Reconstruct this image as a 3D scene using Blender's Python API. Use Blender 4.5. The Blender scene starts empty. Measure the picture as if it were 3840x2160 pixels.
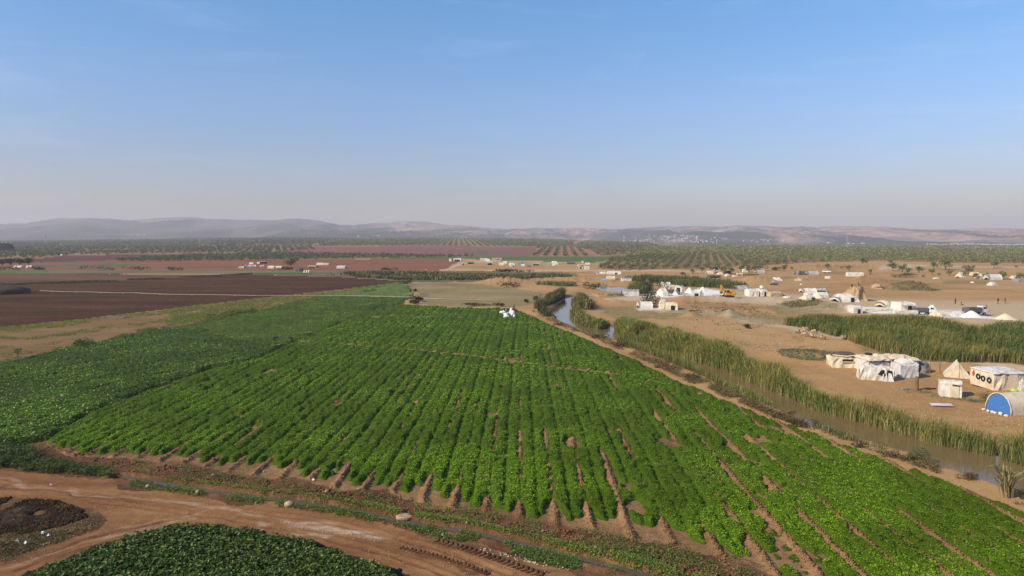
import bpy, math, random
import numpy as np
from mathutils import Vector, Matrix
random.seed(5)
rng = np.random.default_rng(11)
SC = bpy.context.scene
COL = SC.collection
PI = math.pi
# ------------------------------------------------------------------ camera model (drone 20 m up, looking slightly down)
FPX, CAMZ, HOR = 2560.0, 20.0, 885.0
PITCH = math.atan((1080 - HOR) / FPX)
CP, SP = math.cos(PITCH), math.sin(PITCH)

def at(px, py, z=0.0):
    """ground point seen at a photo pixel (3840 x 2160)"""
    cx = (np.asarray(px, float) - 1920) / FPX
    cy = (1080 - np.asarray(py, float)) / FPX
    dz = -SP + cy * CP
    t = (z - CAMZ) / dz
    return cx * t, (CP + cy * SP) * t

def proj(X, Y, Z=0.0):
    d = Y * CP - (Z - CAMZ) * SP
    u = Y * SP + (Z - CAMZ) * CP
    return 1920 + FPX * X / d, 1080 - FPX * u / d

# ------------------------------------------------------------------ numpy noise
def _h(xi, yi, s):
    h = (xi.astype(np.int64) * 374761393 + yi.astype(np.int64) * 668265263 + s * 1274126177) & 0xffffffff
    h = ((h ^ (h >> 13)) * 1274126177) & 0xffffffff
    return ((h ^ (h >> 16)) & 0xffffff) / float(0xffffff)

def vn(x, y, s=0):
    x = np.asarray(x, float); y = np.asarray(y, float)
    xi = np.floor(x); yi = np.floor(y)
    fx = x - xi; fy = y - yi
    fx = fx * fx * (3 - 2 * fx); fy = fy * fy * (3 - 2 * fy)
    a = _h(xi, yi, s); b = _h(xi + 1, yi, s); c = _h(xi, yi + 1, s); d = _h(xi + 1, yi + 1, s)
    return (a + (b - a) * fx) * (1 - fy) + (c + (d - c) * fx) * fy

def fbm(x, y, o=4, s=0):
    t = 0; a = 0.5; n = 0
    for i in range(o):
        t = t + a * vn(x, y, s + i * 17); n += a
        x = np.asarray(x) * 2.03 + 5.2; y = np.asarray(y) * 2.03 + 1.3; a *= .5
    return t / n

def sst(a, b, x):
    t = np.clip((x - a) / (b - a), 0, 1)
    return t * t * (3 - 2 * t)

def inpoly(px, py, poly):
    px = np.asarray(px, float); py = np.asarray(py, float)
    r = np.zeros(px.shape, bool)
    n = len(poly)
    for i in range(n):
        x1, y1 = poly[i]; x2, y2 = poly[(i + 1) % n]
        if y1 == y2: continue
        c = ((y1 > py) != (y2 > py)) & (px < (x2 - x1) * (py - y1) / (y2 - y1) + x1)
        r ^= c
    return r

def sdist(px, py, poly, closed=True):
    """distance to the polygon's outline, positive inside"""
    d = np.full(np.shape(px), 1e18)
    n = len(poly)
    for i in range(n if closed else n - 1):
        x1, y1 = poly[i]; x2, y2 = poly[(i + 1) % n]
        ex, ey = x2 - x1, y2 - y1
        L = ex * ex + ey * ey + 1e-12
        t = np.clip(((px - x1) * ex + (py - y1) * ey) / L, 0, 1)
        d = np.minimum(d, (px - x1 - t * ex) ** 2 + (py - y1 - t * ey) ** 2)
    d = np.sqrt(d)
    if closed: d = np.where(inpoly(px, py, poly), d, -d)
    return d

def W(poly, z=0.0):
    return [tuple(float(v) for v in at(x, y, z)) for x, y in poly]

# ------------------------------------------------------------------ the river and ditch lines (photo pixels -> metres)
SH_L = [(2180,1105),(2129,1115),(2105,1135),(2085,1155),(2070,1166),(2085,1180),(2095,1201),(2132,1218),(2185,1236),(2225,1251),(2291,1267),(2330,1282),(2400,1312),(2480,1340),(2555,1375),(2640,1410),(2690,1434),(2760,1467),(2850,1505),(2930,1540),(3000,1568),(3060,1607),(3132,1625),(3232,1650),(3325,1676),(3457,1716),(3563,1760),(3718,1814),(3840,1862),(4100,1965),(4500,2120)]
SH_R = [(2245,1113),(2200,1122),(2160,1125),(2137,1148),(2134,1168),(2147,1194),(2190,1222),(2240,1232),(2284,1222),(2300,1228),(2322,1255),(2345,1275),(2420,1296),(2500,1318),(2580,1342),(2660,1370),(2731,1395),(2797,1430),(2847,1445),(2897,1464),(3000,1508),(3043,1532),(3132,1555),(3199,1575),(3298,1598),(3381,1628),(3431,1638),(3563,1671),(3729,1707),(3853,1744),(4100,1815),(4500,1930)]
WATER_Z = -0.45
RIVER = W(SH_L + SH_R[::-1], WATER_Z)
PONDS = [W([(2240,1080),(2262,1072),(2340,1074),(2420,1079),(2400,1092),(2330,1098),(2300,1097),(2262,1090)], WATER_Z),
         W([(3560,1286),(3600,1276),(3640,1282),(3730,1318),(3860,1330),(4000,1345),(4000,1362),(3840,1352),(3700,1345),(3600,1312)], WATER_Z),
         W([(2560,1064),(2620,1066),(2610,1074),(2570,1072)], WATER_Z)]
DITCH_PX = [(440,1788),(485,1791),(560,1800),(620,1812),(760,1836),(960,1860),(1176,1887),(1370,1920),(1594,1969),(1743,1988),(1920,2028),(2106,2075),(2293,2120),(2386,2143),(2470,2170),(2600,2225)]
DITCH = W(DITCH_PX)

SKY = [(-1500,830),(-600,850),(0,839),(100,838),(190,822),(230,819),(350,818),(440,821),(490,827),(540,824),(590,818),(640,816),(690,814),(750,817),(820,822),(900,824),(1000,825),(1040,827),(1085,820),(1150,821),(1200,827),(1240,835),(1280,843),(1330,844),(1394,837),(1454,835),(1499,830),(1538,828),(1588,831),(1638,837),(1687,844),(1742,845),(1787,851),(1851,857),(1901,859),(1951,858),(2015,855),(2075,856),(2150,853),(2224,855),(2299,859),(2373,855),(2473,850),(2560,848),(2627,846),(2684,850),(2759,845),(2833,846),(2908,851),(2983,850),(3057,852),(3131,848),(3256,849),(3355,853),(3454,859),(3554,860),(3653,855),(3840,857),(4400,850),(5400,858)]
CREST = [(-1500,906),(0,906),(600,901),(1000,894),(1700,896),(2000,898),(2300,907),(2600,918),(3000,920),(3840,925),(5400,930)]
CRD = [(-1500,2500),(0,2500),(1700,2400),(2100,2300),(2600,1500),(5400,1450)]
HILLD = 6600.0

def interp(tab, x):
    return np.interp(x, [a for a, b in tab], [b for a, b in tab])

MOUNDS = []   # (x, y, rx, ry, h, power) low earth heaps that belong to the ground
def _mound(px, py, rx, ry, h, p=2.0):
    x, y = at(px, py); MOUNDS.append((float(x), float(y), rx, ry, h, p))
for m in [(2598,1182,2.6,2.2,1.0),(2736,1182,3.2,2.4,1.6),(2700,1186,3,2,.5),(1905,1058,14,8,2.2),(1880,1062,9,6,1.4),(2000,1076,10,6,.9),(1760,1085,12,6,1.0),(2050,1052,16,8,1.6),(2150,1052,12,6,1.3),(2220,1054,14,6,1.2),(2300,1062,14,5,1.2),(2820,1056,10,7,2.6),(2850,1060,8,6,1.8),(3300,1064,14,8,2.0),(3230,1062,8,6,1.4),(3420,1076,18,7,1.5),(2960,1130,7,5,1.1),(2900,1122,7,4,.9),(3090,1140,6,4,1.0),(3130,1160,9,6,1.6),(2300,1136,6,4,.9),(2260,1130,5,4,.7),(2640,1126,11,4,1.2),(2560,1128,7,4,1.0),(2720,1124,8,4,.8),(3025,1330,7,4,.5),(3680,1376,9,3,.45),(3800,1384,9,3,.4),(3800,1235,9,5,.5),(3400,1070,18,6,1.2),(3050,1003,16,10,2.5),(3150,1000,20,10,2.5),(2960,1005,18,10,2.5),(3300,1000,26,12,2.5),(3450,1000,26,12,2.0),(1520,1078,3,8,.9),(1560,1108,4,9,1.0),(1530,1132,5,5,.8)]:
    _mound(*m)

LIME = [(2585,1098,5.2,4.0,2.2),(2633,1092,3.8,3.2,1.5),(3494,1181,5.5,4.5,3.2),(3642,1190,6.2,4.5,2.7),(3768,1200,7.2,5,2.3)]

def ditch_d(X, Y):
    d = np.full(np.shape(X), 99.0)
    near = (Y < 80) & (X < 40) & (X > -40)
    if np.any(near): d[near] = -sdist(X[near], Y[near], DITCH, False)
    return np.abs(d)

def ROWC(X, Y):
    """row coordinate of the big crop field, in beds"""
    return (X - .0156 * Y + (fbm(X / 22, Y / 40, 2, 91) - .5) * .8 + (vn(X / 2.5, Y / 3.5, 92) - .5) * .14) / 2.5

def H(X, Y, fine=True):
    X = np.asarray(X, float); Y = np.asarray(Y, float)
    sh = X.shape
    X = np.atleast_1d(X).ravel(); Y = np.atleast_1d(Y).ravel()
    pc = 1920 + FPX * X / np.maximum(Y, 1)
    zc_ = interp(CREST, pc); dc = interp(CRD, pc)
    zc = CAMZ + (HOR - zc_) / FPX * dc
    s = sst(650, 1, 1) * 0 + sst(0, 1, (Y - 650) / (dc - 650))
    z = zc * s
    # beyond the crest: a dip, then the range of hills
    ys = interp(SKY, pc) + (fbm(pc / 26, pc * 0 + 3, 3, 12) - .5) * 4
    zs = CAMZ + (HOR - ys) / FPX * HILLD
    dip = np.clip((pc - 900) / 500, 0, 1) * 14
    t = np.clip((Y - dc - 300) / (HILLD - dc - 300), 0, 1)
    far = Y > dc
    lift = t ** 1.25
    relief = (np.abs(fbm(X / 420, Y / 1500, 4, 3) - .5) * 2 - .3) * -130 * np.sin(PI * np.clip(t, 0, 1)) + (fbm(X / 160, Y / 260, 3, 8) - .5) * 26 * np.sin(PI * np.clip(t, 0, 1))
    zf = zc - dip * sst(0, .12, (Y - dc) / (HILLD - dc)) + (zs - zc + dip) * lift + relief
    line = CAMZ + (zs - CAMZ) / HILLD * Y - 4
    zf = np.where(t < 1, np.minimum(zf, np.maximum(line, zc - dip)), zs - (Y - HILLD) * .12)
    z = np.where(far, zf, z)
    m = (Y < 700)
    if np.any(m):
        x, y = X[m], Y[m]
        zz = np.zeros(x.shape)
        # uneven dirt on the far bank
        px, py = proj(x, y)
        rough = sst(0, 60, px - (1560 + np.maximum(0, (py - 1140)) * 2.9)) * sst(0, 30, 1700 - py + 0 * px) * sst(985, 1010, py)
        zz += rough * ((fbm(x / 16, y / 16, 3, 21) - .5) * .9 + (fbm(x / 3.5, y / 3.5, 3, 22) - .5) * .3)
        for (mx, my, rx, ry, h, p) in MOUNDS:
            q = ((x - mx) / rx) ** 2 + ((y - my) / ry) ** 2
            k = q < 4
            if np.any(k):
                zz[k] += h * np.exp(-q[k] * 1.6) * (.65 + .7 * fbm(x[k] / 1.7, y[k] / 1.7, 3, 33))
        near = (y < 330) & (px > 1900)
        if np.any(near):
            sd = sdist(x[near], y[near], RIVER)
            zz[near] = zz[near] * sst(.2, -3.5, sd) - 1.25 * sst(-1.1, .7, sd + (fbm(x[near] / 1.5, y[near] / 1.5, 2, 4) - .5) * .8)
        for pd in PONDS:
            bx = [a for a, b in pd]; by = [b for a, b in pd]
            k = (x > min(bx) - 6) & (x < max(bx) + 6) & (y > min(by) - 6) & (y < max(by) + 6)
            if np.any(k):
                sd = sdist(x[k], y[k], pd)
                zz[k] = zz[k] * sst(.2, -4, sd) - 1.1 * sst(-2.0, .6, sd)
        k = y < 80
        if np.any(k):
            d = ditch_d(x[k], y[k])
            zz[k] += .16 * np.exp(-((d - .8) / .35) ** 2) * (.3 + 1.2 * fbm(x[k] / 1.1, y[k] / 1.1, 2, 6)) - .42 * sst(.64, .36, d + (vn(x[k] / .7, y[k] / .7, 45) - .5) * .16)
            r_ = y[k] * 0 + 9
            nk = y[k] < 58
            for L in RUTS:
                r_[nk] = np.minimum(r_[nk], np.abs(sdist(x[k][nk], y[k][nk], L, False) + (vn(x[k][nk] / 1.3, y[k][nk] / 1.3, 44) - .5) * .3))
            zz[k] += .05 * np.exp(-((r_ - .34) / .13) ** 2) - .06 * np.exp(-(r_ / .2) ** 2)
        # soil bunds between the beds
        k = inpoly(px, py, FIELD_BEDS)
        if np.any(k):
            r = ROWC(x[k], y[k]); f = np.abs(r - np.round(r)) * 2.5
            zz[k] += .24 * np.exp(-(f / .26) ** 2) * (.35 + 1.0 * fbm(x[k] / .5, y[k] / .5, 3, 41)) * (1 + (1.1 * vn(np.round(r) * 3.7, r * 0 + 5, 43) - .35) * sst(1690, 1800, py[k]) * sst(3000, 2300, px[k]))
            for L in CROSS:
                zz[k] += .32 * np.exp(-(sdist(x[k], y[k], L, False) / .55) ** 2) * (.5 + .8 * fbm(x[k] / .9, y[k] / .9, 3, 42))
        z[m] += zz
    return z.reshape(sh)

def place(px, py):
    """world point on the real (uneven) ground for a photo pixel"""
    z = 0.0
    for _ in range(4):
        x, y = at(px, py, z); z = float(H(np.array([float(x)]), np.array([float(y)]))[0])
    return float(x), float(y), z

# ------------------------------------------------------------------ field outlines, photo pixels
FIELD_BEDS = [(160,1660),(354,1548),(559,1470),(783,1390),(980,1345),(1090,1292),(1340,1187),(1505,1143),(1930,1160),(1997,1185),(2087,1230),(2236,1289),(2385,1349),(2534,1431),(2758,1520),(2981,1602),(3205,1684),(3428,1766),(3652,1848),(3840,1923),(4200,2070),(4300,2400),(2960,2400),(2880,2165),(2796,2116),(2684,2086),(2553,2050),(2404,2032),(2293,2003),(2218,1985),(2129,1984),(1920,1938),(1854,1921),(1731,1913),(1668,1906),(1500,1865),(1444,1841),(1333,1840),(1273,1840),(1169,1805),(1109,1796),(1038,1800),(857,1775),(708,1742),(578,1732),(466,1718),(335,1710),(257,1709)]
STRIP = [(-900,1300),(0,1227),(280,1200),(450,1178),(633,1158),(960,1119),(1490,1062),(1530,1058),(1500,1062),(1230,1104),(1180,1113),(960,1166),(727,1212),(640,1228),(559,1238),(458,1257),(335,1287),(209,1317),(67,1354),(-900,1560)]
LEAFY = [(-900,1560),(67,1354),(209,1317),(335,1287),(458,1257),(559,1238),(640,1230),(800,1248),(1010,1275),(1072,1292),(972,1350),(790,1386),(568,1464),(362,1545),(185,1650),(60,1672),(-900,1900)]
MIDGREEN = [(1180,1114),(1552,1116),(1505,1139),(1340,1185),(1090,1288),(1060,1300),(1000,1310),(820,1290),(560,1256),(640,1230),(727,1212),(960,1166)]
PLOT = [(1185,1108),(1300,1090),(1370,1075),(1500,1058),(1515,1060),(1538,1085),(1552,1112),(1180,1112)]
PATCH = [(60,2240),(75,2160),(242,2115),(335,2067),(447,2037),(522,2007),(633,1985),(690,1974),(820,1978),(894,1992),(960,1992),(1110,2026),(1184,2041),(1296,2086),(1408,2116),(1500,2150),(1600,2240),(1400,2420),(100,2420)]
ROAD = [(-900,1690),(0,1762),(149,1780),(298,1795),(484,1832),(708,1862),(960,1892),(1146,1914),(1333,1944),(1519,1981),(1631,2015),(1817,2048),(1920,2090),(2106,2142),(2200,2170),(2500,2420),(-900,2420)]
VERGE = [(-900,1890),(0,1872),(100,1868),(250,1888),(350,1905),(420,1945),(330,1990),(230,2030),(0,2110),(-900,2250)]
PLOUGH = [(-900,1025),(930,1029),(1290,1040),(1500,1055),(1490,1062),(960,1119),(633,1158),(450,1178),(280,1200),(0,1227),(-900,1300)]
SCRUB = [(-900,1007),(900,1011),(1200,1015),(1680,1015),(2100,1018),(2170,1030),(2160,1048),(1900,1060),(1700,1056),(1500,1060),(1300,1042),(930,1028),(-900,1024)]
ORCH = [(-1500,870),(5400,870),(5400,996),(3840,988),(3600,985),(3300,978),(3200,980),(3000,986),(2850,998),(2760,1000),(2700,1006),(2560,1010),(2400,1012),(2300,1012),(2235,1006),(2255,990),(2290,970),(2250,961),(1990,961),(1700,964),(1280,973),(880,980),(440,983),(440,975),(0,975),(-1500,975)]

CROSS = [W([(1085,1280),(1240,1285),(1400,1303),(1560,1315),(1730,1332),(1925,1358),(2130,1385),(2330,1408)]), W([(1380,1192),(1470,1186),(1700,1192),(1800,1198)])]
RUTS = [W(l) for l in ([(-200,1795),(0,1812),(300,1842),(600,1878),(900,1915),(1200,1955),(1500,2020),(1700,2075),(1900,2150)], [(-200,1830),(0,1846),(300,1872),(600,1912),(850,1945),(1100,1990),(1350,2050),(1550,2110),(1700,2170)], [(-200,2160),(0,2112),(200,2068),(430,1993),(640,1938),(800,1905)], [(-100,2185),(60,2145),(260,2083),(480,2008),(690,1952),(860,1920)])]
# ------------------------------------------------------------------ materials
MATS = {}
def newmat(name):
    m = bpy.data.materials.new(name); m.use_nodes = True
    m.node_tree.nodes.clear()
    MATS[name] = m
    return m, m.node_tree

class NT:
    def __init__(s, name):
        s.m, s.t = newmat(name); s.out = s.n('ShaderNodeOutputMaterial')
    def n(s, typ, **kw):
        nd = s.t.nodes.new(typ)
        for k, v in kw.items():
            if k in nd.inputs.keys() if isinstance(k, str) else False: nd.inputs[k].default_value = v
            else: setattr(nd, k, v)
        return nd
    def l(s, a, b): s.t.links.new(a, b)
    def pos(s, scale=(1, 1, 1), rot=0):
        g = s.n('ShaderNodeNewGeometry'); mp = s.n('ShaderNodeMapping')
        mp.inputs['Scale'].default_value = scale; mp.inputs['Rotation'].default_value = (0, 0, rot)
        s.l(g.outputs['Position'], mp.inputs['Vector']); return mp.outputs['Vector']
    def noise(s, vec, scale, detail=4, rough=.6, dist=0):
        nd = s.n('ShaderNodeTexNoise'); nd.inputs['Scale'].default_value = scale; nd.inputs['Detail'].default_value = detail
        nd.inputs['Roughness'].default_value = rough; nd.inputs['Distortion'].default_value = dist
        s.l(vec, nd.inputs['Vector']); return nd.outputs['Fac']
    def ramp(s, fac, stops):
        nd = s.n('ShaderNodeValToRGB'); el = nd.color_ramp.elements
        while len(el) < len(stops): el.new(.5)
        for e, (p, c) in zip(el, stops):
            e.position = p; e.color = (c, c, c, 1) if isinstance(c, (int, float)) else (*c, 1)
        s.l(fac, nd.inputs['Fac']); return nd.outputs['Color']
    def mix(s, fac, a, b, blend='MIX'):
        nd = s.n('ShaderNodeMix'); nd.data_type = 'RGBA'; nd.blend_type = blend
        for sock, v in ((nd.inputs[0], fac), (nd.inputs[6], a), (nd.inputs[7], b)):
            if isinstance(v, (int, float)): sock.default_value = v
            elif isinstance(v, tuple): sock.default_value = (*v, 1)
            else: s.l(v, sock)
        return nd.outputs[2]
    def math(s, op, a, b=0.0, clamp=False):
        nd = s.n('ShaderNodeMath'); nd.operation = op; nd.use_clamp = clamp
        for sock, v in ((nd.inputs[0], a), (nd.inputs[1], b)):
            if isinstance(v, (int, float)): sock.default_value = v
            else: s.l(v, sock)
        return nd.outputs[0]
    def attr(s, name):
        nd = s.n('ShaderNodeAttribute'); nd.attribute_name = name; return nd
    def bump(s, h, strength=.5, dist=.1):
        nd = s.n('ShaderNodeBump'); nd.inputs['Strength'].default_value = strength; nd.inputs['Distance'].default_value = dist
        s.l(h, nd.inputs['Height']); return nd.outputs['Normal']
    def finish(s, col, rough=.95, normal=None, spec=.15, metal=0):
        p = s.n('ShaderNodeBsdfPrincipled')
        if isinstance(col, tuple): p.inputs['Base Color'].default_value = (*col, 1)
        else: s.l(col, p.inputs['Base Color'])
        if isinstance(rough, (int, float)): p.inputs['Roughness'].default_value = rough
        else: s.l(rough, p.inputs['Roughness'])
        p.inputs['Specular IOR Level'].default_value = spec; p.inputs['Metallic'].default_value = metal
        if normal is not None: s.l(normal, p.inputs['Normal'])
        s.l(p.outputs[0], s.out.inputs[0]); return s.m

def soil(name, dark, mid, light, big=.05, small=1.6, bump=.6, bd=.12, stretch=(1, 1, 1), rot=0, grit=True, gs=9, gr=(.62, 1.3)):
    t = NT(name); v = t.pos(stretch, rot); v0 = t.pos()
    a = t.noise(v, big, 6, .62, .4); b = t.noise(v, small, 5, .7)
    f = t.math('ADD', t.math('MULTIPLY', a, .62), t.math('MULTIPLY', b, .38))
    c = t.ramp(f, [(.34, dark), (.5, mid), (.66, light)])
    if grit:
        g = t.noise(v0, gs, 3, .7)
        c = t.mix(.55 if gs > 5 else .9, c, t.ramp(g, [(.32, gr[0]), (.52, 1.0), (.7, gr[1])]), 'MULTIPLY')
    m = t.finish(c, .97, t.bump(b, bump, bd), .08)
    return m

def dirt_ground():
    t = NT('dry_dirt'); v = t.pos(); vs = t.pos((.45, 1.5, 1), .06)
    a = t.noise(vs, .035, 6, .6, .6); b = t.noise(v, .9, 6, .7, .3); g = t.noise(v, 7, 4, .75)
    f = t.math('ADD', t.math('MULTIPLY', a, .6), t.math('MULTIPLY', b, .4))
    c = t.ramp(f, [(.33, (.26, .145, .062)), (.47, (.395, .232, .096)), (.58, (.44, .275, .122)), (.70, (.48, .33, .165))])
    red = t.noise(vs, .021, 4, .6)
    c = t.mix(t.math('MULTIPLY', t.ramp(red, [(.5, 0.0), (.66, 1.0)]), .6), c, (.37, .195, .085))
    m = t.attr('mask'); sx = t.n('ShaderNodeSeparateColor'); t.l(m.outputs['Color'], sx.inputs[0])
    brk = t.noise(t.pos((.6, 1.3, 1)), .55, 6, .75)
    def fac(ch, lo=.32, hi=.62):
        return t.math('MULTIPLY', ch, t.ramp(brk, [(lo, 0.15), (hi, 1.0)]))
    c = t.mix(fac(sx.outputs[1], .1, .4), c, (.50, .385, .25))
    c = t.mix(fac(sx.outputs[2]), c, (.17, .095, .055))
    gc = t.ramp(b, [(.35, (.10, .105, .035)), (.5, (.16, .15, .055)), (.65, (.25, .21, .10))])
    c = t.mix(fac(sx.outputs[0]), c, gc)
    c = t.mix(t.math('MULTIPLY', m.outputs['Alpha'], t.ramp(brk, [(.25, .45), (.5, 1.0)])), c, (.80, .77, .70))
    c = t.mix(.5, c, t.ramp(g, [(.3, .66), (.55, 1.0), (.75, 1.25)]), 'MULTIPLY')
    hh = t.math('ADD', t.math('MULTIPLY', b, .7), t.math('MULTIPLY', g, .3))
    return t.finish(c, .97, t.bump(hh, .7, .22), .08)

def leafmat(name, gloss=.25, rough=.45, trans=.3):
    t = NT(name); a = t.attr('Col')
    d = t.n('ShaderNodeBsdfPrincipled'); t.l(a.outputs['Color'], d.inputs['Base Color'])
    d.inputs['Roughness'].default_value = rough; d.inputs['Specular IOR Level'].default_value = gloss
    tr = t.n('ShaderNodeBsdfTranslucent')
    tc = t.mix(1.0, a.outputs['Color'], (1.15, 1.25, .55), 'MULTIPLY'); t.l(tc, tr.inputs['Color'])
    mx = t.n('ShaderNodeMixShader'); mx.inputs[0].default_value = trans
    t.l(d.outputs[0], mx.inputs[1]); t.l(tr.outputs[0], mx.inputs[2]); t.l(mx.outputs[0], t.out.inputs[0])
    return t.m

def colmat(name, rough=.9, spec=.1):
    t = NT(name); a = t.attr('Col'); n = t.noise(t.pos(), 3.0, 4, .7)
    c = t.mix(.4, a.outputs['Color'], t.ramp(n, [(.3, .7), (.7, 1.2)]), 'MULTIPLY')
    return t.finish(c, rough, None, spec)

def cloth(name, c, dirty=(.32, .22, .13), rough=.85, amt=.7, ns=.9):
    """tent canvas / plastic sheet: stains, and soil splashed up from the ground"""
    t = NT(name); v = t.pos(); o = t.n('ShaderNodeTexCoord')
    n1 = t.noise(v, ns, 6, .65, .5); n2 = t.noise(v, 4.5, 4, .6, .3)
    col = t.mix(t.math('MULTIPLY', t.ramp(n1, [(.45, 0.0), (.75, 1.0)]), amt), c, dirty)
    col = t.mix(.35, col, t.ramp(n2, [(.3, .78), (.65, 1.06)]), 'MULTIPLY')
    return t.finish(col, rough, t.bump(t.noise(v, 1.9, 4, .6, 1.2), .55, .12), .2)

def plain(name, c, rough=.7, spec=.3, metal=0, var=.25, ns=2.5):
    t = NT(name); n = t.noise(t.pos(), ns, 5, .65)
    col = t.mix(var, c, t.ramp(n, [(.3, .55), (.65, 1.15)]), 'MULTIPLY')
    return t.finish(col, rough, None, spec, metal)

dirt_ground()
soil('ploughed_soil', (.040, .017, .007), (.075, .033, .013), (.125, .058, .026), .05, .8, 1.0, .35, (.35, 1.6, 1), -.12, True, 1.25, (.5, 1.6))
soil('stubble_soil', (.085, .040, .018), (.13, .066, .032), (.185, .10, .052), .04, .7, .9, .3, (.35, 1.6, 1), -.12, True, .9, (.55, 1.5))
soil('brown_field_soil', (.15, .062, .030), (.215, .092, .045), (.27, .125, .065), .03, .5, .6, .2, (.3, 1.8, 1), -.05)
soil('dark_red_soil', (.075, .028, .022), (.11, .040, .030), (.15, .058, .042), .02, .4, .5, .2, (.25, 2, 1), -.03)
soil('mauve_red_soil', (.16, .068, .050), (.21, .088, .063), (.27, .125, .09), .015, .3, .5, .2, (.25, 2, 1), -.03)
soil('orchard_soil', (.19, .11, .05), (.26, .155, .07), (.31, .20, .09), .012, .3, .5, .2)
soil('row_soil', (.24, .115, .068), (.32, .155, .09), (.38, .20, .12), .02, .4, .5, .2)
soil('field_green_far', (.055, .09, .025), (.075, .135, .03), (.12, .17, .05), .02, .5, .5, .2, (.3, 1.6, 1))
soil('greygreen_far', (.075, .095, .065), (.095, .12, .08), (.13, .14, .09), .02, .5, .5, .2, (.3, 1.6, 1))
soil('scrub_soil', (.10, .085, .04), (.165, .13, .065), (.25, .18, .10), .04, .5, .6, .3, (.4, 1.6, 1))
soil('fallow_grass', (.19, .15, .065), (.25, .195, .09), (.33, .235, .125), .05, .8, .6, .2, (.5, 1.4, 1))
soil('strip_soil', (.15, .088, .038), (.21, .125, .055), (.26, .165, .075), .08, .9, .7, .2, (.4, 1.6, 1), .45)
soil('bed_soil', (.13, .070, .034), (.235, .13, .06), (.36, .215, .105), .12, 1.6, .9, .2)
soil('margin_soil', (.065, .030, .014), (.135, .068, .032), (.235, .13, .062), .14, 1.3, .9, .25)
soil('verge_soil', (.06, .034, .017), (.135, .075, .034), (.22, .135, .065), .5, 2.2, 1.0, .3)
soil('undercrop_soil', (.05, .045, .02), (.08, .06, .03), (.12, .09, .045), .2, 1.4, .6, .2)
soil('heap_soil', (.05, .036, .028), (.075, .052, .04), (.11, .075, .055), .3, 1.5, .9, .3)
soil('mound_earth', (.27, .17, .085), (.42, .29, .16), (.54, .41, .25), .16, 1.1, .9, .35, (1, 1, .35))
soil('white_powder', (.74, .70, .60), (.80, .78, .70), (.84, .83, .77), .2, 1.4, .35, .12, grit=False)
soil('cream_powder', (.62, .52, .36), (.70, .60, .44), (.76, .67, .52), .2, 1.4, .35, .12, grit=False)
soil('rock_face', (.26, .18, .10), (.38, .27, .16), (.48, .36, .22), .5, 2.5, .7, .1)
soil('pale_track', (.38, .27, .17), (.46, .34, .23), (.52, .40, .28), .1, 1.5, .5, .12)

def road_mat():
    t = NT('road_dirt'); v = t.pos(); vs = t.pos((.5, 2.2, 1), .42)
    a = t.noise(vs, .16, 6, .6, .5); b = t.noise(v, 1.3, 6, .7); g = t.noise(v, 11, 4, .75)
    f = t.math('ADD', t.math('MULTIPLY', a, .6), t.math('MULTIPLY', b, .4))
    c = t.ramp(f, [(.34, (.135, .062, .026)), (.5, (.235, .115, .048)), (.66, (.32, .175, .078))])
    m = t.attr('mask'); sx = t.n('ShaderNodeSeparateColor'); t.l(m.outputs['Color'], sx.inputs[0])
    brk = t.noise(vs, .9, 6, .75)
    c = t.mix(t.math('MULTIPLY', sx.outputs[1], t.ramp(brk, [(.38, .05), (.62, 1.0)])), c, (.47, .36, .255))
    c = t.mix(t.math('MULTIPLY', sx.outputs[2], t.ramp(brk, [(.3, .3), (.55, 1.0)])), c, (.12, .055, .03))
    c = t.mix(t.math('MULTIPLY', sx.outputs[0], t.ramp(brk, [(.4, 0.0), (.65, 1.0)])), c, (.12, .10, .035))
    c = t.mix(.5, c, t.ramp(g, [(.3, .62), (.55, 1.0), (.75, 1.28)]), 'MULTIPLY')
    hh = t.math('ADD', t.math('MULTIPLY', b, .6), t.math('MULTIPLY', g, .4))
    return t.finish(c, .97, t.bump(hh, .7, .1), .08)
road_mat()

def hill_mat():
    t = NT('hill_slopes'); v = t.pos((1, .6, 1)); vb = t.pos((1, .45, 1.5))
    a = t.noise(vb, .0022, 8, .62, .8); b = t.noise(v, .012, 6, .7, .5); c2 = t.noise(v, .05, 4, .7)
    base = t.ramp(b, [(.35, (.30, .175, .125)), (.5, (.40, .26, .19)), (.66, (.53, .38, .30))])
    veg = t.ramp(t.math('ADD', t.math('MULTIPLY', a, .7), t.math('MULTIPLY', c2, .3)), [(.45, 0.0), (.54, 1.0)])
    m = t.attr('mask'); sx = t.n('ShaderNodeSeparateColor'); t.l(m.outputs['Color'], sx.inputs[0])
    col = t.mix(t.math('MULTIPLY', veg, .9), base, (.04, .058, .05))
    col = t.mix(t.math('MULTIPLY', sx.outputs[2], t.ramp(c2, [(.4, .3), (.5, 1.0)])), col, (.035, .055, .05))
    col = t.mix(t.math('MULTIPLY', sx.outputs[1], .72), col, (.06, .055, .048))  # left-side haze difference put into the hill colour
    col = t.mix(t.math('MULTIPLY', sx.outputs[0], t.ramp(c2, [(.35, .55), (.6, 1.0)])), col, (.062, .082, .055))
    return t.finish(col, .95, t.bump(b, .8, 12), .1)
hill_mat()

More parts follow.
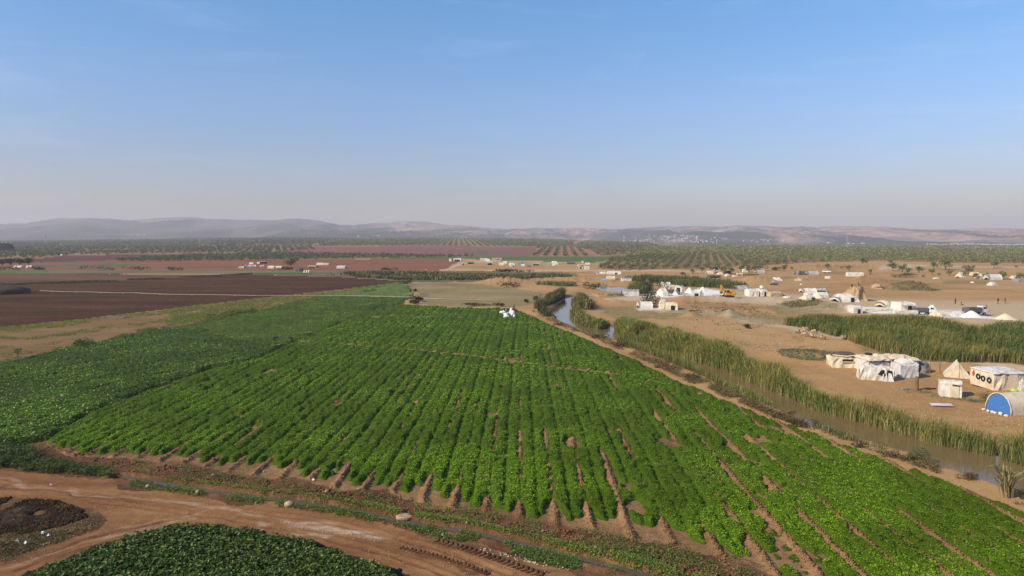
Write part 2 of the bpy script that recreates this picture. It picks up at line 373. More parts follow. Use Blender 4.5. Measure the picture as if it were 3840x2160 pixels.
def water_mat(name, c, rough=.06):
    t = NT(name); v = t.pos((1, 1, 1))
    n = t.noise(v, 1.1, 3, .5); n2 = t.noise(v, .16, 3, .5)
    col = t.mix(n2, c, tuple(k * 1.5 for k in c))
    p = t.n('ShaderNodeBsdfPrincipled'); t.l(col, p.inputs['Base Color'])
    p.inputs['Roughness'].default_value = rough; p.inputs['IOR'].default_value = 1.33; p.inputs['Specular IOR Level'].default_value = .6
    t.l(t.bump(n, .12, .03), p.inputs['Normal']); t.l(p.outputs[0], t.out.inputs[0])
water_mat('river_water', (.135, .092, .04))
water_mat('ditch_water', (.085, .068, .052), .12)

leafmat('carrot_leaf', .06, .7, .3); leafmat('beet_leaf', .22, .45, .2); leafmat('reed_blade', .08, .6, .25); leafmat('olive_leaf', .06, .7, .15)
leafmat('weed_leaf', .08, .6, .3); colmat('canopy_body'); colmat('bark')

# ------------------------------------------------------------------ mesh helpers
def mesh_np(name, V, F4, mats, mi=None, col=None, smooth=False, F3=None, extra=None):
    """V (n,3); F4 (m,4) quads; F3 (k,3) triangles"""
    me = bpy.data.meshes.new(name)
    V = np.ascontiguousarray(V, np.float32)
    me.vertices.add(len(V)); me.vertices.foreach_set('co', V.ravel())
    loops = []; starts = []; off = 0
    if F4 is not None and len(F4):
        loops.append(np.asarray(F4, np.int32).ravel()); starts.append(np.arange(len(F4)) * 4); off = len(F4) * 4
    if F3 is not None and len(F3):
        loops.append(np.asarray(F3, np.int32).ravel()); starts.append(off + np.arange(len(F3)) * 3)
    L = np.concatenate(loops); S = np.concatenate(starts).astype(np.int32)
    me.loops.add(len(L)); me.loops.foreach_set('vertex_index', L)
    me.polygons.add(len(S)); me.polygons.foreach_set('loop_start', S)
    for m in mats: me.materials.append(MATS[m] if isinstance(m, str) else m)
    if mi is not None: me.polygons.foreach_set('material_index', np.asarray(mi, np.int32))
    me.update(calc_edges=True)
    if smooth: me.polygons.foreach_set('use_smooth', np.ones(len(S), bool))
    if col is not None:
        c = np.ones((len(V), 4), np.float32); c[:, :col.shape[1]] = col
        at_ = me.color_attributes.new('Col' if extra is None else extra, 'FLOAT_COLOR', 'POINT')
        at_.data.foreach_set('color', c.ravel())
    me.validate()
    return me

def link(name, me, parent=None, loc=None, rot=0.0, scale=None):
    o = bpy.data.objects.new(name, me); COL.objects.link(o)
    if parent is not None: o.parent = parent
    if loc is not None: o.location = loc
    if rot: o.rotation_euler = (0, 0, rot)
    if scale is not None: o.scale = scale
    return o

def tag(o, label=None, cat=None, group=None, kind=None):
    if label: o['label'] = label
    if cat: o['category'] = cat
    if group: o['group'] = group
    if kind: o['kind'] = kind
    return o

def empty(name, loc, rot=0.0):
    o = bpy.data.objects.new(name, None); COL.objects.link(o); o.location = loc; o.rotation_euler = (0, 0, rot)
    o.empty_display_size = .5
    return o

class MB:
    """collects shapes into one mesh"""
    def __init__(s): s.v = []; s.f = []; s.mi = []
    def add(s, vs, fs, mi=0):
        b = len(s.v); s.v += [tuple(v) for v in vs]; s.f += [tuple(i + b for i in f) for f in fs]; s.mi += [mi] * len(fs); return s
    def box(s, c, d, mi=0, taper=(1, 1), rz=0, shift=(0, 0)):
        x, y, z = (k / 2 for k in d); vs = []
        for k, (tx, ty, sx, sy) in ((-1, (1, 1, 0, 0)), (1, (taper[0], taper[1], shift[0], shift[1]))):
            for a, b in ((-1, -1), (1, -1), (1, 1), (-1, 1)): vs.append((a * x * tx + sx, b * y * ty + sy, k * z))
        cr, sr = math.cos(rz), math.sin(rz)
        vs = [(c[0] + v[0] * cr - v[1] * sr, c[1] + v[0] * sr + v[1] * cr, c[2] + v[2]) for v in vs]
        return s.add(vs, [(3, 2, 1, 0), (4, 5, 6, 7), (0, 1, 5, 4), (1, 2, 6, 5), (2, 3, 7, 6), (3, 0, 4, 7)], mi)
    def tube(s, pts, r, n=8, mi=0, cap=True):
        pts = [Vector(p) for p in pts]; rs = r if isinstance(r, (list, tuple)) else [r] * len(pts); vs = []; fs = []
        for i, p in enumerate(pts):
            d = (pts[min(i + 1, len(pts) - 1)] - pts[max(i - 1, 0)]).normalized()
            up = Vector((0, 0, 1)) if abs(d.z) < .95 else Vector((1, 0, 0))
            u = d.cross(up).normalized(); w = d.cross(u)
            for k in range(n):
                a = 2 * PI * k / n; vs.append(p + (u * math.cos(a) + w * math.sin(a)) * rs[i])
        for i in range(len(pts) - 1):
            for k in range(n): fs.append((i * n + k, i * n + (k + 1) % n, (i + 1) * n + (k + 1) % n, (i + 1) * n + k))
        if cap: fs.append(tuple(range(n))[::-1]); fs.append(tuple((len(pts) - 1) * n + k for k in range(n)))
        return s.add(vs, fs, mi)
    def torus(s, c, R, r, axis='x', n=16, m=8, mi=0):
        vs = []; fs = []
        for i in range(n):
            a = 2 * PI * i / n
            for j in range(m):
                b = 2 * PI * j / m; q = R + r * math.cos(b); h = r * math.sin(b)
                p = {'x': (h, q * math.cos(a), q * math.sin(a)), 'y': (q * math.cos(a), h, q * math.sin(a)), 'z': (q * math.cos(a), q * math.sin(a), h)}[axis]
                vs.append((c[0] + p[0], c[1] + p[1], c[2] + p[2]))
        for i in range(n):
            for j in range(m): fs.append((i * m + j, ((i + 1) % n) * m + j, ((i + 1) % n) * m + (j + 1) % m, i * m + (j + 1) % m))
        return s.add(vs, fs, mi)
    def wheel(s, c, R, w, axis='y', mi=0, n=16):
        d = {'x': Vector((1, 0, 0)), 'y': Vector((0, 1, 0))}[axis] * (w / 2); c = Vector(c)
        return s.tube([c - d, c - d * .8, c + d * .8, c + d], [R * .86, R, R, R * .86], n, mi)
    def build(s, name, mats, parent=None, smooth=False, loc=None, rot=0.0, bevel=0):
        me = bpy.data.meshes.new(name); me.from_pydata(s.v, [], s.f)
        for m in (mats if isinstance(mats, (list, tuple)) else [mats]): me.materials.append(MATS[m] if isinstance(m, str) else m)
        me.polygons.foreach_set('material_index', s.mi)
        if smooth: me.polygons.foreach_set('use_smooth', [True] * len(s.f))
        me.update()
        o = link(name, me, parent, loc, rot)
        if bevel:
            b = o.modifiers.new('bevel', 'BEVEL'); b.width = bevel; b.segments = 2
        return o

def blob(rx, ry, rz, nu=18, nv=9, amp=.25, ns=1.0, seed=0, flat=0.0, pw=1.0):
    """an irregular dome sitting on the ground"""
    V = []; F = []
    for j in range(nv + 1):
        th = PI / 2 * j / nv
        for i in range(nu):
            a = 2 * PI * i / nu
            cx, cy, cz = math.cos(a) * math.cos(th) ** pw, math.sin(a) * math.cos(th) ** pw, math.sin(th)
            k = 1 + amp * (float(fbm(np.array([cx * 2 * ns + 7 + seed * 3.1]), np.array([cy * 2 * ns + cz * 3 * ns + seed]), 3, seed)[0]) - .5) * 2
            V.append((cx * rx * k, cy * ry * k, cz * rz * (k if j else 1) - (.15 if j == 0 else 0)))
    for j in range(nv):
        for i in range(nu): F.append((j * nu + i, j * nu + (i + 1) % nu, (j + 1) * nu + (i + 1) % nu, (j + 1) * nu + i))
    return V, F

def rock_mesh(sx, sy, sz, seed, mat='rock_face'):
    V = []; F = []; nu, nv = 12, 8
    r = random.Random(seed)
    for j in range(nv + 1):
        th = -PI / 2 + PI * j / nv
        for i in range(nu):
            a = 2 * PI * i / nu
            c = (math.cos(a) * math.cos(th), math.sin(a) * math.cos(th), math.sin(th))
            k = .8 + .45 * float(fbm(np.array([c[0] * 1.4 + seed * 2.3]), np.array([c[1] * 1.4 + c[2] * 2.1 + seed]), 3, seed)[0])
            q = [math.copysign(abs(v) ** .75, v) for v in c]
            V.append((q[0] * sx / 2 * k, q[1] * sy / 2 * k, q[2] * sz / 2 * k + sz * .32))
    for j in range(nv):
        for i in range(nu): F.append((j * nu + i, j * nu + (i + 1) % nu, (j + 1) * nu + (i + 1) % nu, (j + 1) * nu + i))
    m = MB(); m.add(V, F); return m

# leaf shapes --------------------------------------------------------------------------------
def leaf_quads(C, size, width, tilt, rs, up=None, droop=.0):
    """rhombic leaves: C (n,3) centres, size/width (n,) ; tilt = spread of the blade normal from vertical (radians)"""
    n = len(C)
    az = rs.uniform(0, 2 * PI, n); ti = np.abs(rs.normal(0, tilt, n))
    el = rs.uniform(0, 2 * PI, n)
    nx, ny, nz = np.sin(ti) * np.cos(el), np.sin(ti) * np.sin(el), np.cos(ti)
    N = np.stack([nx, ny, nz], 1)
    U = np.stack([np.cos(az), np.sin(az), np.zeros(n)], 1)
    U = U - N * (U * N).sum(1, keepdims=True); U /= np.linalg.norm(U, axis=1, keepdims=True) + 1e-9
    Vv = np.cross(N, U)
    s = size[:, None] / 2; w = width[:, None] / 2
    P = np.empty((n, 4, 3))
    P[:, 0] = C - U * s; P[:, 1] = C + Vv * w + U * s * .15; P[:, 2] = C + U * s; P[:, 3] = C - Vv * w + U * s * .15
    P[:, 2, 2] -= droop * size; P[:, 0, 2] -= droop * size * .5
    F = np.arange(n * 4).reshape(n, 4)
    return P.reshape(-1, 3), F

def jitter_col(n, base, rs, dv=.25, alts=None, pa=0.0):
    c = np.tile(np.array(base, float), (n, 1))
    if alts is not None:
        k = rs.uniform(0, 1, n) < pa
        c[k] = np.array(alts, float)
    c *= rs.uniform(1 - dv, 1 + dv, (n, 1))
    c *= rs.uniform(1 - dv * .3, 1 + dv * .3, (n, 3))
    return c

def scatter(poly, step2, rs):
    """random photo-pixel points, one per step2 square pixels, inside a polygon"""
    xs = [p[0] for p in poly]; ys = [p[1] for p in poly]
    n = int((max(xs) - min(xs)) * (max(ys) - min(ys)) / step2)
    x = rs.uniform(min(xs), max(xs), n); y = rs.uniform(min(ys), max(ys), n)
    k = inpoly(x, y, poly)
    return x[k], y[k]
# ------------------------------------------------------------------ the ground, cut into its fields, tracks and hills
def build_ground():
    STEP = 4.0
    cols = np.arange(-900, 4740 + 1, STEP)
    ys = np.arange(2330, 908, -STEP)
    D1 = at(np.full(len(ys), 1920.0), ys)[1]
    far = np.concatenate([np.geomspace(D1[-1] * 1.03, 2700, 14), np.linspace(2760, HILLD, 70), [HILLD + 60, HILLD + 200, HILLD + 500]])
    D = np.concatenate([D1, far])
    nr, nc = len(D), len(cols)
    # column direction is taken at the flat ground for every row
    X = np.outer(D * CP + CAMZ * SP, (cols - 1920) / FPX)
    Y = np.repeat(D[:, None], nc, 1)
    Z = H(X, Y)
    V = np.stack([X, Y, Z], 2).reshape(-1, 3)
    idx = np.arange(nr * nc).reshape(nr, nc)
    F = np.stack([idx[:-1, :-1], idx[:-1, 1:], idx[1:, 1:], idx[1:, :-1]], 2).reshape(-1, 4)
    cx = (X[:-1, :-1] + X[1:, 1:]).ravel() / 2; cy = (Y[:-1, :-1] + Y[1:, 1:]).ravel() / 2
    wx = cx + (fbm(cx / 3, cy / 3, 3, 71) - .5) * 1.6; wy = cy + (fbm(cx / 3, cy / 3, 3, 72) - .5) * 1.8
    px, py = proj(wx, wy)
    R = np.zeros(len(F), np.int16)
    names = ['ground']; mats = ['dry_dirt']
    def reg(name, mat, poly):
        names.append(name); mats.append(mat)
        b = [min(p[0] for p in poly), max(p[0] for p in poly), min(p[1] for p in poly), max(p[1] for p in poly)]
        k = np.where((px >= b[0]) & (px <= b[1]) & (py >= b[2]) & (py <= b[3]))[0]
        R[k[inpoly(px[k], py[k], poly)]] = len(names) - 1
    reg('orchard_ground', 'orchard_soil', ORCH)
    reg('brown_field', 'brown_field_soil', [(-900,976),(1280,974),(1700,966),(1720,975),(1668,1012),(900,1013),(-900,1010)])
    reg('red_field', 'dark_red_soil', [(-900,985),(-900,975),(0,971),(165,968),(250,958),(820,950),(815,959),(450,974),(165,984),(0,984)])
    reg('red_field', 'mauve_red_soil', [(1000,951),(1080,939),(1180,931),(1400,928),(1660,927),(2020,930),(1995,961),(1800,963),(1500,959),(1280,956)])
    reg('green_field', 'greygreen_far', [(1707,946),(1817,943),(1985,953),(1975,956),(1717,951)])
    reg('red_field', 'row_soil', [(2020,930),(2130,927),(2200,935),(2255,961),(1990,961)])
    reg('brown_field', 'brown_field_soil', [(-900,984),(440,984),(880,983),(1290,977),(1677,970),(1727,976),(1668,1011),(1300,1012),(900,1012),(-900,1008)])
    reg('green_field', 'field_green_far', [(1360,971),(1578,964),(1926,961),(2333,960),(2290,972),(2264,980),(2224,985),(1926,977),(1876,976),(1717,969)])
    reg('green_field', 'greygreen_far', [(110,996),(430,986),(440,992),(150,1002)])
    reg('green_field', 'field_green_far', [(160,1008),(480,990),(560,990),(500,995),(165,1006)])
    reg('scrub_ground', 'scrub_soil', SCRUB)
    reg('green_field', 'field_green_far', [(-900,1017),(180,1018),(180,1024),(-900,1026)])
    reg('ploughed_field', 'ploughed_soil', PLOUGH)
    reg('ploughed_field', 'stubble_soil', [(-900,1026),(930,1029),(950,1028),(735,1039),(420,1054),(0,1069),(-900,1105)])
    reg('green_field', 'field_green_far', [(935,1024),(1170,1023),(1168,1031),(930,1030)])
    reg('fallow_field', 'fallow_grass', [(1500,1062),(1650,1058),(1820,1068),(1990,1090),(2060,1108),(2010,1140),(1930,1153),(1700,1148),(1585,1143),(1575,1112),(1530,1085)])
    reg('plot_ground', 'undercrop_soil', [(-900,1400),(1180,1110),(1556,1114),(1505,1145),(1000,1350),(783,1395),(160,1668),(-900,1900)])
    reg('weedy_field', 'strip_soil', STRIP)
    reg('plot_ground', 'undercrop_soil', PLOT)
    reg('plot_ground', 'undercrop_soil', MIDGREEN)
    reg('plot_ground', 'undercrop_soil', LEAFY)
    reg('bed_ground', 'bed_soil', FIELD_BEDS)
    reg('field_margin', 'margin_soil', [(-900,1690),(-900,1640),(0,1668),(160,1662)] + FIELD_BEDS[-1:22:-1] + [(2960,2400),(2500,2420),(2200,2170),(2106,2142),(1920,2090),(1817,2048),(1631,2015),(1519,1981),(1333,1944),(1146,1914),(960,1892),(708,1862),(484,1832),(298,1795),(149,1780),(0,1762)])
    reg('dirt_road', 'road_dirt', ROAD)
    reg('verge', 'verge_soil', VERGE)
    reg('plot_ground', 'undercrop_soil', PATCH)
    pc = 1920 + FPX * cx / cy
    hill = cy > interp(CRD, pc) + 150
    names.append('hills'); mats.append('hill_slopes'); R[hill] = len(names) - 1
    # masks of grass film, pale trodden dust, damp earth (plus one painted crop shadow) and lime powder, from the photograph's ground cover
    vx, vy = X.ravel(), Y.ravel()
    vpx, vpy = proj(vx + (fbm(vx / 4, vy / 4, 3, 75) - .5) * 2.4, vy + (fbm(vx / 4, vy / 4, 3, 76) - .5) * 3)
    M = np.zeros((len(V), 4), np.float32)
    def paint(ch, poly, soft, amt=1.0, closed=True, width=0):
        b = [min(p[0] for p in poly) - width - soft * 3, max(p[0] for p in poly) + width + soft * 3, min(p[1] for p in poly) - width - soft, max(p[1] for p in poly) + width + soft]
        k = np.where((vpx >= b[0]) & (vpx <= b[1]) & (vpy >= b[2]) & (vpy <= b[3]))[0]
        # pixels are squashed in depth at grazing angles: compare distances with the sideways axis shrunk by 3
        pl = [(x / 3, y) for x, y in poly]
        d = sdist(vpx[k] / 3, vpy[k], pl, closed)
        a = sst(-soft * .5, soft * .5, d) if closed else sst(width, width * .35, -d if False else np.abs(d))
        M[k, ch] = np.maximum(M[k, ch], amt * a)
    G, P_, D_, L_ = 0, 1, 2, 3
    for p in [[(2240,1150),(2400,1148),(2480,1175),(2420,1200),(2330,1200),(2262,1175)], [(2731,1175),(2963,1185),(2960,1200),(2820,1204),(2735,1192)],
              [(2550,1163),(2725,1172),(2730,1186),(2600,1186)], [(2780,1190),(2920,1196),(2960,1215),(2860,1215)], [(2860,1148),(2960,1140),(3080,1140),(3080,1170),(2920,1178)],
              [(3093,1016),(3180,1020),(3180,1031),(3090,1029)], [(2895,1044),(2960,1036),(2960,1042),(2900,1050)], [(3200,1300),(3330,1325),(3420,1350),(3330,1345),(3230,1322)],
              [(3380,1460),(3480,1465),(3560,1490),(3720,1500),(3760,1520),(3640,1505),(3480,1485)], [(3290,1078),(3380,1065),(3530,1085),(3520,1092),(3360,1088)],
              [(3535,1050),(3710,1052),(3700,1068),(3540,1066)], [(2060,1060),(2160,1058),(2160,1072),(2080,1074)], [(2540,1150),(2600,1158),(2500,1200),(2440,1190)], [(2985,1140),(3100,1135),(3160,1170),(3000,1175)]]:
        paint(G, p, 8, .9)
    for line, w in [([(3840,1350),(3620,1335),(3380,1318),(3250,1285),(3100,1255),(2900,1215),(2720,1180),(2560,1165),(2420,1158)], 11), ([(2300,1128),(2420,1120),(2520,1118),(2700,1122),(3000,1130)], 12),
                    ([(3840,1390),(3560,1360),(3440,1352)], 8), ([(1690,1012),(1900,1014),(2100,1016),(2300,1014),(2560,1016),(2700,1018)], 3), ([(1150,1014),(1300,1009),(1660,1013)], 2.5), ([(3300,1008),(3500,1000),(3840,1003)], 4),
                    ([(1670,1012),(1740,985),(1850,978),(2100,980)], 3), ([(2750,1000),(2790,985),(2810,975)], 5)]:
        paint(P_, line, 4, .95, False, w)
    paint(P_, [(2300,1100),(2700,1085),(2860,1095),(3300,1125),(3840,1130),(3900,1215),(3640,1215),(3480,1190),(3000,1170),(2700,1118),(2420,1128),(2300,1125)], 18, .75)
    for p in [[(1060,1946),(1160,1950),(1290,1990),(1420,2015),(1450,2026),(1380,2030),(1270,2005),(1150,1972)], [(1120,1990),(1180,1994),(1230,2006),(1200,2010)], [(980,1962),(1000,1950),(1040,1958),(1000,1975)]]:
        paint(P_, p, 12, 1.0)
    for line, w in [([(0,1800),(300,1840),(700,1890),(1000,1925)], 6), ([(0,2130),(260,2060),(520,1985),(760,1930)], 5), ([(420,1990),(620,1940),(860,1900)], 4)]:
        paint(P_, line, 4, .5, False, w)
    for line, w in [([(0,2110),(200,2070),(430,1995),(640,1945)], 5), ([(0,2150),(260,2085),(470,2015),(690,1950)], 4), ([(1500,2060),(1700,2110),(1850,2160)], 7), ([(1640,2035),(1800,2075),(1960,2130),(2060,2165)], 13), ([(0,1815),(220,1835),(500,1880)], 4)]:
        paint(D_, line, 4, .9, False, w)
    paint(G, [(1700,2040),(1850,2062),(2050,2120),(2200,2165),(2100,2165),(1960,2115)], 10, .9)
    for p in [[(1150,2016),(1190,2040),(1300,2080),(1420,2110),(1500,2140),(1560,2165),(1400,2130)]]:
        paint(D_, p, 14, .5)  # shadow right of the crop patch, painted into the ground colour
    for p, a in [([(2572,1094),(2610,1084),(2650,1082),(2715,1094),(2755,1099),(2735,1106),(2600,1106)], 1.3), ([(2430,1112),(2480,1103),(2560,1104),(2625,1109),(2600,1114),(2500,1118)], .9), ([(2385,1155),(2470,1152),(2480,1158),(2400,1162)], .8), ([(2460,1110),(2420,1116),(2370,1108),(2440,1106)], .5),
              ([(3170,1165),(3200,1156),(3260,1153),(3440,1160),(3480,1168),(3600,1176),(3730,1190),(3740,1198),(3640,1192),(3540,1190),(3440,1182),(3300,1176)], 1.2), ([(3470,1160),(3640,1164),(3640,1176),(3500,1174)], .5), ([(2260,1128),(2320,1126),(2330,1130),(2270,1132)], .8)]:
        paint(L_, p, 5, a)
    for line, w in [([(3240,1068),(3500,1078),(3800,1092)], 3), ([(3040,1085),(2900,1090),(2780,1080)], 4), ([(2500,1060),(2600,1070),(2800,1082)], 4), ([(2560,1135),(2750,1150),(3000,1160)], 4), ([(2450,1140),(2700,1150)], 3)]:
        paint(D_, line, 4, .55, False, w)
    # bushy cover on the lower hill slopes to the left
    hp = 1920 + FPX * vx / vy
    hs = vy > interp(CRD, hp)
    t = (vy - interp(CRD, hp)) / (HILLD - interp(CRD, hp))
    M[hs, 0] = (np.clip(1 - (t[hs] - .12) / np.where(hp[hs] < 1100, .55, .2), 0, 1))
    crest = sst(.72, .9, t[hs]) * sst(1350, 1150, hp[hs]) * sst(.38, .55, fbm(vx[hs] / 420, vy[hs] / 700, 3, 301)) * sst(150, 420, hp[hs])
    M[hs, 2] = np.maximum(M[hs, 2], crest)
    M[hs, 1] = np.maximum(M[hs, 1] * 0, sst(1700, 1100, hp[hs]) * .8)  # left hills darkened in colour for the weaker haze brightness there
    M = np.clip(M, 0, 1)
    for i, (nm, mt) in enumerate(zip(names, mats)):
        f = F[R == i]
        if not len(f): continue
        u, inv = np.unique(f, return_inverse=True)
        me = mesh_np(nm, V[u], inv.reshape(-1, 4), [mt], smooth=True, col=M[u] if mt in ('dry_dirt', 'road_dirt', 'hill_slopes') else None, extra='mask')
        tag(link(nm, me), kind='structure')
build_ground()

def flat_poly(name, pts, z, mat):
    me = bpy.data.meshes.new(name)
    me.from_pydata([(x, y, z) for x, y in pts], [], [tuple(range(len(pts)))])
    me.materials.append(MATS[mat]); me.update()
    return tag(link(name, me), kind='structure')
def grow(poly, d):
    n = len(poly); A = sum(poly[i][0] * poly[(i + 1) % n][1] - poly[(i + 1) % n][0] * poly[i][1] for i in range(n))
    s = 1 if A > 0 else -1; out = []
    for i in range(n):
        a, b, c = Vector((*poly[i - 1], 0)), Vector((*poly[i], 0)), Vector((*poly[(i + 1) % n], 0))
        t = ((b - a).normalized() + (c - b).normalized()).normalized()
        out.append((b.x + s * t.y * d, b.y - s * t.x * d))
    return out
def ribbon(name, La, Lb, z, mat):
    V = []; F = []
    for a, b in zip(La, Lb): V += [(a[0], a[1], z), (b[0], b[1], z)]
    for i in range(len(La) - 1): F.append((2 * i, 2 * i + 1, 2 * i + 3, 2 * i + 2))
    me = bpy.data.meshes.new(name); me.from_pydata(V, [], F); me.materials.append(MATS[mat]); me.update()
    return tag(link(name, me), kind='structure')
def resamp(L, n):
    d = [0]
    for i in range(1, len(L)): d.append(d[-1] + math.dist(L[i - 1], L[i]))
    t = np.linspace(0, d[-1], n)
    return list(zip(np.interp(t, d, [p[0] for p in L]), np.interp(t, d, [p[1] for p in L])))
Lw, Rw = W(SH_L, WATER_Z), W(SH_R, WATER_Z)
flat_poly('river', grow(Lw + Rw[::-1], 0.9), WATER_Z, 'river_water')
for p in PONDS: flat_poly('pond_water', grow(p, 1.2), WATER_Z, 'river_water')
dl = resamp(DITCH, 60)
def offs(L, d):
    out = []
    for i in range(len(L)):
        a = L[max(i - 1, 0)]; b = L[min(i + 1, len(L) - 1)]; t = Vector((b[0] - a[0], b[1] - a[1], 0)).normalized()
        out.append((L[i][0] - t.y * d, L[i][1] + t.x * d))
    return out
ribbon('ditch_water', offs(dl, .62), offs(dl, -.62), -.15, 'ditch_water')

# ------------------------------------------------------------------ the crops
def canopy(poly, hfun, step, thr=.06):
    xs = [p[0] for p in poly]; ys = [p[1] for p in poly]
    cx = np.arange(max(min(xs), -450), min(max(xs), 4250) + step, step); cy = np.arange(max(ys) if max(ys) < 2300 else 2300, min(ys) - step, -step)
    PX, PY = np.meshgrid(cx, cy)
    X, Y = at(PX, PY, .15)
    h = hfun(X, Y)
    Z = H(X, Y) + h
    nr, nc = PX.shape
    idx = np.arange(nr * nc).reshape(nr, nc)
    F = np.stack([idx[:-1, :-1], idx[:-1, 1:], idx[1:, 1:], idx[1:, :-1]], 2).reshape(-1, 4)
    hf = h.ravel()[F].max(1)
    F = F[hf > thr]
    Zv = Z.ravel() - np.where(h.ravel() < thr, .08, 0)
    u, inv = np.unique(F, return_inverse=True)
    return np.stack([X.ravel(), Y.ravel(), Zv], 1)[u], inv.reshape(-1, 4), h.ravel()[u]

def edge_m(X, Y, poly):
    return sdist(X, Y, poly)

BED_W = W([(min(max(x, -900), 4300), min(y, 2400)) for x, y in FIELD_BEDS])
def bed_h(X, Y):
    r = ROWC(X, Y); row = np.round(r); f = np.abs(r - row) * 2.5          # metres from the bund
    f = np.clip(f + (vn(X / .38, Y / .5, 81) - .5) * .30 + (vn(X / .9, Y / 1.3, 82) - .5) * .22, 0, 1.4)
    px, py = proj(X, Y)
    right = sst(1500, 2700, px); low = sst(1500, 2100, py)
    n1 = vn(row * 7.3 + 3, Y / 9.0, 51); n2 = vn(row * 3.1 + 9, Y / 3.2, 52); n3 = fbm(X / 9, Y / 13, 3, 53)
    bare = np.clip(n1 * .8 + n2 * .45 + (n3 - .5) * .8 - .74 + .30 * right * sst(1250, 1700, py) + .14 * low, 0, 1)
    gap = -.10 + .85 * bare + (vn(X / .45, Y / .6, 54) - .5) * .18
    ed = edge_m(X, Y, BED_W)
    endn = vn(row * 5.7, row * 0 + 2, 55)                       # each bed stops at its own place above the ditch
    ed2 = ed - np.where(py > 1640, .2 + 3.2 * endn * sst(1640, 1760, py) * sst(3000, 2500, px), .1)
    gap = gap + sst(3.2, .3, ed2) * .65 * sst(1600, 1750, py)
    side = sst(gap - .14, gap + .30, f)
    seam = 1 - (.55 + .25 * vn(row * 2.9, Y / 4, 80)) * np.exp(-(f / (.17 + .1 * n2)) ** 2)
    mid = 1 - (.55 + .3 * vn(row * 4.3, Y / 5, 56)) * np.exp(-((f - 1.25) / (.15 + .1 * n2)) ** 2)
    h = (.10 + .17 * fbm(X / 3.5, Y / 3.5, 3, 57) + .22 * vn(X / .55, Y / .55, 58) + .14 * vn(X / .24, Y / .24, 79)) * side * mid * seam
    patch = sst(.735, .78, fbm(X / 3.0 + 30, Y / 5, 4, 59) + .05 * right)
    h = h * (1 - patch * .85)
    for c in CROSS:
        d = np.abs(sdist(X, Y, c, False)) + (vn(X / 2, Y / 2, 60) - .5) * .5
        h = h * sst(.45, 1.15, d)
    return h * sst(-.05, .25, ed2)

def crop_object(name, poly, hfun, step, body, leaf, lstep, lsize, lcol, alts, pa, tilt, label, cat, seed, mat='carrot_leaf', zr=(.75, 1.12), wid=.55, top=.12, droop=.12, layers=1, smin=0.0, tint=None):
    rs = np.random.default_rng(seed)
    V, F, h = canopy(poly, hfun, step)
    cb = np.array(body)[None, :] * (.75 + .5 * fbm(V[:, 0] / 1.5, V[:, 1] / 1.5, 2, seed))[:, None]  # body darker than the leaves, so gaps between them read as shade
    sx, sy = scatter([(min(max(x, -420), 4250), min(y, 2290)) for x, y in poly], lstep, rs)
    X, Y = at(sx, sy, .2)
    hh = hfun(X, Y)
    k = hh > top
    X, Y, hh = X[k], Y[k], hh[k]
    n = len(X); d = Y
    z = H(X, Y) + hh * rs.uniform(zr[0], zr[1], n) + np.where(rs.uniform(0, 1, n) < .12, rs.uniform(0, .14, n), 0)
    s = np.maximum(lsize * rs.uniform(.65, 1.35, n), smin * d / FPX)
    LV, LF = leaf_quads(np.stack([X, Y, z], 1), s, s * wid * rs.uniform(.8, 1.2, n), tilt, rs, droop=droop)
    c = jitter_col(n, lcol, rs, .28, alts, pa)
    big = fbm(X / 6, Y / 6, 3, seed + 5)
    c *= (.62 + .76 * sst(.25, .75, big))[:, None]
    yel = (sst(.62, .74, fbm(X / 2.6, Y / 3.4, 3, seed + 21)) * .45)[:, None]
    c = c * (1 - yel) + np.array((.30, .33, .06))[None, :] * yel * (c[:, 1:2] / .33)
    odd = rs.uniform(0, 1, n) < .012
    c[odd] = np.array((.34, .30, .12)) * rs.uniform(.6, 1.1, (odd.sum(), 1))
    if tint is not None:
        w = sst(.5, .72, fbm(X / 11, Y / 11, 3, seed + 9))[:, None]; c = c * (1 - w) + np.array(tint)[None, :] * w * c.mean(1, keepdims=True) * 10
    lc = np.repeat(c, 4, 0)
    VV = np.concatenate([V, LV]); FF = np.concatenate([F, LF + len(V)])
    mi = np.concatenate([np.zeros(len(F), int), np.ones(len(LF), int)])
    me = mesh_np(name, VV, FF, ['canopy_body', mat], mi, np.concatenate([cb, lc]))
    return tag(link(name, me), label, cat, kind='stuff')

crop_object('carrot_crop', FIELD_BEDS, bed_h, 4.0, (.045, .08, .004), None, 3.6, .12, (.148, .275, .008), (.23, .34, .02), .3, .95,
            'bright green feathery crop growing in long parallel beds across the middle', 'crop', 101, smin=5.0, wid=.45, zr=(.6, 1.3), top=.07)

LEAF_W = W(LEAFY)
def leafy_h(X, Y):
    ed = sdist(X, Y, LEAF_W)
    a = (X * .62 - Y * .78 * .35)
    row = np.abs(((a + (fbm(X / 8, Y / 8, 2, 61) - .5) * 1.6) / 3.1) % 1 - .5) * 2
    furrow = sst(.20, .0, row) * sst(.36, .5, fbm(X / 7, Y / 7, 3, 62))
    return (.34 + .22 * fbm(X / 2.2, Y / 2.2, 3, 63) + .12 * vn(X / .6, Y / .6, 64)) * (1 - .75 * furrow) * sst(-.1, .8, ed + (vn(X / 1.3, Y / 1.3, 65) - .5) * 1.2 + (fbm(X / 6, Y / 6, 3, 165) - .62) * 12 * sst(105, 135, Y))
crop_object('beet_crop', LEAFY, leafy_h, 5.0, (.035, .058, .006), None, 5.0, .24, (.105, .195, .012), (.20, .28, .04), .22, .8,
            'dark green broad leaved crop filling the field beside the feathery beds', 'crop', 102, mat='beet_leaf', wid=.6, zr=(.7, 1.2), smin=5.5)

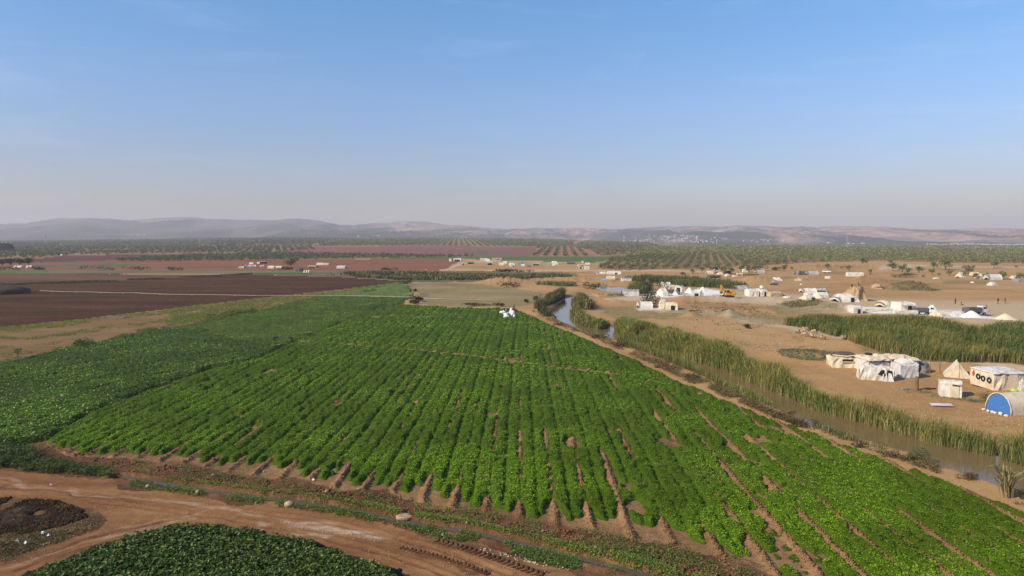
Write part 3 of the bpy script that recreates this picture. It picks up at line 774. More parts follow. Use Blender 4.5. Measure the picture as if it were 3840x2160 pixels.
MG_W = W(MIDGREEN)
def mid_h(X, Y):
    ed = sdist(X, Y, MG_W)
    row = np.abs(((X - .36 * Y + (fbm(X / 8, Y / 8, 2, 166) - .5) * 2) / 2.6) % 1 - .5) * 2
    return (.10 + .32 * sst(.35, .65, fbm(X / 4, Y / 3.2, 4, 66)) * (.45 + .55 * sst(.1, .5, row)) + .08 * vn(X / .8, Y / .8, 67)) * sst(-.1, .5, ed)
crop_object('herb_crop', MIDGREEN, mid_h, 5.0, (.05, .08, .008), None, 5.0, .19, (.13, .225, .012), (.21, .28, .06), .3, .75,
            'mid green uneven crop patch between the beet field and the far plot', 'crop', 103, smin=5.5, tint=(.075, .10, .03))

PL_W = W(PLOT)
def plot_h(X, Y):
    ed = sdist(X, Y, PL_W)
    row = np.abs(((Y + X * .35) / 3.4) % 1 - .5) * 2
    return (.12 + .15 * fbm(X / 4, Y / 4, 3, 68)) * sst(-.1, .5, ed) * (.55 + .45 * sst(.1, .4, row))
crop_object('seedling_crop', PLOT, plot_h, 4.0, (.10, .14, .03), None, 6.0, .16, (.20, .29, .045), (.26, .30, .08), .3, .6,
            'pale green striped crop plot in the corner beside the earth bank', 'crop', 104, smin=5.0, top=.05)

PA_W = W(PATCH)
def patch_h(X, Y):
    ed = sdist(X, Y, PA_W)
    return (.42 + .28 * fbm(X / 1.6, Y / 1.6, 3, 69) + .16 * vn(X / .4, Y / .4, 70)) * sst(-.25, 1.1, ed + (fbm(X / .9, Y / .9, 3, 73) - .5) * 1.6)

def shaped_leaves(C, size, rs, base, dv=.3, alts=None, pa=0, tilt=.75):
    """ovate leaf folded on its midrib, 6 corners and a drooping tip: two quads per leaf"""
    n = len(C)
    az = rs.uniform(0, 2 * PI, n); pitch = rs.normal(.15, tilt * .6, n)
    U = np.stack([np.cos(az) * np.cos(pitch), np.sin(az) * np.cos(pitch), np.sin(pitch)], 1)
    S = np.stack([-np.sin(az), np.cos(az), rs.normal(0, .35, n)], 1); S /= np.linalg.norm(S, axis=1, keepdims=True)
    N = np.cross(U, S)
    s = size[:, None]; w = s * rs.uniform(.24, .36, n)[:, None]
    P = np.empty((n, 6, 3))
    P[:, 0] = C - U * s * .5                      # stalk end
    P[:, 1] = C - U * s * .12 + S * w + N * s * .10
    P[:, 2] = C + U * s * .22 + S * w * .8 + N * s * .06
    P[:, 3] = C + U * s * .5 - N * s * .12        # tip
    P[:, 4] = C + U * s * .22 - S * w * .8 + N * s * .06
    P[:, 5] = C - U * s * .12 - S * w + N * s * .10
    b = np.arange(n)[:, None] * 6
    F = np.concatenate([b + np.array([[0, 1, 2, 3]]), b + np.array([[0, 3, 4, 5]])])
    c = np.repeat(jitter_col(n, base, rs, dv, alts, pa), 6, 0)
    return P.reshape(-1, 3), F, c

def near_patch():
    rs = np.random.default_rng(105)
    V, F, h = canopy(PATCH, lambda X, Y: patch_h(X, Y) * .8, 5.0)
    cb = np.tile(np.array([[.010, .018, .007]]), (len(V), 1))  # near-black body paints the shade between the leaves
    sx, sy = scatter([(x, min(y, 2290)) for x, y in PATCH], 10, rs)
    X, Y = at(sx, sy, .4); hh = patch_h(X, Y); k = hh > .05
    X, Y, hh = X[k], Y[k], hh[k]; n = len(X)
    z = H(X, Y) + hh * rs.uniform(.55, 1.2, n)
    LV, LF, lc = shaped_leaves(np.stack([X, Y, z], 1), rs.uniform(.13, .30, n), rs, (.060, .105, .010), .45, (.13, .17, .04), .3)
    me = mesh_np('beet_patch', np.concatenate([V, LV]), np.concatenate([F, LF + len(V)]), ['canopy_body', 'beet_leaf'],
                 np.concatenate([np.zeros(len(F), int), np.ones(len(LF), int)]), np.concatenate([cb, lc]))
    tag(link('beet_patch', me), 'dark glossy broad leaved crop patch below the dirt road', 'crop', kind='stuff')
near_patch()

def tufts(name, specs, label, cat, seed, mat='weed_leaf'):
    """low weeds: list of (polygon, px^2 per clump, leaf size m, height m, colour, alternative colour, leaves per clump, threshold noise scale)"""
    rs = np.random.default_rng(seed); VS = []; FS = []; CS = []; off = 0
    for poly, st, ls, hgt, c1, c2, per, thr, nsc in specs:
        x, y = scatter(poly, st, rs)
        X, Y = at(x, y)
        k = fbm(X / nsc, Y / nsc, 3, seed + 3) > thr
        X, Y = X[k], Y[k]
        if name == 'ditch_weeds':
            k = ditch_d(X, Y) > .42; X, Y = X[k], Y[k]
        if not len(X): continue
        X = np.repeat(X, per); Y = np.repeat(Y, per); n = len(X)
        sp = np.maximum(ls * 1.3, 3 * Y / FPX)
        X = X + rs.normal(0, 1, n) * sp * .7; Y = Y + rs.normal(0, 1, n) * sp * .7
        z = H(X, Y) + hgt * rs.uniform(.1, 1.0, n)
        s = np.maximum(ls * rs.uniform(.6, 1.4, n), 4.5 * Y / FPX)
        v, f = leaf_quads(np.stack([X, Y, z], 1), s, s * .5, .9, rs, droop=.1)
        VS.append(v); FS.append(f + off); off += len(v); CS.append(np.repeat(jitter_col(n, c1, rs, .3, c2, .35), 4, 0))
    me = mesh_np(name, np.concatenate(VS), np.concatenate(FS), [mat], None, np.concatenate(CS))
    return tag(link(name, me), label, cat, kind='stuff')

LG, YG, DG, DRY = (.14, .21, .045), (.22, .24, .055), (.065, .10, .028), (.26, .20, .09)
tufts('strip_weeds', [
    ([(-900,1310),(0,1229),(280,1203),(450,1182),(633,1162),(760,1143),(760,1156),(633,1176),(450,1198),(280,1224),(0,1250),(-900,1335)], 9, .24, .35, LG, YG, 4, .36, 6),
    ([(-300,1310),(0,1262),(170,1260),(380,1228),(560,1208),(640,1192),(760,1165),(820,1168),(640,1212),(400,1240),(280,1256),(100,1275),(0,1272),(-300,1330)], 10, .24, .35, LG, YG, 4, .40, 5),
    ([(640,1165),(960,1121),(1230,1095),(1490,1064),(1525,1060),(1450,1075),(1230,1104),(1180,1112),(960,1165),(730,1210),(620,1225)], 7, .26, .35, LG, YG, 4, .30, 7),
    ([(-300,1360),(0,1300),(150,1292),(330,1262),(480,1240),(600,1222),(640,1228),(460,1256),(335,1286),(209,1316),(67,1352),(-300,1430)], 20, .2, .25, LG, DRY, 4, .52, 5),
    ([(0,1330),(100,1318),(215,1303),(350,1262),(350,1285),(209,1317),(67,1352),(0,1372)], 20, .2, .25, DRY, LG, 4, .5, 4)],
    'scattered pale green weeds and leftover crop rows on the brown strip', 'weeds', 201)
tufts('boundary_weeds', [
    ([(270,1292),(340,1280),(355,1300),(300,1312),(270,1308)], 10, .3, .9, DG, (.06, .09, .03), 5, .2, 3),
    ([(760,1190),(850,1176),(960,1160),(965,1175),(860,1192),(780,1204)], 12, .3, .8, DG, (.07, .10, .03), 5, .35, 4),
    ([(1360,1092),(1410,1084),(1420,1090),(1370,1098)], 8, .3, .7, DG, (.07, .10, .03), 4, .2, 3),
    ([(1370,1156),(1430,1140),(1450,1146),(1390,1166)], 9, .3, .8, DG, (.07, .10, .03), 5, .2, 3),
    ([(540,1246),(620,1230),(640,1236),(560,1254)], 12, .3, .6, DG, (.07, .10, .03), 4, .3, 3),
    ([(150,1334),(230,1314),(240,1322),(160,1346)], 12, .3, .6, DG, (.07, .10, .03), 4, .3, 3)],
    'dark leafy weeds growing along the edges between the crop fields', 'weeds', 202)
up = [(x, y - 6) for x, y in DITCH_PX]
tufts('ditch_weeds', [
    ([(440,1785),(620,1798),(960,1842),(1370,1895),(1743,1955),(2106,2040),(2400,2095),(2700,2180),(2480,2165),(2293,2108),(2106,2062),(1920,2014),(1743,1972),(1594,1955),(1370,1908),(1176,1876),(960,1848),(620,1803),(440,1782)], 14, .12, .28, (.18, .24, .045), (.24, .27, .06), 6, .30, 1.5),
    ([(480,1800),(620,1826),(960,1872),(1176,1900),(1370,1934),(1594,1985),(1743,2004),(1920,2046),(2106,2092),(2300,2138),(2300,2160),(2050,2120),(1817,2050),(1631,2018),(1519,1984),(1333,1946),(1146,1914),(960,1890),(708,1858),(484,1826)], 18, .13, .25, (.10, .18, .04), (.17, .21, .06), 6, .38, 1.3),
    ([(480,1720),(860,1772),(1270,1832),(1500,1862),(1730,1905),(1920,1935),(2130,1975),(2400,2025),(2680,2090),(2860,2160),(2500,2160),(2100,2050),(1743,1968),(1370,1906),(960,1846),(500,1786)], 34, .11, .22, (.12, .17, .035), DRY, 5, .45, 1.3),
    ([(2280,2080),(2440,2050),(2520,2080),(2620,2110),(2620,2165),(2420,2165),(2300,2120)], 60, .16, .3, (.09, .16, .03), (.16, .21, .06), 6, .48, 1.5),
    ([(1060,1760),(1400,1810),(1700,1880),(2000,1930),(2400,2020),(2840,2130),(2880,2165),(2960,2165),(2700,2060),(2300,1960),(1900,1880),(1500,1840),(1200,1780)], 80, .09, .14, (.08, .13, .04), DRY, 4, .5, 1.0)],
    'yellow green weeds lining both edges of the narrow ditch', 'weeds', 203)
tufts('bare_ground_weeds', [
    ([(0,1680),(130,1690),(235,1740),(345,1772),(352,1790),(230,1782),(100,1770),(0,1755)], 26, .22, .7, DG, (.10, .12, .045), 8, .36, 1.4),
    ([(-200,1650),(20,1668),(60,1720),(30,1762),(-200,1750)], 26, .25, .9, DG, (.10, .12, .045), 8, .35, 1.4),
    ([(330,1745),(420,1755),(440,1785),(370,1792)], 22, .16, .4, (.13, .18, .045), DG, 6, .3, 1.2),
    ([(-300,2050),(0,1985),(120,1990),(260,2000),(330,1985),(230,2030),(0,2108),(-300,2180)], 70, .12, .2, (.10, .085, .035), (.06, .07, .03), 5, .4, 1.3),
    ([(300,1960),(380,1930),(420,1945),(330,1992)], 80, .1, .12, (.16, .13, .06), (.10, .09, .04), 4, .45, 1.0)],
    'dark scrubby weeds at the corner of the dirt road', 'weeds', 204)

tufts('bank_scrub', [
    ([(2180,1240),(2330,1285),(2480,1350),(2600,1405),(2760,1478),(2900,1545),(3000,1578),(3060,1614),(3000,1602),(2880,1555),(2740,1500),(2560,1425),(2400,1345),(2250,1280),(2150,1240)], 8, .2, .45, (.17, .115, .055), (.13, .14, .05), 5, .42, 2.5),
    ([(3060,1620),(3240,1668),(3470,1730),(3720,1822),(3850,1872),(3850,1905),(3640,1828),(3430,1748),(3200,1670),(3040,1612)], 20, .15, .3, (.15, .10, .05), (.12, .14, .05), 5, .50, 2.2),
    ([(2005,1150),(2060,1185),(2110,1215),(2180,1245),(2150,1246),(2060,1205),(1990,1165)], 8, .22, .5, (.15, .12, .06), (.10, .10, .04), 5, .42, 3)],
    'brown and olive scrub on the near bank between field and river', 'scrub', 206)
tufts('camp_weeds', [
    ([(3380,1458),(3480,1462),(3560,1488),(3720,1498),(3770,1518),(3640,1506),(3500,1486),(3400,1474)], 18, .14, .15, (.15, .16, .07), DRY, 4, .46, 1.6),
    ([(3000,1420),(3400,1500),(3700,1560),(3850,1600),(3850,1640),(3600,1600),(3300,1540),(3000,1450)], 90, .12, .15, DRY, (.14, .14, .06), 4, .56, 3),
    ([(2600,1190),(2900,1215),(3050,1290),(2900,1330),(2700,1260),(2500,1220)], 50, .2, .2, (.17, .16, .07), DRY, 4, .56, 6),
    ([(2500,1135),(2960,1130),(3100,1150),(2960,1190),(2700,1172),(2500,1160)], 24, .3, .4, (.16, .14, .06), (.2, .13, .07), 4, .52, 7)],
    'thin dry weeds scattered over the dirt around the camp', 'weeds', 207)

tufts('field_boundary_weeds', [([(-200,1078),(0,1067),(420,1052),(735,1037),(945,1026),(945,1030),(735,1041),(420,1056.5),(0,1072),(-200,1084)], 2.0, .4, .6, (.06, .055, .028), (.10, .09, .04), 4, .36, 9)], 'dark line of weeds dividing the ploughed field', 'weeds', 208)
# ------------------------------------------------------------------ reeds
def reeds(name, poly, dens, hgt, label, seed, cols, base_z=None, wmin=1.7, lean=.42, px=True, edge=1.0, width=.04, hn=5.0):
    """blades of reed: each one tapers and nods; density per square metre; poly in photo pixels on the ground"""
    rs = np.random.default_rng(seed)
    wp = W(poly)
    xs = [p[0] for p in wp]; ys = [p[1] for p in wp]
    n = int((max(xs) - min(xs)) * (max(ys) - min(ys)) * dens)
    X = rs.uniform(min(xs), max(xs), n); Y = rs.uniform(min(ys), max(ys), n)
    ed = sdist(X, Y, wp) + (fbm(X / 2.2, Y / 2.2, 2, seed) - .5) * 1.6 * edge
    k = (ed > 0) & (fbm(X / 3.1, Y / 3.1, 3, seed + 2) > .30)
    X, Y, ed = X[k], Y[k], ed[k]; n = len(X)
    zg = H(X, Y); zg = np.maximum(zg, WATER_Z - .05)
    hv = hgt * (.55 + .75 * fbm(X / hn, Y / hn, 3, seed + 4)) * rs.uniform(.55, 1.18, n) * (.7 + .3 * sst(0, .8, ed))
    w = np.maximum(width * rs.uniform(.7, 1.4, n), wmin * Y / FPX)
    az = rs.normal(.35, 1.3, n); ln = np.abs(rs.normal(0, lean, n)) * hv
    fa = rs.uniform(0, PI, n)
    dx, dy = np.cos(az) * ln, np.sin(az) * ln
    sx, sy = np.cos(fa) * w / 2, np.sin(fa) * w / 2
    P = np.empty((n, 7, 3))
    for j, (t, q, e) in enumerate(((0, 0, .8), (.55, .22, 1.0), (.86, .62, .62))):
        bx, by, bz = X + dx * q, Y + dy * q, zg + hv * t
        P[:, 2 * j] = np.stack([bx - sx * e, by - sy * e, bz], 1); P[:, 2 * j + 1] = np.stack([bx + sx * e, by + sy * e, bz], 1)
    P[:, 6] = np.stack([X + dx * 1.5, Y + dy * 1.5, zg + hv * np.where(rs.uniform(0, 1, n) < .25, .72, .95)], 1)
    b = np.arange(n)[:, None] * 7
    F4 = np.concatenate([b + np.array([[0, 1, 3, 2]]), b + np.array([[2, 3, 5, 4]])]); F3 = b + np.array([[4, 5, 6]])
    g, y, d = (np.array(c) for c in cols)
    mixv = np.clip(sst(.44, .74, fbm(X / 4.2, Y / 4.2, 4, seed + 6)) + rs.normal(0, .16, n), 0, 1)[:, None]
    c0 = g * (1 - mixv) + y * mixv
    dry = (rs.uniform(0, 1, n) < .17)[:, None]
    c0 = np.where(dry, d[None, :], c0) * rs.uniform(.7, 1.3, (n, 1))
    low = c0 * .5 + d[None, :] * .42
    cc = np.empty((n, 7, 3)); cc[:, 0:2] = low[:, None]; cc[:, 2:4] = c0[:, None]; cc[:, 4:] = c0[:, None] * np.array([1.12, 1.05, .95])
    me = mesh_np(name, P.reshape(-1, 3), F4, ['reed_blade'], None, cc.reshape(-1, 3), F3=F3)
    return tag(link(name, me), label, 'reeds', kind='stuff')

RG, RY, RD = (.135, .175, .040), (.24, .23, .07), (.33, .27, .13)
RC = (RG, RY, RD)
reeds('reeds', [(2300,1226),(2322,1250),(2345,1268),(2420,1290),(2500,1314),(2580,1338),(2660,1364),(2731,1388),(2797,1422),(2847,1438),(2897,1457),(3000,1500),(3043,1524),(3132,1547),(3199,1567),(3298,1590),(3381,1620),(3431,1630),(3563,1662),(3729,1698),(3853,1735),(4200,1830),(4200,1800),(3850,1716),(3700,1684),(3560,1648),(3400,1606),(3300,1576),(3200,1553),(3100,1524),(2985,1472),(2900,1430),(2800,1388),(2720,1352),(2650,1328),(2560,1292),(2450,1262),(2345,1226)],
      140, 2.95, 'tall reed belt along the far bank of the brown river', 301, RC, edge=.5)
reeds('reeds', [(2310,1284),(2400,1316),(2480,1346),(2560,1381),(2640,1418),(2700,1450),(2690,1436),(2640,1412),(2600,1385),(2555,1370),(2480,1338),(2400,1310),(2330,1280)], 40, 1.9,
      'shorter reeds on the near bank where the river narrows', 302, (RG, (.15, .14, .05), (.20, .15, .07)), edge=.5)
reeds('reeds', [(2700,1448),(2770,1480),(2850,1516),(2905,1545),(2905,1530),(2850,1500),(2770,1466),(2710,1438)], 40, 1.3, 'low green reeds at the near waterline upstream of the grey posts', 303, (RG, RY, RD), edge=.4)
reeds('reeds', [(3045,1606),(3090,1624),(3150,1646),(3240,1672),(3320,1696),(3330,1682),(3235,1654),(3150,1628),(3080,1606),(3050,1596)], 45, .8, 'low dark green reeds on the near bank below the tyre shelter', 304, ((.05, .09, .025), (.10, .13, .04), RD), edge=.4)
reeds('reeds', [(2136,1172),(2149,1194),(2190,1220),(2240,1230),(2284,1220),(2285,1213),(2240,1214),(2205,1200),(2175,1178),(2155,1160)], 30, 2.0, 'reed fringe on the inner side of the river bend', 305, ((.09, .14, .035), (.17, .17, .05), RD), edge=.8)
reeds('reeds', [(2140,1150),(2170,1160),(2205,1166),(2225,1155),(2200,1138),(2180,1130),(2160,1130)], 26, 3.0, 'tall olive green reed clump on the point of the river bend', 306, ((.075, .085, .03), (.13, .115, .045), RD), edge=1)
reeds('reeds', [(2030,1160),(2056,1176),(2066,1190),(2045,1186),(2015,1168),(2000,1152),(2025,1144),(2056,1150),(2085,1134),(2118,1115),(2115,1106),(2080,1110),(2045,1128)], 22, 2.6, 'dark bushy reeds on the outer side of the river bend', 307, ((.05, .065, .025), (.10, .095, .04), (.17, .14, .07)), edge=1)
MARSH = [(2915,1214),(2960,1212),(3040,1212),(3116,1212),(3232,1217),(3430,1226),(3530,1238),(3600,1250),(3665,1262),(3640,1284),(3570,1288),(3600,1312),(3700,1345),(3860,1356),(4150,1362),(4150,1380),(3840,1368),(3700,1362),(3630,1366),(3563,1366),(3430,1352),(3300,1322),(3166,1281),(3066,1240),(2980,1222)]
reeds('reeds', MARSH, 26, 2.6, 'wide reed marsh between the lime yard and the sandy track', 308, ((.08, .125, .026), (.20, .185, .05), (.27, .21, .10)), edge=1.6, hn=12)
reeds('reeds', [(3640,1280),(3680,1262),(3712,1252),(3840,1246),(4150,1240),(4150,1340),(3860,1328),(3730,1312),(3650,1292)], 24, 2.9, 'dark green reed stand beyond the strip of marsh water', 309, ((.06, .115, .024), (.14, .16, .04), (.24, .2, .1)), edge=1.6, hn=12)
reeds('reeds', [(2340,1052),(2420,1049),(2560,1054),(2640,1058),(2720,1070),(2800,1082),(2780,1086),(2640,1080),(2560,1076),(2520,1066),(2460,1062),(2390,1058)], 5, 2.9, 'distant green reed strip behind the white sheds', 310, ((.06, .10, .03), (.12, .14, .04), (.2, .17, .08)), edge=3, hn=20)
reeds('reeds', [(2352,1094),(2370,1080),(2420,1078),(2436,1086),(2420,1100),(2390,1104)], 10, 3.2, 'green reeds beside the pond near the grey roofed hut', 311, ((.075, .12, .03), (.15, .15, .05), RD), edge=2)
reeds('reeds', [(2930,1140),(3000,1134),(3080,1140),(3070,1154),(2980,1158),(2940,1152)], 5, .8, 'yellowing sedge below the white tents and the earth mound', 312, ((.10, .105, .035), (.19, .155, .055), (.25, .19, .09)), edge=1.5)
reeds('reeds', [(1300,1028),(1480,1024),(1700,1032),(1900,1036),(2130,1036),(2150,1044),(1960,1052),(1760,1050),(1500,1050),(1340,1040)], 1.6, 1.9, 'hazy olive scrub and reeds in front of the far tent village', 313, ((.075, .085, .035), (.16, .14, .06), (.2, .16, .09)), edge=4, hn=25, wmin=5)
reeds('reeds', [(2010,1068),(2090,1064),(2160,1068),(2150,1076),(2060,1078)], 7, 1.8, 'green sedge in the hollow below the pit bank', 314, ((.085, .11, .04), (.15, .15, .06), RD), edge=2)
reeds('reeds', [(3340,1076),(3400,1070),(3530,1086),(3500,1092),(3380,1086)], 4, .7, 'olive sedge strip at the foot of the sandy bank', 315, ((.11, .10, .045), (.19, .15, .07), (.25, .19, .1)), edge=2)
tufts('creeping_vines', [([(2920,1318),(2990,1308),(3060,1320),(3145,1335),(3140,1352),(3050,1360),(2960,1350),(2915,1334)], 7, .2, .3, (.16, .19, .10), (.10, .13, .06), 4, .34, 2.5)],
      'grey green ground creepers on the dirt beside the mat roofed shelter', 'creepers', 210)

# ------------------------------------------------------------------ bushes
def bush(px, py, rx, ry, rz, col, alt, label, cat='bush', seed=1, n=500, ls=.22, name='bush', tilt=1.1, mat='weed_leaf', wid=.5, group=None):
    x, y, z = place(px, py)
    rs = np.random.default_rng(seed)
    nb = 9
    bc = np.stack([rs.normal(0, .42, nb) * rx, rs.normal(0, .42, nb) * ry, rs.uniform(.25, .7, nb) * rz], 1); br = rs.uniform(.35, .6, nb)
    k = rs.integers(0, nb, n)
    d = rs.normal(0, 1, (n, 3)); d /= np.linalg.norm(d, axis=1, keepdims=True)
    rad = rs.uniform(.35, 1, n)[:, None] ** .5
    C = bc[k] + d * rad * br[k][:, None] * np.array([rx, ry, rz]) * .75
    C[:, 2] = np.abs(C[:, 2])
    s = np.maximum(ls * rs.uniform(.6, 1.5, n), 4.5 * y / FPX)
    V, F = leaf_quads(C, s, s * wid, tilt, rs)
    me = mesh_np(name, V, F, [mat], None, np.repeat(jitter_col(n, col, rs, .35, alt, .35), 4, 0))
    return tag(link(name, me, loc=(x, y, z)), label, cat, group)

BR, BRA = (.13, .085, .05), (.19, .13, .075)
bush(3440, 1722, 1.5, 1.0, 1.0, (.075, .105, .045), (.12, .13, .06), 'grey green bush at the near waterline beside dry stalks', seed=401, n=700, ls=.14)
bush(3350, 1715, .9, .7, .8, BRA, (.24, .17, .09), 'tan dry bush left of the grey green waterline bush', seed=402, n=420, ls=.14)
bush(3630, 1795, 1.3, .7, .5, BR, BRA, 'low brown thorn bush on the path beside the wide river reach', seed=403, n=500, ls=.14)
bush(3220, 1678, .9, .5, .5, BR, BRA, 'small brown thorn bush on the bare bank near the low reeds', seed=404, n=300, ls=.14)
bush(3010, 1600, 1.5, .8, .8, BR, (.09, .06, .035), 'reddish brown thorn thicket at the head of the bare bank', seed=405, n=600, ls=.16)
bush(2940, 1565, 1.4, .7, .7, BR, BRA, 'reddish brown scrub upstream of the thorn thicket', seed=406, n=500, ls=.16)
bush(2580, 1422, 2.0, 1.0, .9, (.12, .075, .045), BRA, 'rust brown scrub mound on the bank beside the narrow water', seed=407, n=600, ls=.18)
bush(2500, 1378, 1.5, .9, .7, (.13, .085, .045), BRA, 'brown scrub clump below the near bank reeds', seed=408, n=500, ls=.18)
bush(2330, 1300, 2.2, 1.2, .9, (.12, .085, .045), (.07, .055, .03), 'dark brown scrub on the bank where the water narrows', seed=409, n=600, ls=.22)
bush(2250, 1268, 2.4, 1.2, .8, (.14, .115, .055), (.09, .08, .035), 'straw coloured scrub on the near bank inside the bend', seed=410, n=600, ls=.22)
bush(2095, 1220, 1.0, .8, .7, (.11, .09, .045), (.08, .075, .03), 'small olive scrub by the curve of the field path', seed=411, n=300, ls=.2)
bush(2806, 1232, 1.1, .9, 1.1, (.05, .085, .03), (.08, .11, .04), 'lone round green bush on the bare dirt beside the sandy track', seed=412, n=500, ls=.2)
bush(2668, 1315, 1.3, .8, 2.6, (.26, .17, .075), (.20, .14, .06), 'orange tan dry reed tuft standing out of the far reed belt', cat='reed tuft', seed=413, n=500, ls=.3, wid=.25)
bush(2455, 1098, 6.0, 3.5, 6.0, (.055, .062, .025), (.10, .10, .045), 'large dark olive bush left of the white sheds', seed=414, n=1100, ls=.5)
bush(2445, 1152, 3.2, 2.5, 4.6, (.030, .045, .02), (.045, .06, .025), 'dark green tree-like bush between the ribbed shelter and the big cream tent', seed=415, n=800, ls=.4)
bush(1570, 1128, 4.0, 2.0, 1.6, (.030, .032, .018), (.05, .05, .026), 'dark hedge along the earth bank at the corner of the green plot', seed=416, n=600, ls=.35, cat='hedge', name='hedge')
bush(1550, 1136, 3.0, 1.2, 1.2, (.030, .032, .018), (.05, .05, .026), 'dark hedge end nearest the feathery crop field', seed=426, n=400, ls=.35, cat='hedge', name='hedge')
bush(1524, 1064, 2.6, 2.2, 1.9, (.035, .03, .022), (.05, .045, .03), 'dark round thorn bush on the earth bank beyond the striped plot', seed=417, n=350, ls=.35)
bush(1555, 1092, 1.2, 3.0, 1.0, (.07, .05, .03), (.05, .045, .03), 'low dark brush on the bank between round bush and hedge', seed=427, n=250, ls=.3)
bush(1800, 1148, 6, 1.3, 1.0, (.12, .095, .045), (.07, .06, .03), 'long brown weed row above the far end of the feathery crop', seed=418, n=700, ls=.3)
bush(1880, 1150, 2.0, 1.0, 1.2, (.045, .04, .03), (.06, .05, .03), 'dark shrub ending the brown weed row', seed=428, n=300, ls=.3)
bush(1912, 1078, 4.5, 3.0, 2.6, (.055, .06, .03), (.08, .08, .035), 'dark bush on the sandy ground between fallow field and pits', seed=419, n=500, ls=.5)
bush(2232, 1084, 5.0, 2.6, 2.8, (.075, .095, .03), (.11, .12, .04), 'rounded green bush at the left end of the pond', seed=420, n=600, ls=.5)
bush(2300, 1112, 5.0, 1.6, 1.2, (.20, .165, .09), (.15, .13, .07), 'pale straw shrub in front of the grey roofed hut', seed=421, n=400, ls=.35)
bush(3705, 1500, 1.6, 1.0, 1.0, (.17, .145, .10), (.11, .10, .06), 'grey tangle of dry brush beside the blue fronted tent', seed=422, n=800, ls=.18, wid=.2)
bush(3378, 1040, 6.0, 3.0, 2.2, (.055, .095, .045), (.08, .11, .05), 'low wide green bush between the scattered olive trees', seed=423, n=500, ls=.5)
bush(2905, 1014, 5.5, 3.0, 2.4, (.10, .105, .045), (.14, .13, .06), 'wide olive shrub by the track up to the orchard', seed=424, n=450, ls=.5)
bush(2795, 1034, 8.0, 3, 1.2, (.09, .12, .05), (.12, .13, .06), 'long low green shrub right of the cream gable tent', seed=425, n=450, ls=.5)
bush(2730, 1170, 2.0, 1.2, 1.0, (.09, .06, .04), (.14, .10, .06), 'brush and planks on the crest of the dirt heap by the track', seed=429, n=300, ls=.25)
bush(2600, 1172, 1.8, 1.0, .9, (.09, .06, .04), (.14, .10, .06), 'dark brush clump on the small dirt heap below the cream tent', seed=430, n=250, ls=.25)
bush(2010, 1128, 1.6, 1.0, 1.8, (.05, .035, .022), (.035, .028, .02), 'dark brown bush at the top of the river bend bank', seed=431, n=300, ls=.3)
bush(1976, 1136, 1.0, .8, 1.2, (.07, .04, .025), (.05, .035, .02), 'small red brown bush left of the river bend bank', seed=432, n=200, ls=.3)
for i, (px, py, rx, rz, lab) in enumerate([(1295, 1034, 8, 2.6, 'dark bush beside the black pit below the left tent village'), (1440, 1036, 9, 2.8, 'long dark shrub in the scrub left of the round bank bush'), (1560, 1034, 8, 2.2, 'dim shrub in the middle of the far scrub'), (1460, 1016, 6, 2.4, 'dark round bush at the edge of the brown field'),
                                           (1880, 1020, 6, 1.9, 'flat dark shrub at the head of the far scrub'), (1915, 1020, 7, 1.9, 'flat dark shrub next along the far scrub edge'), (1950, 1022, 8, 1.9, 'wide dark shrub under the far tent village'), (40, 1014, 9, 2.4, 'dark bush below the white tents in the far corner field'), (350, 1012, 11, 2.6, 'wide dim bush in the far left scrub band'), (150, 1012, 6, 2, 'small bush in the far left scrub band'), (520, 1012, 10, 2.4, 'long dim bush in the scrub beneath the brown field'), (660, 1013, 7, 2, 'rounded scrub bush left of the village track'), (1080, 1012, 5, 2, 'green shrub under the lone dark village tree')]):
    bush(px, py, rx, 3.5, rz, (.055, .06, .035), (.085, .085, .045), lab, seed=450 + i, n=240, ls=.8)
def plume(px, py, h, label, seed):
    x, y, z = place(px, py); rs = np.random.default_rng(seed); n = 130
    P = []; F = []; C = []
    for i in range(n):
        a = rs.normal(PI, 1.2) if i % 3 else rs.uniform(0, 2 * PI); r0 = rs.uniform(0, .45); hh = h * rs.uniform(.45, 1.05); ln = hh * abs(rs.normal(.35, .25))
        w = .035 * rs.uniform(.7, 1.3); bx, by = math.cos(a * 3) * r0, math.sin(a * 3) * r0
        pts = [(bx, by, 0), (bx + math.cos(a) * ln * .3, by + math.sin(a) * ln * .2, hh * .6), (bx + math.cos(a) * ln * .75, by + math.sin(a) * ln * .5, hh * .9), (bx + math.cos(a) * ln * 1.25, by + math.sin(a) * ln * .8, hh * .86)]
        b = len(P); fa = rs.uniform(0, PI); s = (math.cos(fa) * w, math.sin(fa) * w)
        tipw = (1, .9, 1.8 if i % 4 == 0 else .8, .2)
        c = np.array((.36, .29, .15)) * rs.uniform(.65, 1.25)
        for p, q in zip(pts, tipw): P += [(p[0] - s[0] * q, p[1] - s[1] * q, p[2]), (p[0] + s[0] * q, p[1] + s[1] * q, p[2])]; C += [c, c]
        for j in range(3): F.append((b + 2 * j, b + 2 * j + 1, b + 2 * j + 3, b + 2 * j + 2))
    me = mesh_np('dry_grass_plume', np.array(P), np.array(F), ['reed_blade'], None, np.array(C))
    tag(link('dry_grass_plume', me, loc=(x, y, z)), label, 'grass clump')
plume(3775, 1862, 2.6, 'tall straw yellow plume grass clump at the near waterline', 480)
bush(3830, 1872, 1.0, .7, .8, (.07, .06, .035), (.12, .09, .05), 'dark brush right behind the straw plume grass', seed=481, n=300, ls=.15)

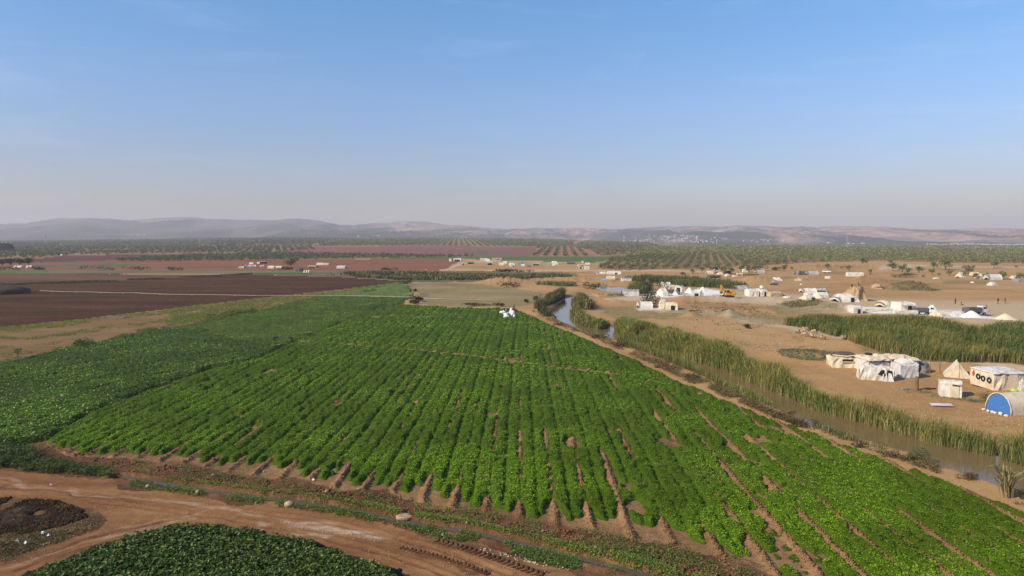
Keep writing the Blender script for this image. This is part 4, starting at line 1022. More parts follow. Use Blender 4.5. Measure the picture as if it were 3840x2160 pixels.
# ------------------------------------------------------------------ trees
def crown_arrays(rs, R, hz, z0, n, ls, col, alt, nb=10):
    bc = np.stack([rs.normal(0, .40, nb) * R, rs.normal(0, .40, nb) * R, z0 + hz * rs.uniform(.25, .8, nb)], 1); br = rs.uniform(.30, .52, nb) * R
    k = rs.integers(0, nb, n)
    d = rs.normal(0, 1, (n, 3)); d /= np.linalg.norm(d, axis=1, keepdims=True)
    C = bc[k] + d * (rs.uniform(.2, 1, n)[:, None] ** .4) * br[k][:, None] * np.array([1, 1, .85])
    C[:, 2] = np.maximum(C[:, 2], z0 * .75)
    s = ls * rs.uniform(.6, 1.4, n)
    V, F = leaf_quads(C, s, s * .6, 1.1, rs)
    return V, F, np.repeat(jitter_col(n, col, rs, .3, alt, .35), 4, 0)

def trunk_mb(rs, h, r, limbs=4, spread=1.0):
    m = MB(); p = [(0, 0, -.2), (rs.normal(0, .06), rs.normal(0, .06), h * .45), (rs.normal(0, .12), rs.normal(0, .12), h)]
    m.tube(p, [r * 1.3, r, r * .75], 7)
    for i in range(limbs):
        a = 2 * PI * i / limbs + rs.uniform(-.4, .4)
        m.tube([p[2], (p[2][0] + math.cos(a) * spread * .5, p[2][1] + math.sin(a) * spread * .5, h + spread * .45), (p[2][0] + math.cos(a) * spread, p[2][1] + math.sin(a) * spread, h + spread)], [r * .6, r * .4, r * .15], 5)
    return m
plain('tree_bark', (.10, .075, .05), .95, .05, 0, .4, 6)
OL, OLA = (.20, .205, .085), (.26, .26, .13)
OLD = (.14, .148, .066)
CROWNS = []; TRUNKS = []
for i in range(6):
    rs = np.random.default_rng(500 + i)
    V, F, c = crown_arrays(rs, 1.75, 2.6, .75, 620, .46, OL, OLA, 14)
    CROWNS.append(mesh_np('olive_crown', V, F, ['olive_leaf'], None, c))
    t = trunk_mb(rs, .9, .17, 4, .7).build('trunk', 'tree_bark'); TRUNKS.append(t.data); bpy.data.objects.remove(t)

def olive(px, py, hpx, label, group=None, i=0, zoff=0, squash=1.0):
    x, y, z = place(px, py)
    sc = 1.28 * hpx * y / FPX / 3.3
    o = empty('olive_tree', (x, y, z), random.uniform(0, 6.28)); o.scale = (sc * squash, sc * squash, sc)
    link('trunk', TRUNKS[i % 6], o); link('crown', CROWNS[i % 6], o)
    return tag(o, label, 'olive tree', group)

SOLO = [(3348,1016,26,'olive tree with a round crown left of the wide green bush'),(3384,1020,24,'upright olive tree behind the wide green bush'),(3407,1030,19,'small olive tree touching the right of the wide green bush'),(3446,1024,21,'olive tree midway between green bush and slender tree'),
        (3495,1028,18,'slender small olive tree on open dirt'),(3545,1014,34,'largest olive tree on the open slope with dark shadow'),(3560,1034,17,'little olive tree just below the largest one'),(3502,1000,22,'olive tree at the orchard edge above the largest slope tree'),
        (3184,1016,17,'small olive tree above the long white hut'),(3265,1026,13,'lone sapling right of the long white hut'),(3262,1032,7,'tiny shrub tree below the lone sapling'),(3104,1004,18,'dark olive tree behind the white parked car'),(3630,1030,28,'bushy olive tree in front of the cream tent'),
        (3612,1034,16,'small olive tree against the cream tent side'),(3656,1046,17,'low grey olive tree between two far tents'),(3700,1046,18,'grey olive tree before the blue ended shelter'),(3756,1048,26,'olive tree at the right end of the blue ended shelter'),(3825,1050,22,'olive tree beside the bluish tarp shelter'),
        (3728,1005,24,'pale olive tree at the orchard edge above the tents'),(3650,1006,10,'tiny sapling uphill of the cream tent'),(3522,1036,10,'small shrub tree left of the little olive'),(3460,1042,9,'stub sapling on bare slope'),(3590,1046,9,'little round shrub by the cream tent corner'),
        (2597,1028,17,'small dark olive tree above the red cart'),(2632,1020,17,'olive tree left of the cream dome tents'),(2664,1014,13,'olive tree behind the black tractor'),(2715,1028,24,'olive tree between two cream tents'),(2742,1026,20,'dark olive tree left of the long open shelter'),
        (2808,1022,24,'olive tree right of the white square hut'),(2832,1020,22,'olive tree left of the grey barrel shelter'),(2850,1016,24,'olive tree behind the grey barrel shelter'),(2940,1016,20,'olive tree right of the wide olive shrub'),(2968,1012,10,'small sapling near the orchard bank'),
        (3236,995,24,'olive tree leaning over the orchard bank with long shadow'),(3340,992,17,'thin olive tree on the orchard bank'),(3156,1003,9,'round sapling below the orchard bank'),(3810,1006,9,'tiny sapling under the orchard edge'),(2780,1018,22,'olive tree at the orchard corner by the track')]
for i, (px, py, h, lab) in enumerate(SOLO): olive(px, py, h, lab, 'olive trees scattered over the slope', i)

def bigtree(px, py, h, R, label, seed, col, alt, name='tree', n=700, cat='tree', z0=.3, group=None):
    x, y, z = place(px, py); rs = np.random.default_rng(seed)
    o = empty(name, (x, y, z))
    trunk_mb(rs, h * z0, max(.12, h * .03), 5, R * .5).build('trunk', 'tree_bark', o)
    V, F, c = crown_arrays(rs, R, h * (1 - z0) , h * z0, n, max(.5, 4 * y / FPX), col, alt, 14)
    link('crown', mesh_np('tree_crown', V, F, ['olive_leaf'], None, c), o)
    return tag(o, label, cat, group)
bigtree(1092, 1010, 6.8, 4.0, 'lone dark round tree in the middle of the left tent village', 550, (.045, .05, .032), (.065, .07, .045), z0=.38)
for i, (px, h, R, lab) in enumerate([(8, 4.6, 3.4, 'dark tree at the far left edge behind the white tents'), (40, 5.2, 3.8, 'dark tree left of the white field tents'), (75, 6.0, 3.6, 'bare looking dark tree above the white field tents'), (108, 6.2, 3.6, 'dark tree right behind the white field tents')]):
    bigtree(px, 1000, h, R, lab, 560 + i, (.05, .048, .036), (.07, .07, .05))
for i, (px, h, R) in enumerate([(8, 9, 5), (20, 11, 5.5), (31, 10, 5), (-6, 11, 5.5), (40, 7, 4.5)]):
    x, y = at(px, 945); rs = np.random.default_rng(570 + i)
    V, F, c = crown_arrays(rs, R, h, 1, 300, 2.6, (.028, .04, .03), (.04, .055, .04), 12)
    tag(link('pine_tree', mesh_np('pine_tree', V, F, ['olive_leaf'], None, c), loc=(float(x), float(y), float(H(np.array([float(x)]), np.array([float(y)]))[0]))), 'dark pine in the clump at the far left of the orchards', 'pine tree', 'pines in the far left clump')

# orchards: rows of trees; the nearest are trees of their own, the rest is one mass
def orchard_points():
    out = []
    def block(poly, ang, sx, sy, hgt, R, jit, seed, col, miss=.06):
        wp = W(poly); rs = np.random.default_rng(seed)
        c, s = math.cos(ang), math.sin(ang)
        xs = [p[0] for p in wp]; ys = [p[1] for p in wp]
        uu = [p[0] * c + p[1] * s for p in wp]; vv = [-p[0] * s + p[1] * c for p in wp]
        U, V = np.meshgrid(np.arange(min(uu), max(uu), sx), np.arange(min(vv), max(vv), sy))
        U = U.ravel() + rs.normal(0, jit, U.size); V = V.ravel() + rs.normal(0, jit, V.size)
        X = U * c - V * s; Y = U * s + V * c
        k = inpoly(X, Y, wp) & (rs.uniform(0, 1, X.size) > miss) & (Y > 100)
        X, Y = X[k], Y[k]; n = len(X)
        dens = fbm(X / 60, Y / 60, 3, seed + 1)
        k = dens > .30
        X, Y = X[k], Y[k]; n = len(X)
        out.append((X, Y, hgt * rs.uniform(.7, 1.25, n), R * rs.uniform(.75, 1.2, n), np.tile(np.array(col), (n, 1)) * rs.uniform(.75, 1.25, (n, 1))))
    A = math.atan2(1, .285)      # rows run away from the camera
    block([(2245,1010),(2262,986),(2300,970),(2420,958),(2600,955),(2830,962),(2790,982),(2755,1000),(2700,1006),(2560,1009),(2400,1011)], A, 5.0, 6.4, 2.6, 1.45, .5, 601, OLD, .03)
    block([(2760,1000),(2800,978),(2860,962),(3200,958),(4500,960),(4500,994),(3840,987),(3600,984),(3300,977),(3200,979),(3000,985),(2850,997)], 1.2, 6.2, 6.6, 3.0, 1.7, 1.2, 602, OL, .04)
    block([(2330,957),(2440,930),(2700,922),(4500,926),(4500,960),(3200,958),(2860,961),(2600,954),(2420,957)], 1.0, 9.0, 8.0, 3.0, 2.1, 1.6, 603, OL, .05)
    block([(2020,931),(2130,928),(2190,933),(2215,961),(1990,961)], math.atan2(1, .075), 5.0, 10.2, 3.2, 1.8, .4, 604, OLD, .02)
    block([(2150,928),(2200,905),(2420,912),(2500,930),(2330,957),(2255,960),(2210,938)], 1.1, 9.5, 8.5, 2.9, 1.9, 1.5, 605, (.16, .155, .08), .08)
    block([(1180,929),(1290,905),(1700,905),(2150,908),(2150,927),(2020,930),(1660,926),(1400,927)], math.atan2(1, -.078), 7.5, 11.5, 3.0, 2.0, .6, 606, OLD, .03)
    block([(-700,974),(-700,925),(300,922),(1170,928),(1180,938),(1000,950),(820,949),(250,957),(165,967),(0,970)], 1.9, 11, 9.5, 3.0, 2.0, 1.6, 607, (.11, .122, .066), .08)
    block([(440,982),(500,973),(830,958),(1010,952),(1280,957),(1500,960),(1800,964),(1700,966),(1280,972),(880,979)], 1.5, 7.5, 7.0, 3.2, 2.1, 1.0, 608, (.12, .13, .068), .06)
    block([(-900,924),(-900,906),(0,906),(600,903),(1280,899),(1300,904),(1170,927),(300,921)], 1.8, 15, 14, 4.0, 3.2, 2.4, 609, (.10, .115, .066), .10)
    block([(1290,905),(1280,899),(1700,899.5),(2000,901),(2300,909),(2420,912),(2200,906),(2150,908),(1700,905)], 1.55, 15, 13, 4.0, 3.0, 1.5, 610, (.11, .122, .068), .08)
    return [np.concatenate([o[i] for o in out]) for i in range(5)]
OX, OY, OH, OR, OC = orchard_points()
ipx, _ = proj(OX, OY)
inview = (ipx > -30) & (ipx < 3870)
order = np.argsort(np.where(inview, OY, 1e9))
near = order[:262]
for j, i in enumerate(near):
    x, y = float(OX[i]), float(OY[i]); z = float(H(OX[i:i + 1], OY[i:i + 1])[0])
    o = empty('olive_tree', (x, y, z), random.uniform(0, 6.28)); sc = OH[i] / 3.3; o.scale = (OR[i] / 1.85, OR[i] / 1.85, sc)
    link('trunk', TRUNKS[j % 6], o); link('crown', CROWNS[(j * 5 + 1) % 6], o)
    right = ipx[i] > 2760
    tag(o, 'grey green olive tree in the front rows of the orchard right of the track' if right else 'grey green olive tree in the front rows of the orchard left of the track', 'olive tree',
        'olive trees in the front rows of the right orchard' if right else 'olive trees in the front rows of the left orchard')
rest = np.setdiff1d(np.arange(len(OX)), near)
def orchard_mass(ids):
    rs = np.random.default_rng(650); VS = []; FS = []; CS = []; off = 0
    for lo, hi, per in ((0, 650, 60), (650, 1000, 26), (1000, 1500, 13), (1500, 9000, 8)):
        k = ids[(OY[ids] >= lo) & (OY[ids] < hi)]
        if not len(k): continue
        x, y, h, r, c = (np.repeat(a[k], per, 0) for a in (OX, OY, OH, OR, OC))
        z = np.repeat(H(OX[k], OY[k]), per); n = len(x)
        d = rs.normal(0, 1, (n, 3)); d /= np.linalg.norm(d, axis=1, keepdims=True)
        q = rs.uniform(.55, 1.0, n)
        C = np.stack([x + d[:, 0] * r * q, y + d[:, 1] * r * q, z + h * .58 + d[:, 2] * h * .42 * q], 1)
        s = np.sqrt(r * h) * 2.2 / math.sqrt(per) * rs.uniform(.8, 1.3, n) * 1.25
        v, f = leaf_quads(C, s, s * .8, 1.0, rs)
        VS.append(v); FS.append(f + off); off += len(v); CS.append(np.repeat(c * rs.uniform(.75, 1.3, (n, 1)), 4, 0))
    me = mesh_np('olive_orchard', np.concatenate(VS), np.concatenate(FS), ['olive_leaf'], None, np.concatenate(CS))
    tag(link('olive_orchard', me), 'hazy grey green olive orchards filling the plain behind the front rows', 'orchard', kind='stuff')
orchard_mass(rest)
print('orchard trees', len(OX))
# ------------------------------------------------------------------ shelters
cloth('white_sheet', (.70, .665, .585)); cloth('cream_canvas', (.66, .575, .42), (.36, .26, .15)); cloth('tan_canvas', (.50, .38, .23), (.30, .2, .11))
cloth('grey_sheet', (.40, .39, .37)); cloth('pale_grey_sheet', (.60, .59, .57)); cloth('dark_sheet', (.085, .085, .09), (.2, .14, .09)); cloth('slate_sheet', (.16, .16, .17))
cloth('blue_sheet', (.045, .16, .42), (.10, .16, .25), amt=.35); cloth('sky_blue_sheet', (.20, .38, .52)); cloth('brown_mat', (.12, .085, .055), (.08, .055, .035)); cloth('pink_wall', (.48, .33, .27)); cloth('blue_grey_sheet', (.24, .27, .33))
cloth('beige_canvas', (.66, .54, .38), (.40, .28, .16), amt=.4); cloth('mud_wall', (.40, .28, .17), (.3, .2, .12))
plain('interior_shade', (.022, .02, .02), .9, .1); plain('wood_pole', (.24, .17, .10), .9, .1, 0, .5, 5); plain('tyre_rubber', (.025, .025, .025), .8, .2); plain('steel_grey', (.28, .28, .28), .5, .4)  # first one: near-black colour standing in for shaded interiors
plain('machine_yellow', (.58, .30, .035), .55, .4, 0, .35, 3); plain('machine_dark', (.03, .028, .025), .7, .3); plain('car_white', (.72, .72, .70), .35, .5, 0, .1); plain('car_glass', (.02, .025, .03), .1, .6, 0, .1)
plain('rust_red', (.20, .075, .04), .85, .2); plain('red_cloth', (.42, .05, .03), .85, .1); plain('lime_green_bag', (.42, .60, .10), .8, .2); plain('concrete_pale', (.34, .30, .23), .9, .1, 0, .3, 1.5); plain('litter_white', (.70, .69, .66), .8, .2); plain('truck_grey', (.10, .10, .11), .7, .3)
plain('stone_white', (.66, .60, .50), .9, .1, 0, .4, 4); plain('tree_post', (.19, .115, .06), .95, .05, 0, .5, 4); plain('pylon_steel', (.32, .34, .36), .6, .3, 0, .1); plain('house_white', (.58, .51, .44), .9, .1, 0, .2, .3); plain('house_window', (.20, .17, .15), .9, .1)
cloth('roof_grey', (.30, .30, .31), rough=.6); cloth('roof_blue', (.12, .22, .46), rough=.6)

PROF = {
 'gable': lambda W, h: [(-.5 * W, 0), (-.47 * W, .25 * h), (-.44 * W, .48 * h), (-.22 * W, .74 * h), (0, h), (.22 * W, .74 * h), (.44 * W, .48 * h), (.47 * W, .25 * h), (.5 * W, 0)],
 'house': lambda W, h: [(-.5 * W, 0), (-.5 * W, .35 * h), (-.5 * W, .74 * h), (-.25 * W, .87 * h), (0, h), (.25 * W, .87 * h), (.5 * W, .74 * h), (.5 * W, .35 * h), (.5 * W, 0)],
 'ridge': lambda W, h: [(-.5 * W, 0), (-.36 * W, .28 * h), (-.24 * W, .52 * h), (-.12 * W, .76 * h), (0, h), (.12 * W, .76 * h), (.24 * W, .52 * h), (.36 * W, .28 * h), (.5 * W, 0)],
 'barrel': lambda W, h: [(.5 * W * math.cos(a) * (1 if abs(math.cos(a)) < .7 else 1), h * math.sin(a) ** .8) for a in [PI - PI * i / 12 for i in range(13)]],
 'box': lambda W, h: [(-.5 * W, 0), (-.5 * W, .45 * h), (-.49 * W, .88 * h), (-.44 * W, .97 * h), (-.2 * W, .99 * h), (0, 1.0 * h), (.2 * W, .99 * h), (.44 * W, .97 * h), (.49 * W, .88 * h), (.5 * W, .45 * h), (.5 * W, 0)],
 'lean': lambda W, h: [(-.5 * W, 0), (-.5 * W, .55 * h), (-.48 * W, .98 * h), (-.1 * W, h), (.3 * W, .86 * h), (.49 * W, .74 * h), (.5 * W, .3 * h), (.5 * W, 0)],
}
def loft(L, Wd, h, kind='gable', seed=0, rough=.05, stations=7, sag=.04, hip=0.0, roofmi=None, split=.6):
    """cloth shell along X: cross section lofted from end to end with sag between the poles and closed end walls"""
    r = random.Random(seed); m = MB(); P = PROF[kind](Wd, h); n = len(P); V = []; F = []; mi = []
    for i in range(stations):
        t = i / (stations - 1); x = (t - .5) * L
        e = min(t, 1 - t) * 2; hs = 1 - sag * math.sin(PI * ((t * 3) % 1)) - hip * (1 - min(1, e * 2.4)) ** 2
        for (y, z) in P:
            k = z / h
            V.append((x * (1 - (hip * .25) * k * (1 if abs(t - .5) > .3 else .5)) + r.uniform(-1, 1) * rough * k, y + r.uniform(-1, 1) * rough, max(z * hs + r.uniform(-1, 1) * rough * (k > .05), -.1 if k < .02 else 0)))
    for i in range(stations - 1):
        for j in range(n - 1):
            F.append((i * n + j, i * n + j + 1, (i + 1) * n + j + 1, (i + 1) * n + j)); zm = (P[j][1] + P[j + 1][1]) / 2 / h
            mi.append(1 if roofmi is not None and zm > split else 0)
    b = len(V)
    for i, s in ((0, -1), (stations - 1, 1)):
        V.append(((s * L / 2) * (1 - hip * .12) + s * r.uniform(0, rough), 0, h * .42 * (1 - hip * .5)))
        c = len(V) - 1
        for j in range(n - 1): F.append((i * n + j, c, i * n + j + 1) if s > 0 else (i * n + j + 1, c, i * n + j)); mi.append(0)
        F.append((i * n + n - 1, c, i * n)); mi.append(0)
    m.v = V; m.f = F; m.mi = mi
    return m

def shelter(name, x0, x1, yt, yb, kind, mat, label, cat='tent', rot=0.0, depth=None, door=None, roof=None, group=None, seed=None, rough=None, hip=0.0, tank=False, awning=None, split=.6, end=None):
    """a tent or hut from its photo extent: x0..x1, top and foot rows; rot turns its long axis away from the picture plane"""
    x, y, z = place((x0 + x1) / 2, yb)
    mpp = y / FPX
    Wv = (x1 - x0) * mpp; h = max(.6, (yb - yt) * mpp * .96)
    d = depth or max(2.2, min(4.2, Wv * .8))
    a = math.radians(rot)
    L = max(1.2, (Wv - d * abs(math.sin(a))) / max(.3, abs(math.cos(a)))) if abs(math.cos(a)) > .35 else (Wv - 0) * 1.2
    if abs(math.cos(a)) <= .35: L, d = d * 1.2, Wv
    yc = y + (abs(math.sin(a)) * L + abs(math.cos(a)) * d) / 2
    xc = x * yc / y
    zc = float(H(np.array([xc]), np.array([yc]))[0])
    seed = seed if seed is not None else int(x0 * 7 + yb)
    o = empty(name, (xc, yc, zc - .02), a)
    rg = rough if rough is not None else min(.10, .04 + .012 * h)
    mats = [mat] + ([roof] if roof else [])
    loft(L, d, h, kind, seed, rg, 8 if Wv > 3 else 6, .03, hip, 1 if roof else None, split).build('cover' if kind not in ('house',) else 'walls', mats, o, smooth=kind in ('barrel',))
    m = MB()
    if door == 'front': m.box((L * .12, -d / 2 - .01, h * .30), (min(1.0, L * .28), .08, h * .60)); m.build('doorway_shade', 'interior_shade', o)  # dark panel set on the wall for the shade inside the doorway
    elif door == 'wide': m.box((0, -d / 2 - .01, h * .26), (L * .7, .10, h * .5)); m.build('doorway_shade', 'interior_shade', o)
    elif door == 'right': m.box((L / 2 + .02, 0, h * .32), (.12, d * .45, h * .62)); m.build('doorway_shade', 'interior_shade', o)
    elif door == 'left': m.box((-L / 2 - .02, 0, h * .32), (.12, d * .45, h * .62)); m.build('doorway_shade', 'interior_shade', o)
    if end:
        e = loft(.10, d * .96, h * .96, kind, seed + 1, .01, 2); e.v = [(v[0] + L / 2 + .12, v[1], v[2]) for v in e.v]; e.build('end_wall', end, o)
    if awning:
        m = MB(); m.box((0, -d / 2 - .9, h * .72), (L * .95, 1.8, .06)); m.build('awning', awning, o)
        m = MB()
        for s in (-1, 1): m.tube([(s * L * .45, -d / 2 - 1.7, 0), (s * L * .45, -d / 2 - 1.7, h * .72)], .04, 5)
        m.build('awning_poles', 'wood_pole', o)
    if tank:
        m = MB(); m.tube([(.2, 0, h * .98), (.2, 0, h * 1.05), (.2, 0, h * 1.28), (.2, 0, h * 1.36)], [.62, .7, .7, .35], 12); m.build('water_tank', 'white_sheet', o, smooth=True)
    return tag(o, label, cat, group)

def heap(name, x0, x1, yt, yb, mat, label, cat, depth=None, seed=1, amp=.35, pw=1.0, group=None, ns=1.0):
    x, y, z = place((x0 + x1) / 2, yb); mpp = y / FPX; rx = (x1 - x0) * mpp / 2; ry = (depth or rx * 1.4) / 2; h = (yb - yt) * mpp
    V, F = blob(rx, ry, h, 22, 10, amp, ns, seed, pw=pw); m = MB(); m.add(V, F)
    yc = y + ry; o = m.build(name, mat, None, True, (x * yc / y, yc, z))
    return tag(o, label, cat, group)

# --- far tent village, centre
VG = 'shelters of the far tent village'
S = shelter
S('tent', 1684, 1693, 969, 980, 'ridge', 'cream_canvas', 'small cream tent at the left end of the far village', group=VG)
S('tarp_shelter', 1701, 1730, 967, 980, 'lean', 'white_sheet', 'white roofed open shelter beside the brown field corner', 'shelter', door='wide', group=VG)
S('hut', 1800, 1826, 968, 977, 'box', 'beige_canvas', 'long beige hut against the green field in the far village', 'hut', door='right', group=VG)
S('tent', 1816, 1836, 970, 980, 'barrel', 'white_sheet', 'white arched tent overlapping the long beige hut', group=VG)
S('hut', 1844, 1882, 967, 976, 'box', 'pink_wall', 'low pinkish walled hut behind the far village tents', 'hut', door='front', group=VG)
S('tarp_shelter', 1726, 1745, 984, 994, 'lean', 'grey_sheet', 'small grey shelter left of the dark sheet in the far village', 'shelter', door='front', group=VG)
S('tarp_shelter', 1753, 1778, 981, 990, 'lean', 'slate_sheet', 'dark low shelter above the slate coloured ground sheet', 'shelter', door='wide', group=VG)
S('tarp_shelter', 1825, 1849, 980, 994, 'box', 'grey_sheet', 'grey shelter with a white sheet roof in the far village', 'shelter', door='wide', roof='white_sheet', split=.9, group=VG)
S('tent', 1872, 1890, 984, 996, 'gable', 'cream_canvas', 'cream gable tent in the middle of the far village', door='right', group=VG)
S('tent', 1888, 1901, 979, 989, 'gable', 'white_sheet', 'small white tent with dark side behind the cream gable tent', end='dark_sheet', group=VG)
S('tent', 1907, 1931, 985, 998, 'barrel', 'cream_canvas', 'cream dome tent with blue sheet at its foot', group=VG, hip=.3)
heap('ground_sheet', 1910, 1930, 993, 1000, 'sky_blue_sheet', 'bright blue sheet bundled before the cream dome tent', 'sheet', 3, 3)
S('tarp_shelter', 1944, 1968, 980, 992, 'lean', 'blue_grey_sheet', 'blue grey patched shelter right of the blue sheet', 'shelter', door='front', group=VG)
S('tent', 1954, 1968, 989, 998, 'gable', 'pale_grey_sheet', 'pale tent in front of the blue grey patched shelter', end='dark_sheet', group=VG)
S('tarp_shelter', 1975, 1992, 994, 1002, 'lean', 'slate_sheet', 'small slate shelter nearest the track in the far village', 'shelter', group=VG)
S('tarp_shelter', 1994, 2026, 985, 996, 'lean', 'tan_canvas', 'long tan shelter with pale roof in the far village', 'shelter', door='wide', roof='cream_canvas', split=.85, group=VG)
S('tent', 2066, 2091, 978, 992, 'barrel', 'white_sheet', 'big white domed tent right of centre in the far village', group=VG, hip=.35)
S('tent', 2071, 2080, 989, 997, 'ridge', 'cream_canvas', 'tiny cream tent in front of the big white dome', group=VG)
S('tarp_shelter', 2052, 2066, 985, 993, 'lean', 'grey_sheet', 'grey lean-to touching the big white dome', 'shelter', group=VG)
S('tarp_shelter', 2127, 2157, 981, 991, 'lean', 'dark_sheet', 'long black sheet shelter with pale edge', 'shelter', roof='slate_sheet', group=VG)
S('tent', 2181, 2187, 978, 986, 'ridge', 'cream_canvas', 'single small pale tent by the far green field', group=VG)
S('tent', 2195, 2211, 984, 993, 'gable', 'cream_canvas', 'cream tent at the orchard corner of the far village', group=VG)
S('tarp_shelter', 2166, 2191, 991, 999, 'lean', 'beige_canvas', 'low beige shelter behind the white arched tent pair', 'shelter', door='wide', group=VG)
S('tent', 2171, 2184, 998, 1009, 'barrel', 'white_sheet', 'white arched tent with dark round mouth at the village end', rot=90, door='left', group=VG)
S('tent', 2191, 2210, 998, 1011, 'house', 'white_sheet', 'white boxy tent nearest the left orchard rows', door='right', group=VG)
# --- left village
LG_ = 'shelters of the left tent village'
S('tent', 896, 917, 998, 1006, 'barrel', 'tan_canvas', 'tan barrel tent at the left end of the left village', group=LG_)
S('tent', 915, 927, 993, 1002, 'gable', 'slate_sheet', 'dark grey tent behind the tan barrel tent', group=LG_)
S('tent', 926, 943, 993, 1003, 'barrel', 'pale_grey_sheet', 'pale grey arched tent third from the left village end', rot=25, door='right', group=LG_)
S('tent', 942, 961, 993, 1002, 'barrel', 'cream_canvas', 'cream arched tent with dark mouth in the left village', rot=25, door='right', group=LG_)
S('tent', 974, 991, 994, 1003, 'barrel', 'white_sheet', 'white arched tent left of the cream gable tent', rot=40, door='right', group=LG_)
S('tent', 936, 951, 984, 991, 'gable', 'white_sheet', 'small white tent uphill of the left village', group=LG_)
S('tent', 965, 979, 982, 989, 'gable', 'pale_grey_sheet', 'small pale tent beside the flat canopy', group=LG_)
S('canopy_shelter', 977, 998, 980, 989, 'box', 'interior_shade', 'flat grey canopy shelter at the top of the left village', 'shelter', roof='grey_sheet', split=.9, group=LG_)  # body coloured near black for the shade under the canopy
S('tent', 1006, 1030, 996, 1007, 'gable', 'cream_canvas', 'large cream gable tent left of the lone dark tree', end='tan_canvas', group=LG_)
S('tent', 1034, 1058, 997, 1006, 'gable', 'cream_canvas', 'low cream tent between gable tent and lone tree', group=LG_)
S('hut', 1157, 1189, 996, 1004, 'box', 'mud_wall', 'flat roofed mud hut right of the lone dark tree', 'hut', roof='pale_grey_sheet', split=.9, door='wide', group=LG_)
S('tent', 1188, 1211, 985, 994, 'gable', 'cream_canvas', 'cream tent leaning left of the white boxy tent', group=LG_)
S('tent', 1211, 1235, 986, 994, 'house', 'cream_canvas', 'boxy cream tent on the rise in the left village', group=LG_)
S('tent', 1265, 1297, 996, 1007, 'house', 'white_sheet', 'white tent standing alone right of the left village', door='right', group=LG_)
for i, (px, lab) in enumerate([(1143, 'leftmost of three cream sacks by the black pit'), (1151, 'middle one of three cream sacks by the black pit'), (1160, 'rightmost of three cream sacks by the black pit')]):
    heap('sack', px - 5, px + 5, 1013 - (i == 0), 1023, 'cream_canvas', lab, 'sack', 1.8, 30 + i, .2, .6, 'sacks by the black pit')
heap('pit_dark_heap', 1098, 1150, 1006, 1018, 'dark_sheet', 'black heap standing in for the dark pit under the lone dark tree', 'heap', 6, 35, .3, .7)  # black mound shaped in place of the dark pit
# --- far left field corner
FL = 'white tents in the far left field corner'
S('tent', 51, 61, 996, 1004, 'ridge', 'white_sheet', 'small upright white tent left in the far field corner', group=FL)
S('tent', 64, 84, 996, 1003, 'gable', 'white_sheet', 'low wide white tent in the far field corner', group=FL)
S('tent', 100, 108, 995, 1003, 'ridge', 'white_sheet', 'narrow white tent beside the pale grey one', group=FL)
S('tent', 107, 121, 995, 1002, 'barrel', 'pale_grey_sheet', 'pale grey barrel tent in the far field corner', group=FL)
S('tent', 223, 236, 952, 958, 'gable', 'white_sheet', 'lone white shelter among the left orchards')
# --- by the pond and lime yard
S('tent', 2227, 2244, 1018, 1029, 'ridge', 'white_sheet', 'white peaked tent left of the long white shed', rot=35, door='left')
S('tent', 2249, 2270, 1019, 1027, 'gable', 'white_sheet', 'low white tent between peaked tent and long shed', end='dark_sheet')
S('shed', 2276, 2327, 1017, 1029, 'gable', 'white_sheet', 'long white shed on the dirt bank below the orchard', 'shed', door='front')
S('tent', 2255, 2277, 1041, 1052, 'house', 'sky_blue_sheet', 'light blue tent at the left of the pond row', door=None)
S('tent', 2275, 2305, 1038, 1052, 'gable', 'cream_canvas', 'cream peaked tent second in the pond row')
S('tent', 2302, 2331, 1041, 1051, 'barrel', 'slate_sheet', 'dark grey barrel tent third in the pond row')
S('tent', 2330, 2366, 1041, 1054, 'house', 'white_sheet', 'white tent with blue roof at the right of the pond row', roof='roof_blue', split=.8)
S('hut', 2333, 2399, 1085, 1110, 'house', 'pale_grey_sheet', 'white hut with rounded grey roof beside the pond', 'hut', roof='roof_grey', split=.72, rot=-8, depth=5)
S('tent', 2392, 2442, 1131, 1156, 'barrel', 'white_sheet', 'white ribbed tunnel shelter left of the dark bush', depth=4.5)
S('tent', 2463, 2512, 1124, 1158, 'house', 'cream_canvas', 'big cream tent block with hipped roof by the dark bush', rot=-20, depth=5, hip=.15)
S('tent', 2486, 2546, 1134, 1164, 'barrel', 'cream_canvas', 'low cream tunnel tent with torn mouth before the big cream tent', rot=-12, depth=4, door='front', hip=.2)
S('shed', 2473, 2519, 1058, 1082, 'house', 'white_sheet', 'large white shed at the back of the lime yard', 'shed', rot=-15, depth=5)
S('shed', 2495, 2538, 1069, 1090, 'box', 'cream_canvas', 'boxy cream shed in front of the large white shed', 'shed', depth=4)
S('shed', 2535, 2566, 1072, 1096, 'house', 'pale_grey_sheet', 'grey roofed open shed at the right of the lime yard buildings', 'shed', roof='roof_grey', split=.72, rot=18, depth=5, door='left', end='slate_sheet')
S('shed', 2466, 2502, 1081, 1111, 'gable', 'white_sheet', 'white gabled shed facing the track in the lime yard', 'shed', rot=15, depth=5)
S('tarp_shelter', 2496, 2523, 1084, 1100, 'lean', 'dark_sheet', 'black tarp lean-to between the lime yard sheds', 'shelter', depth=4)
S('tent', 2522, 2547, 1087, 1106, 'ridge', 'white_sheet', 'white peaked tent with grey open front in the lime yard', rot=70, depth=4, door='front')
S('tent', 2755, 2796, 1070, 1086, 'barrel', 'grey_sheet', 'grey barrel shelter with pale end beyond the excavator', depth=4, end='slate_sheet', door='left')
S('house', 2801, 2836, 1082, 1113, 'house', 'white_sheet', 'white gabled hut left of the dark doorway gap', 'hut', depth=5, roof='pale_grey_sheet', split=.8)
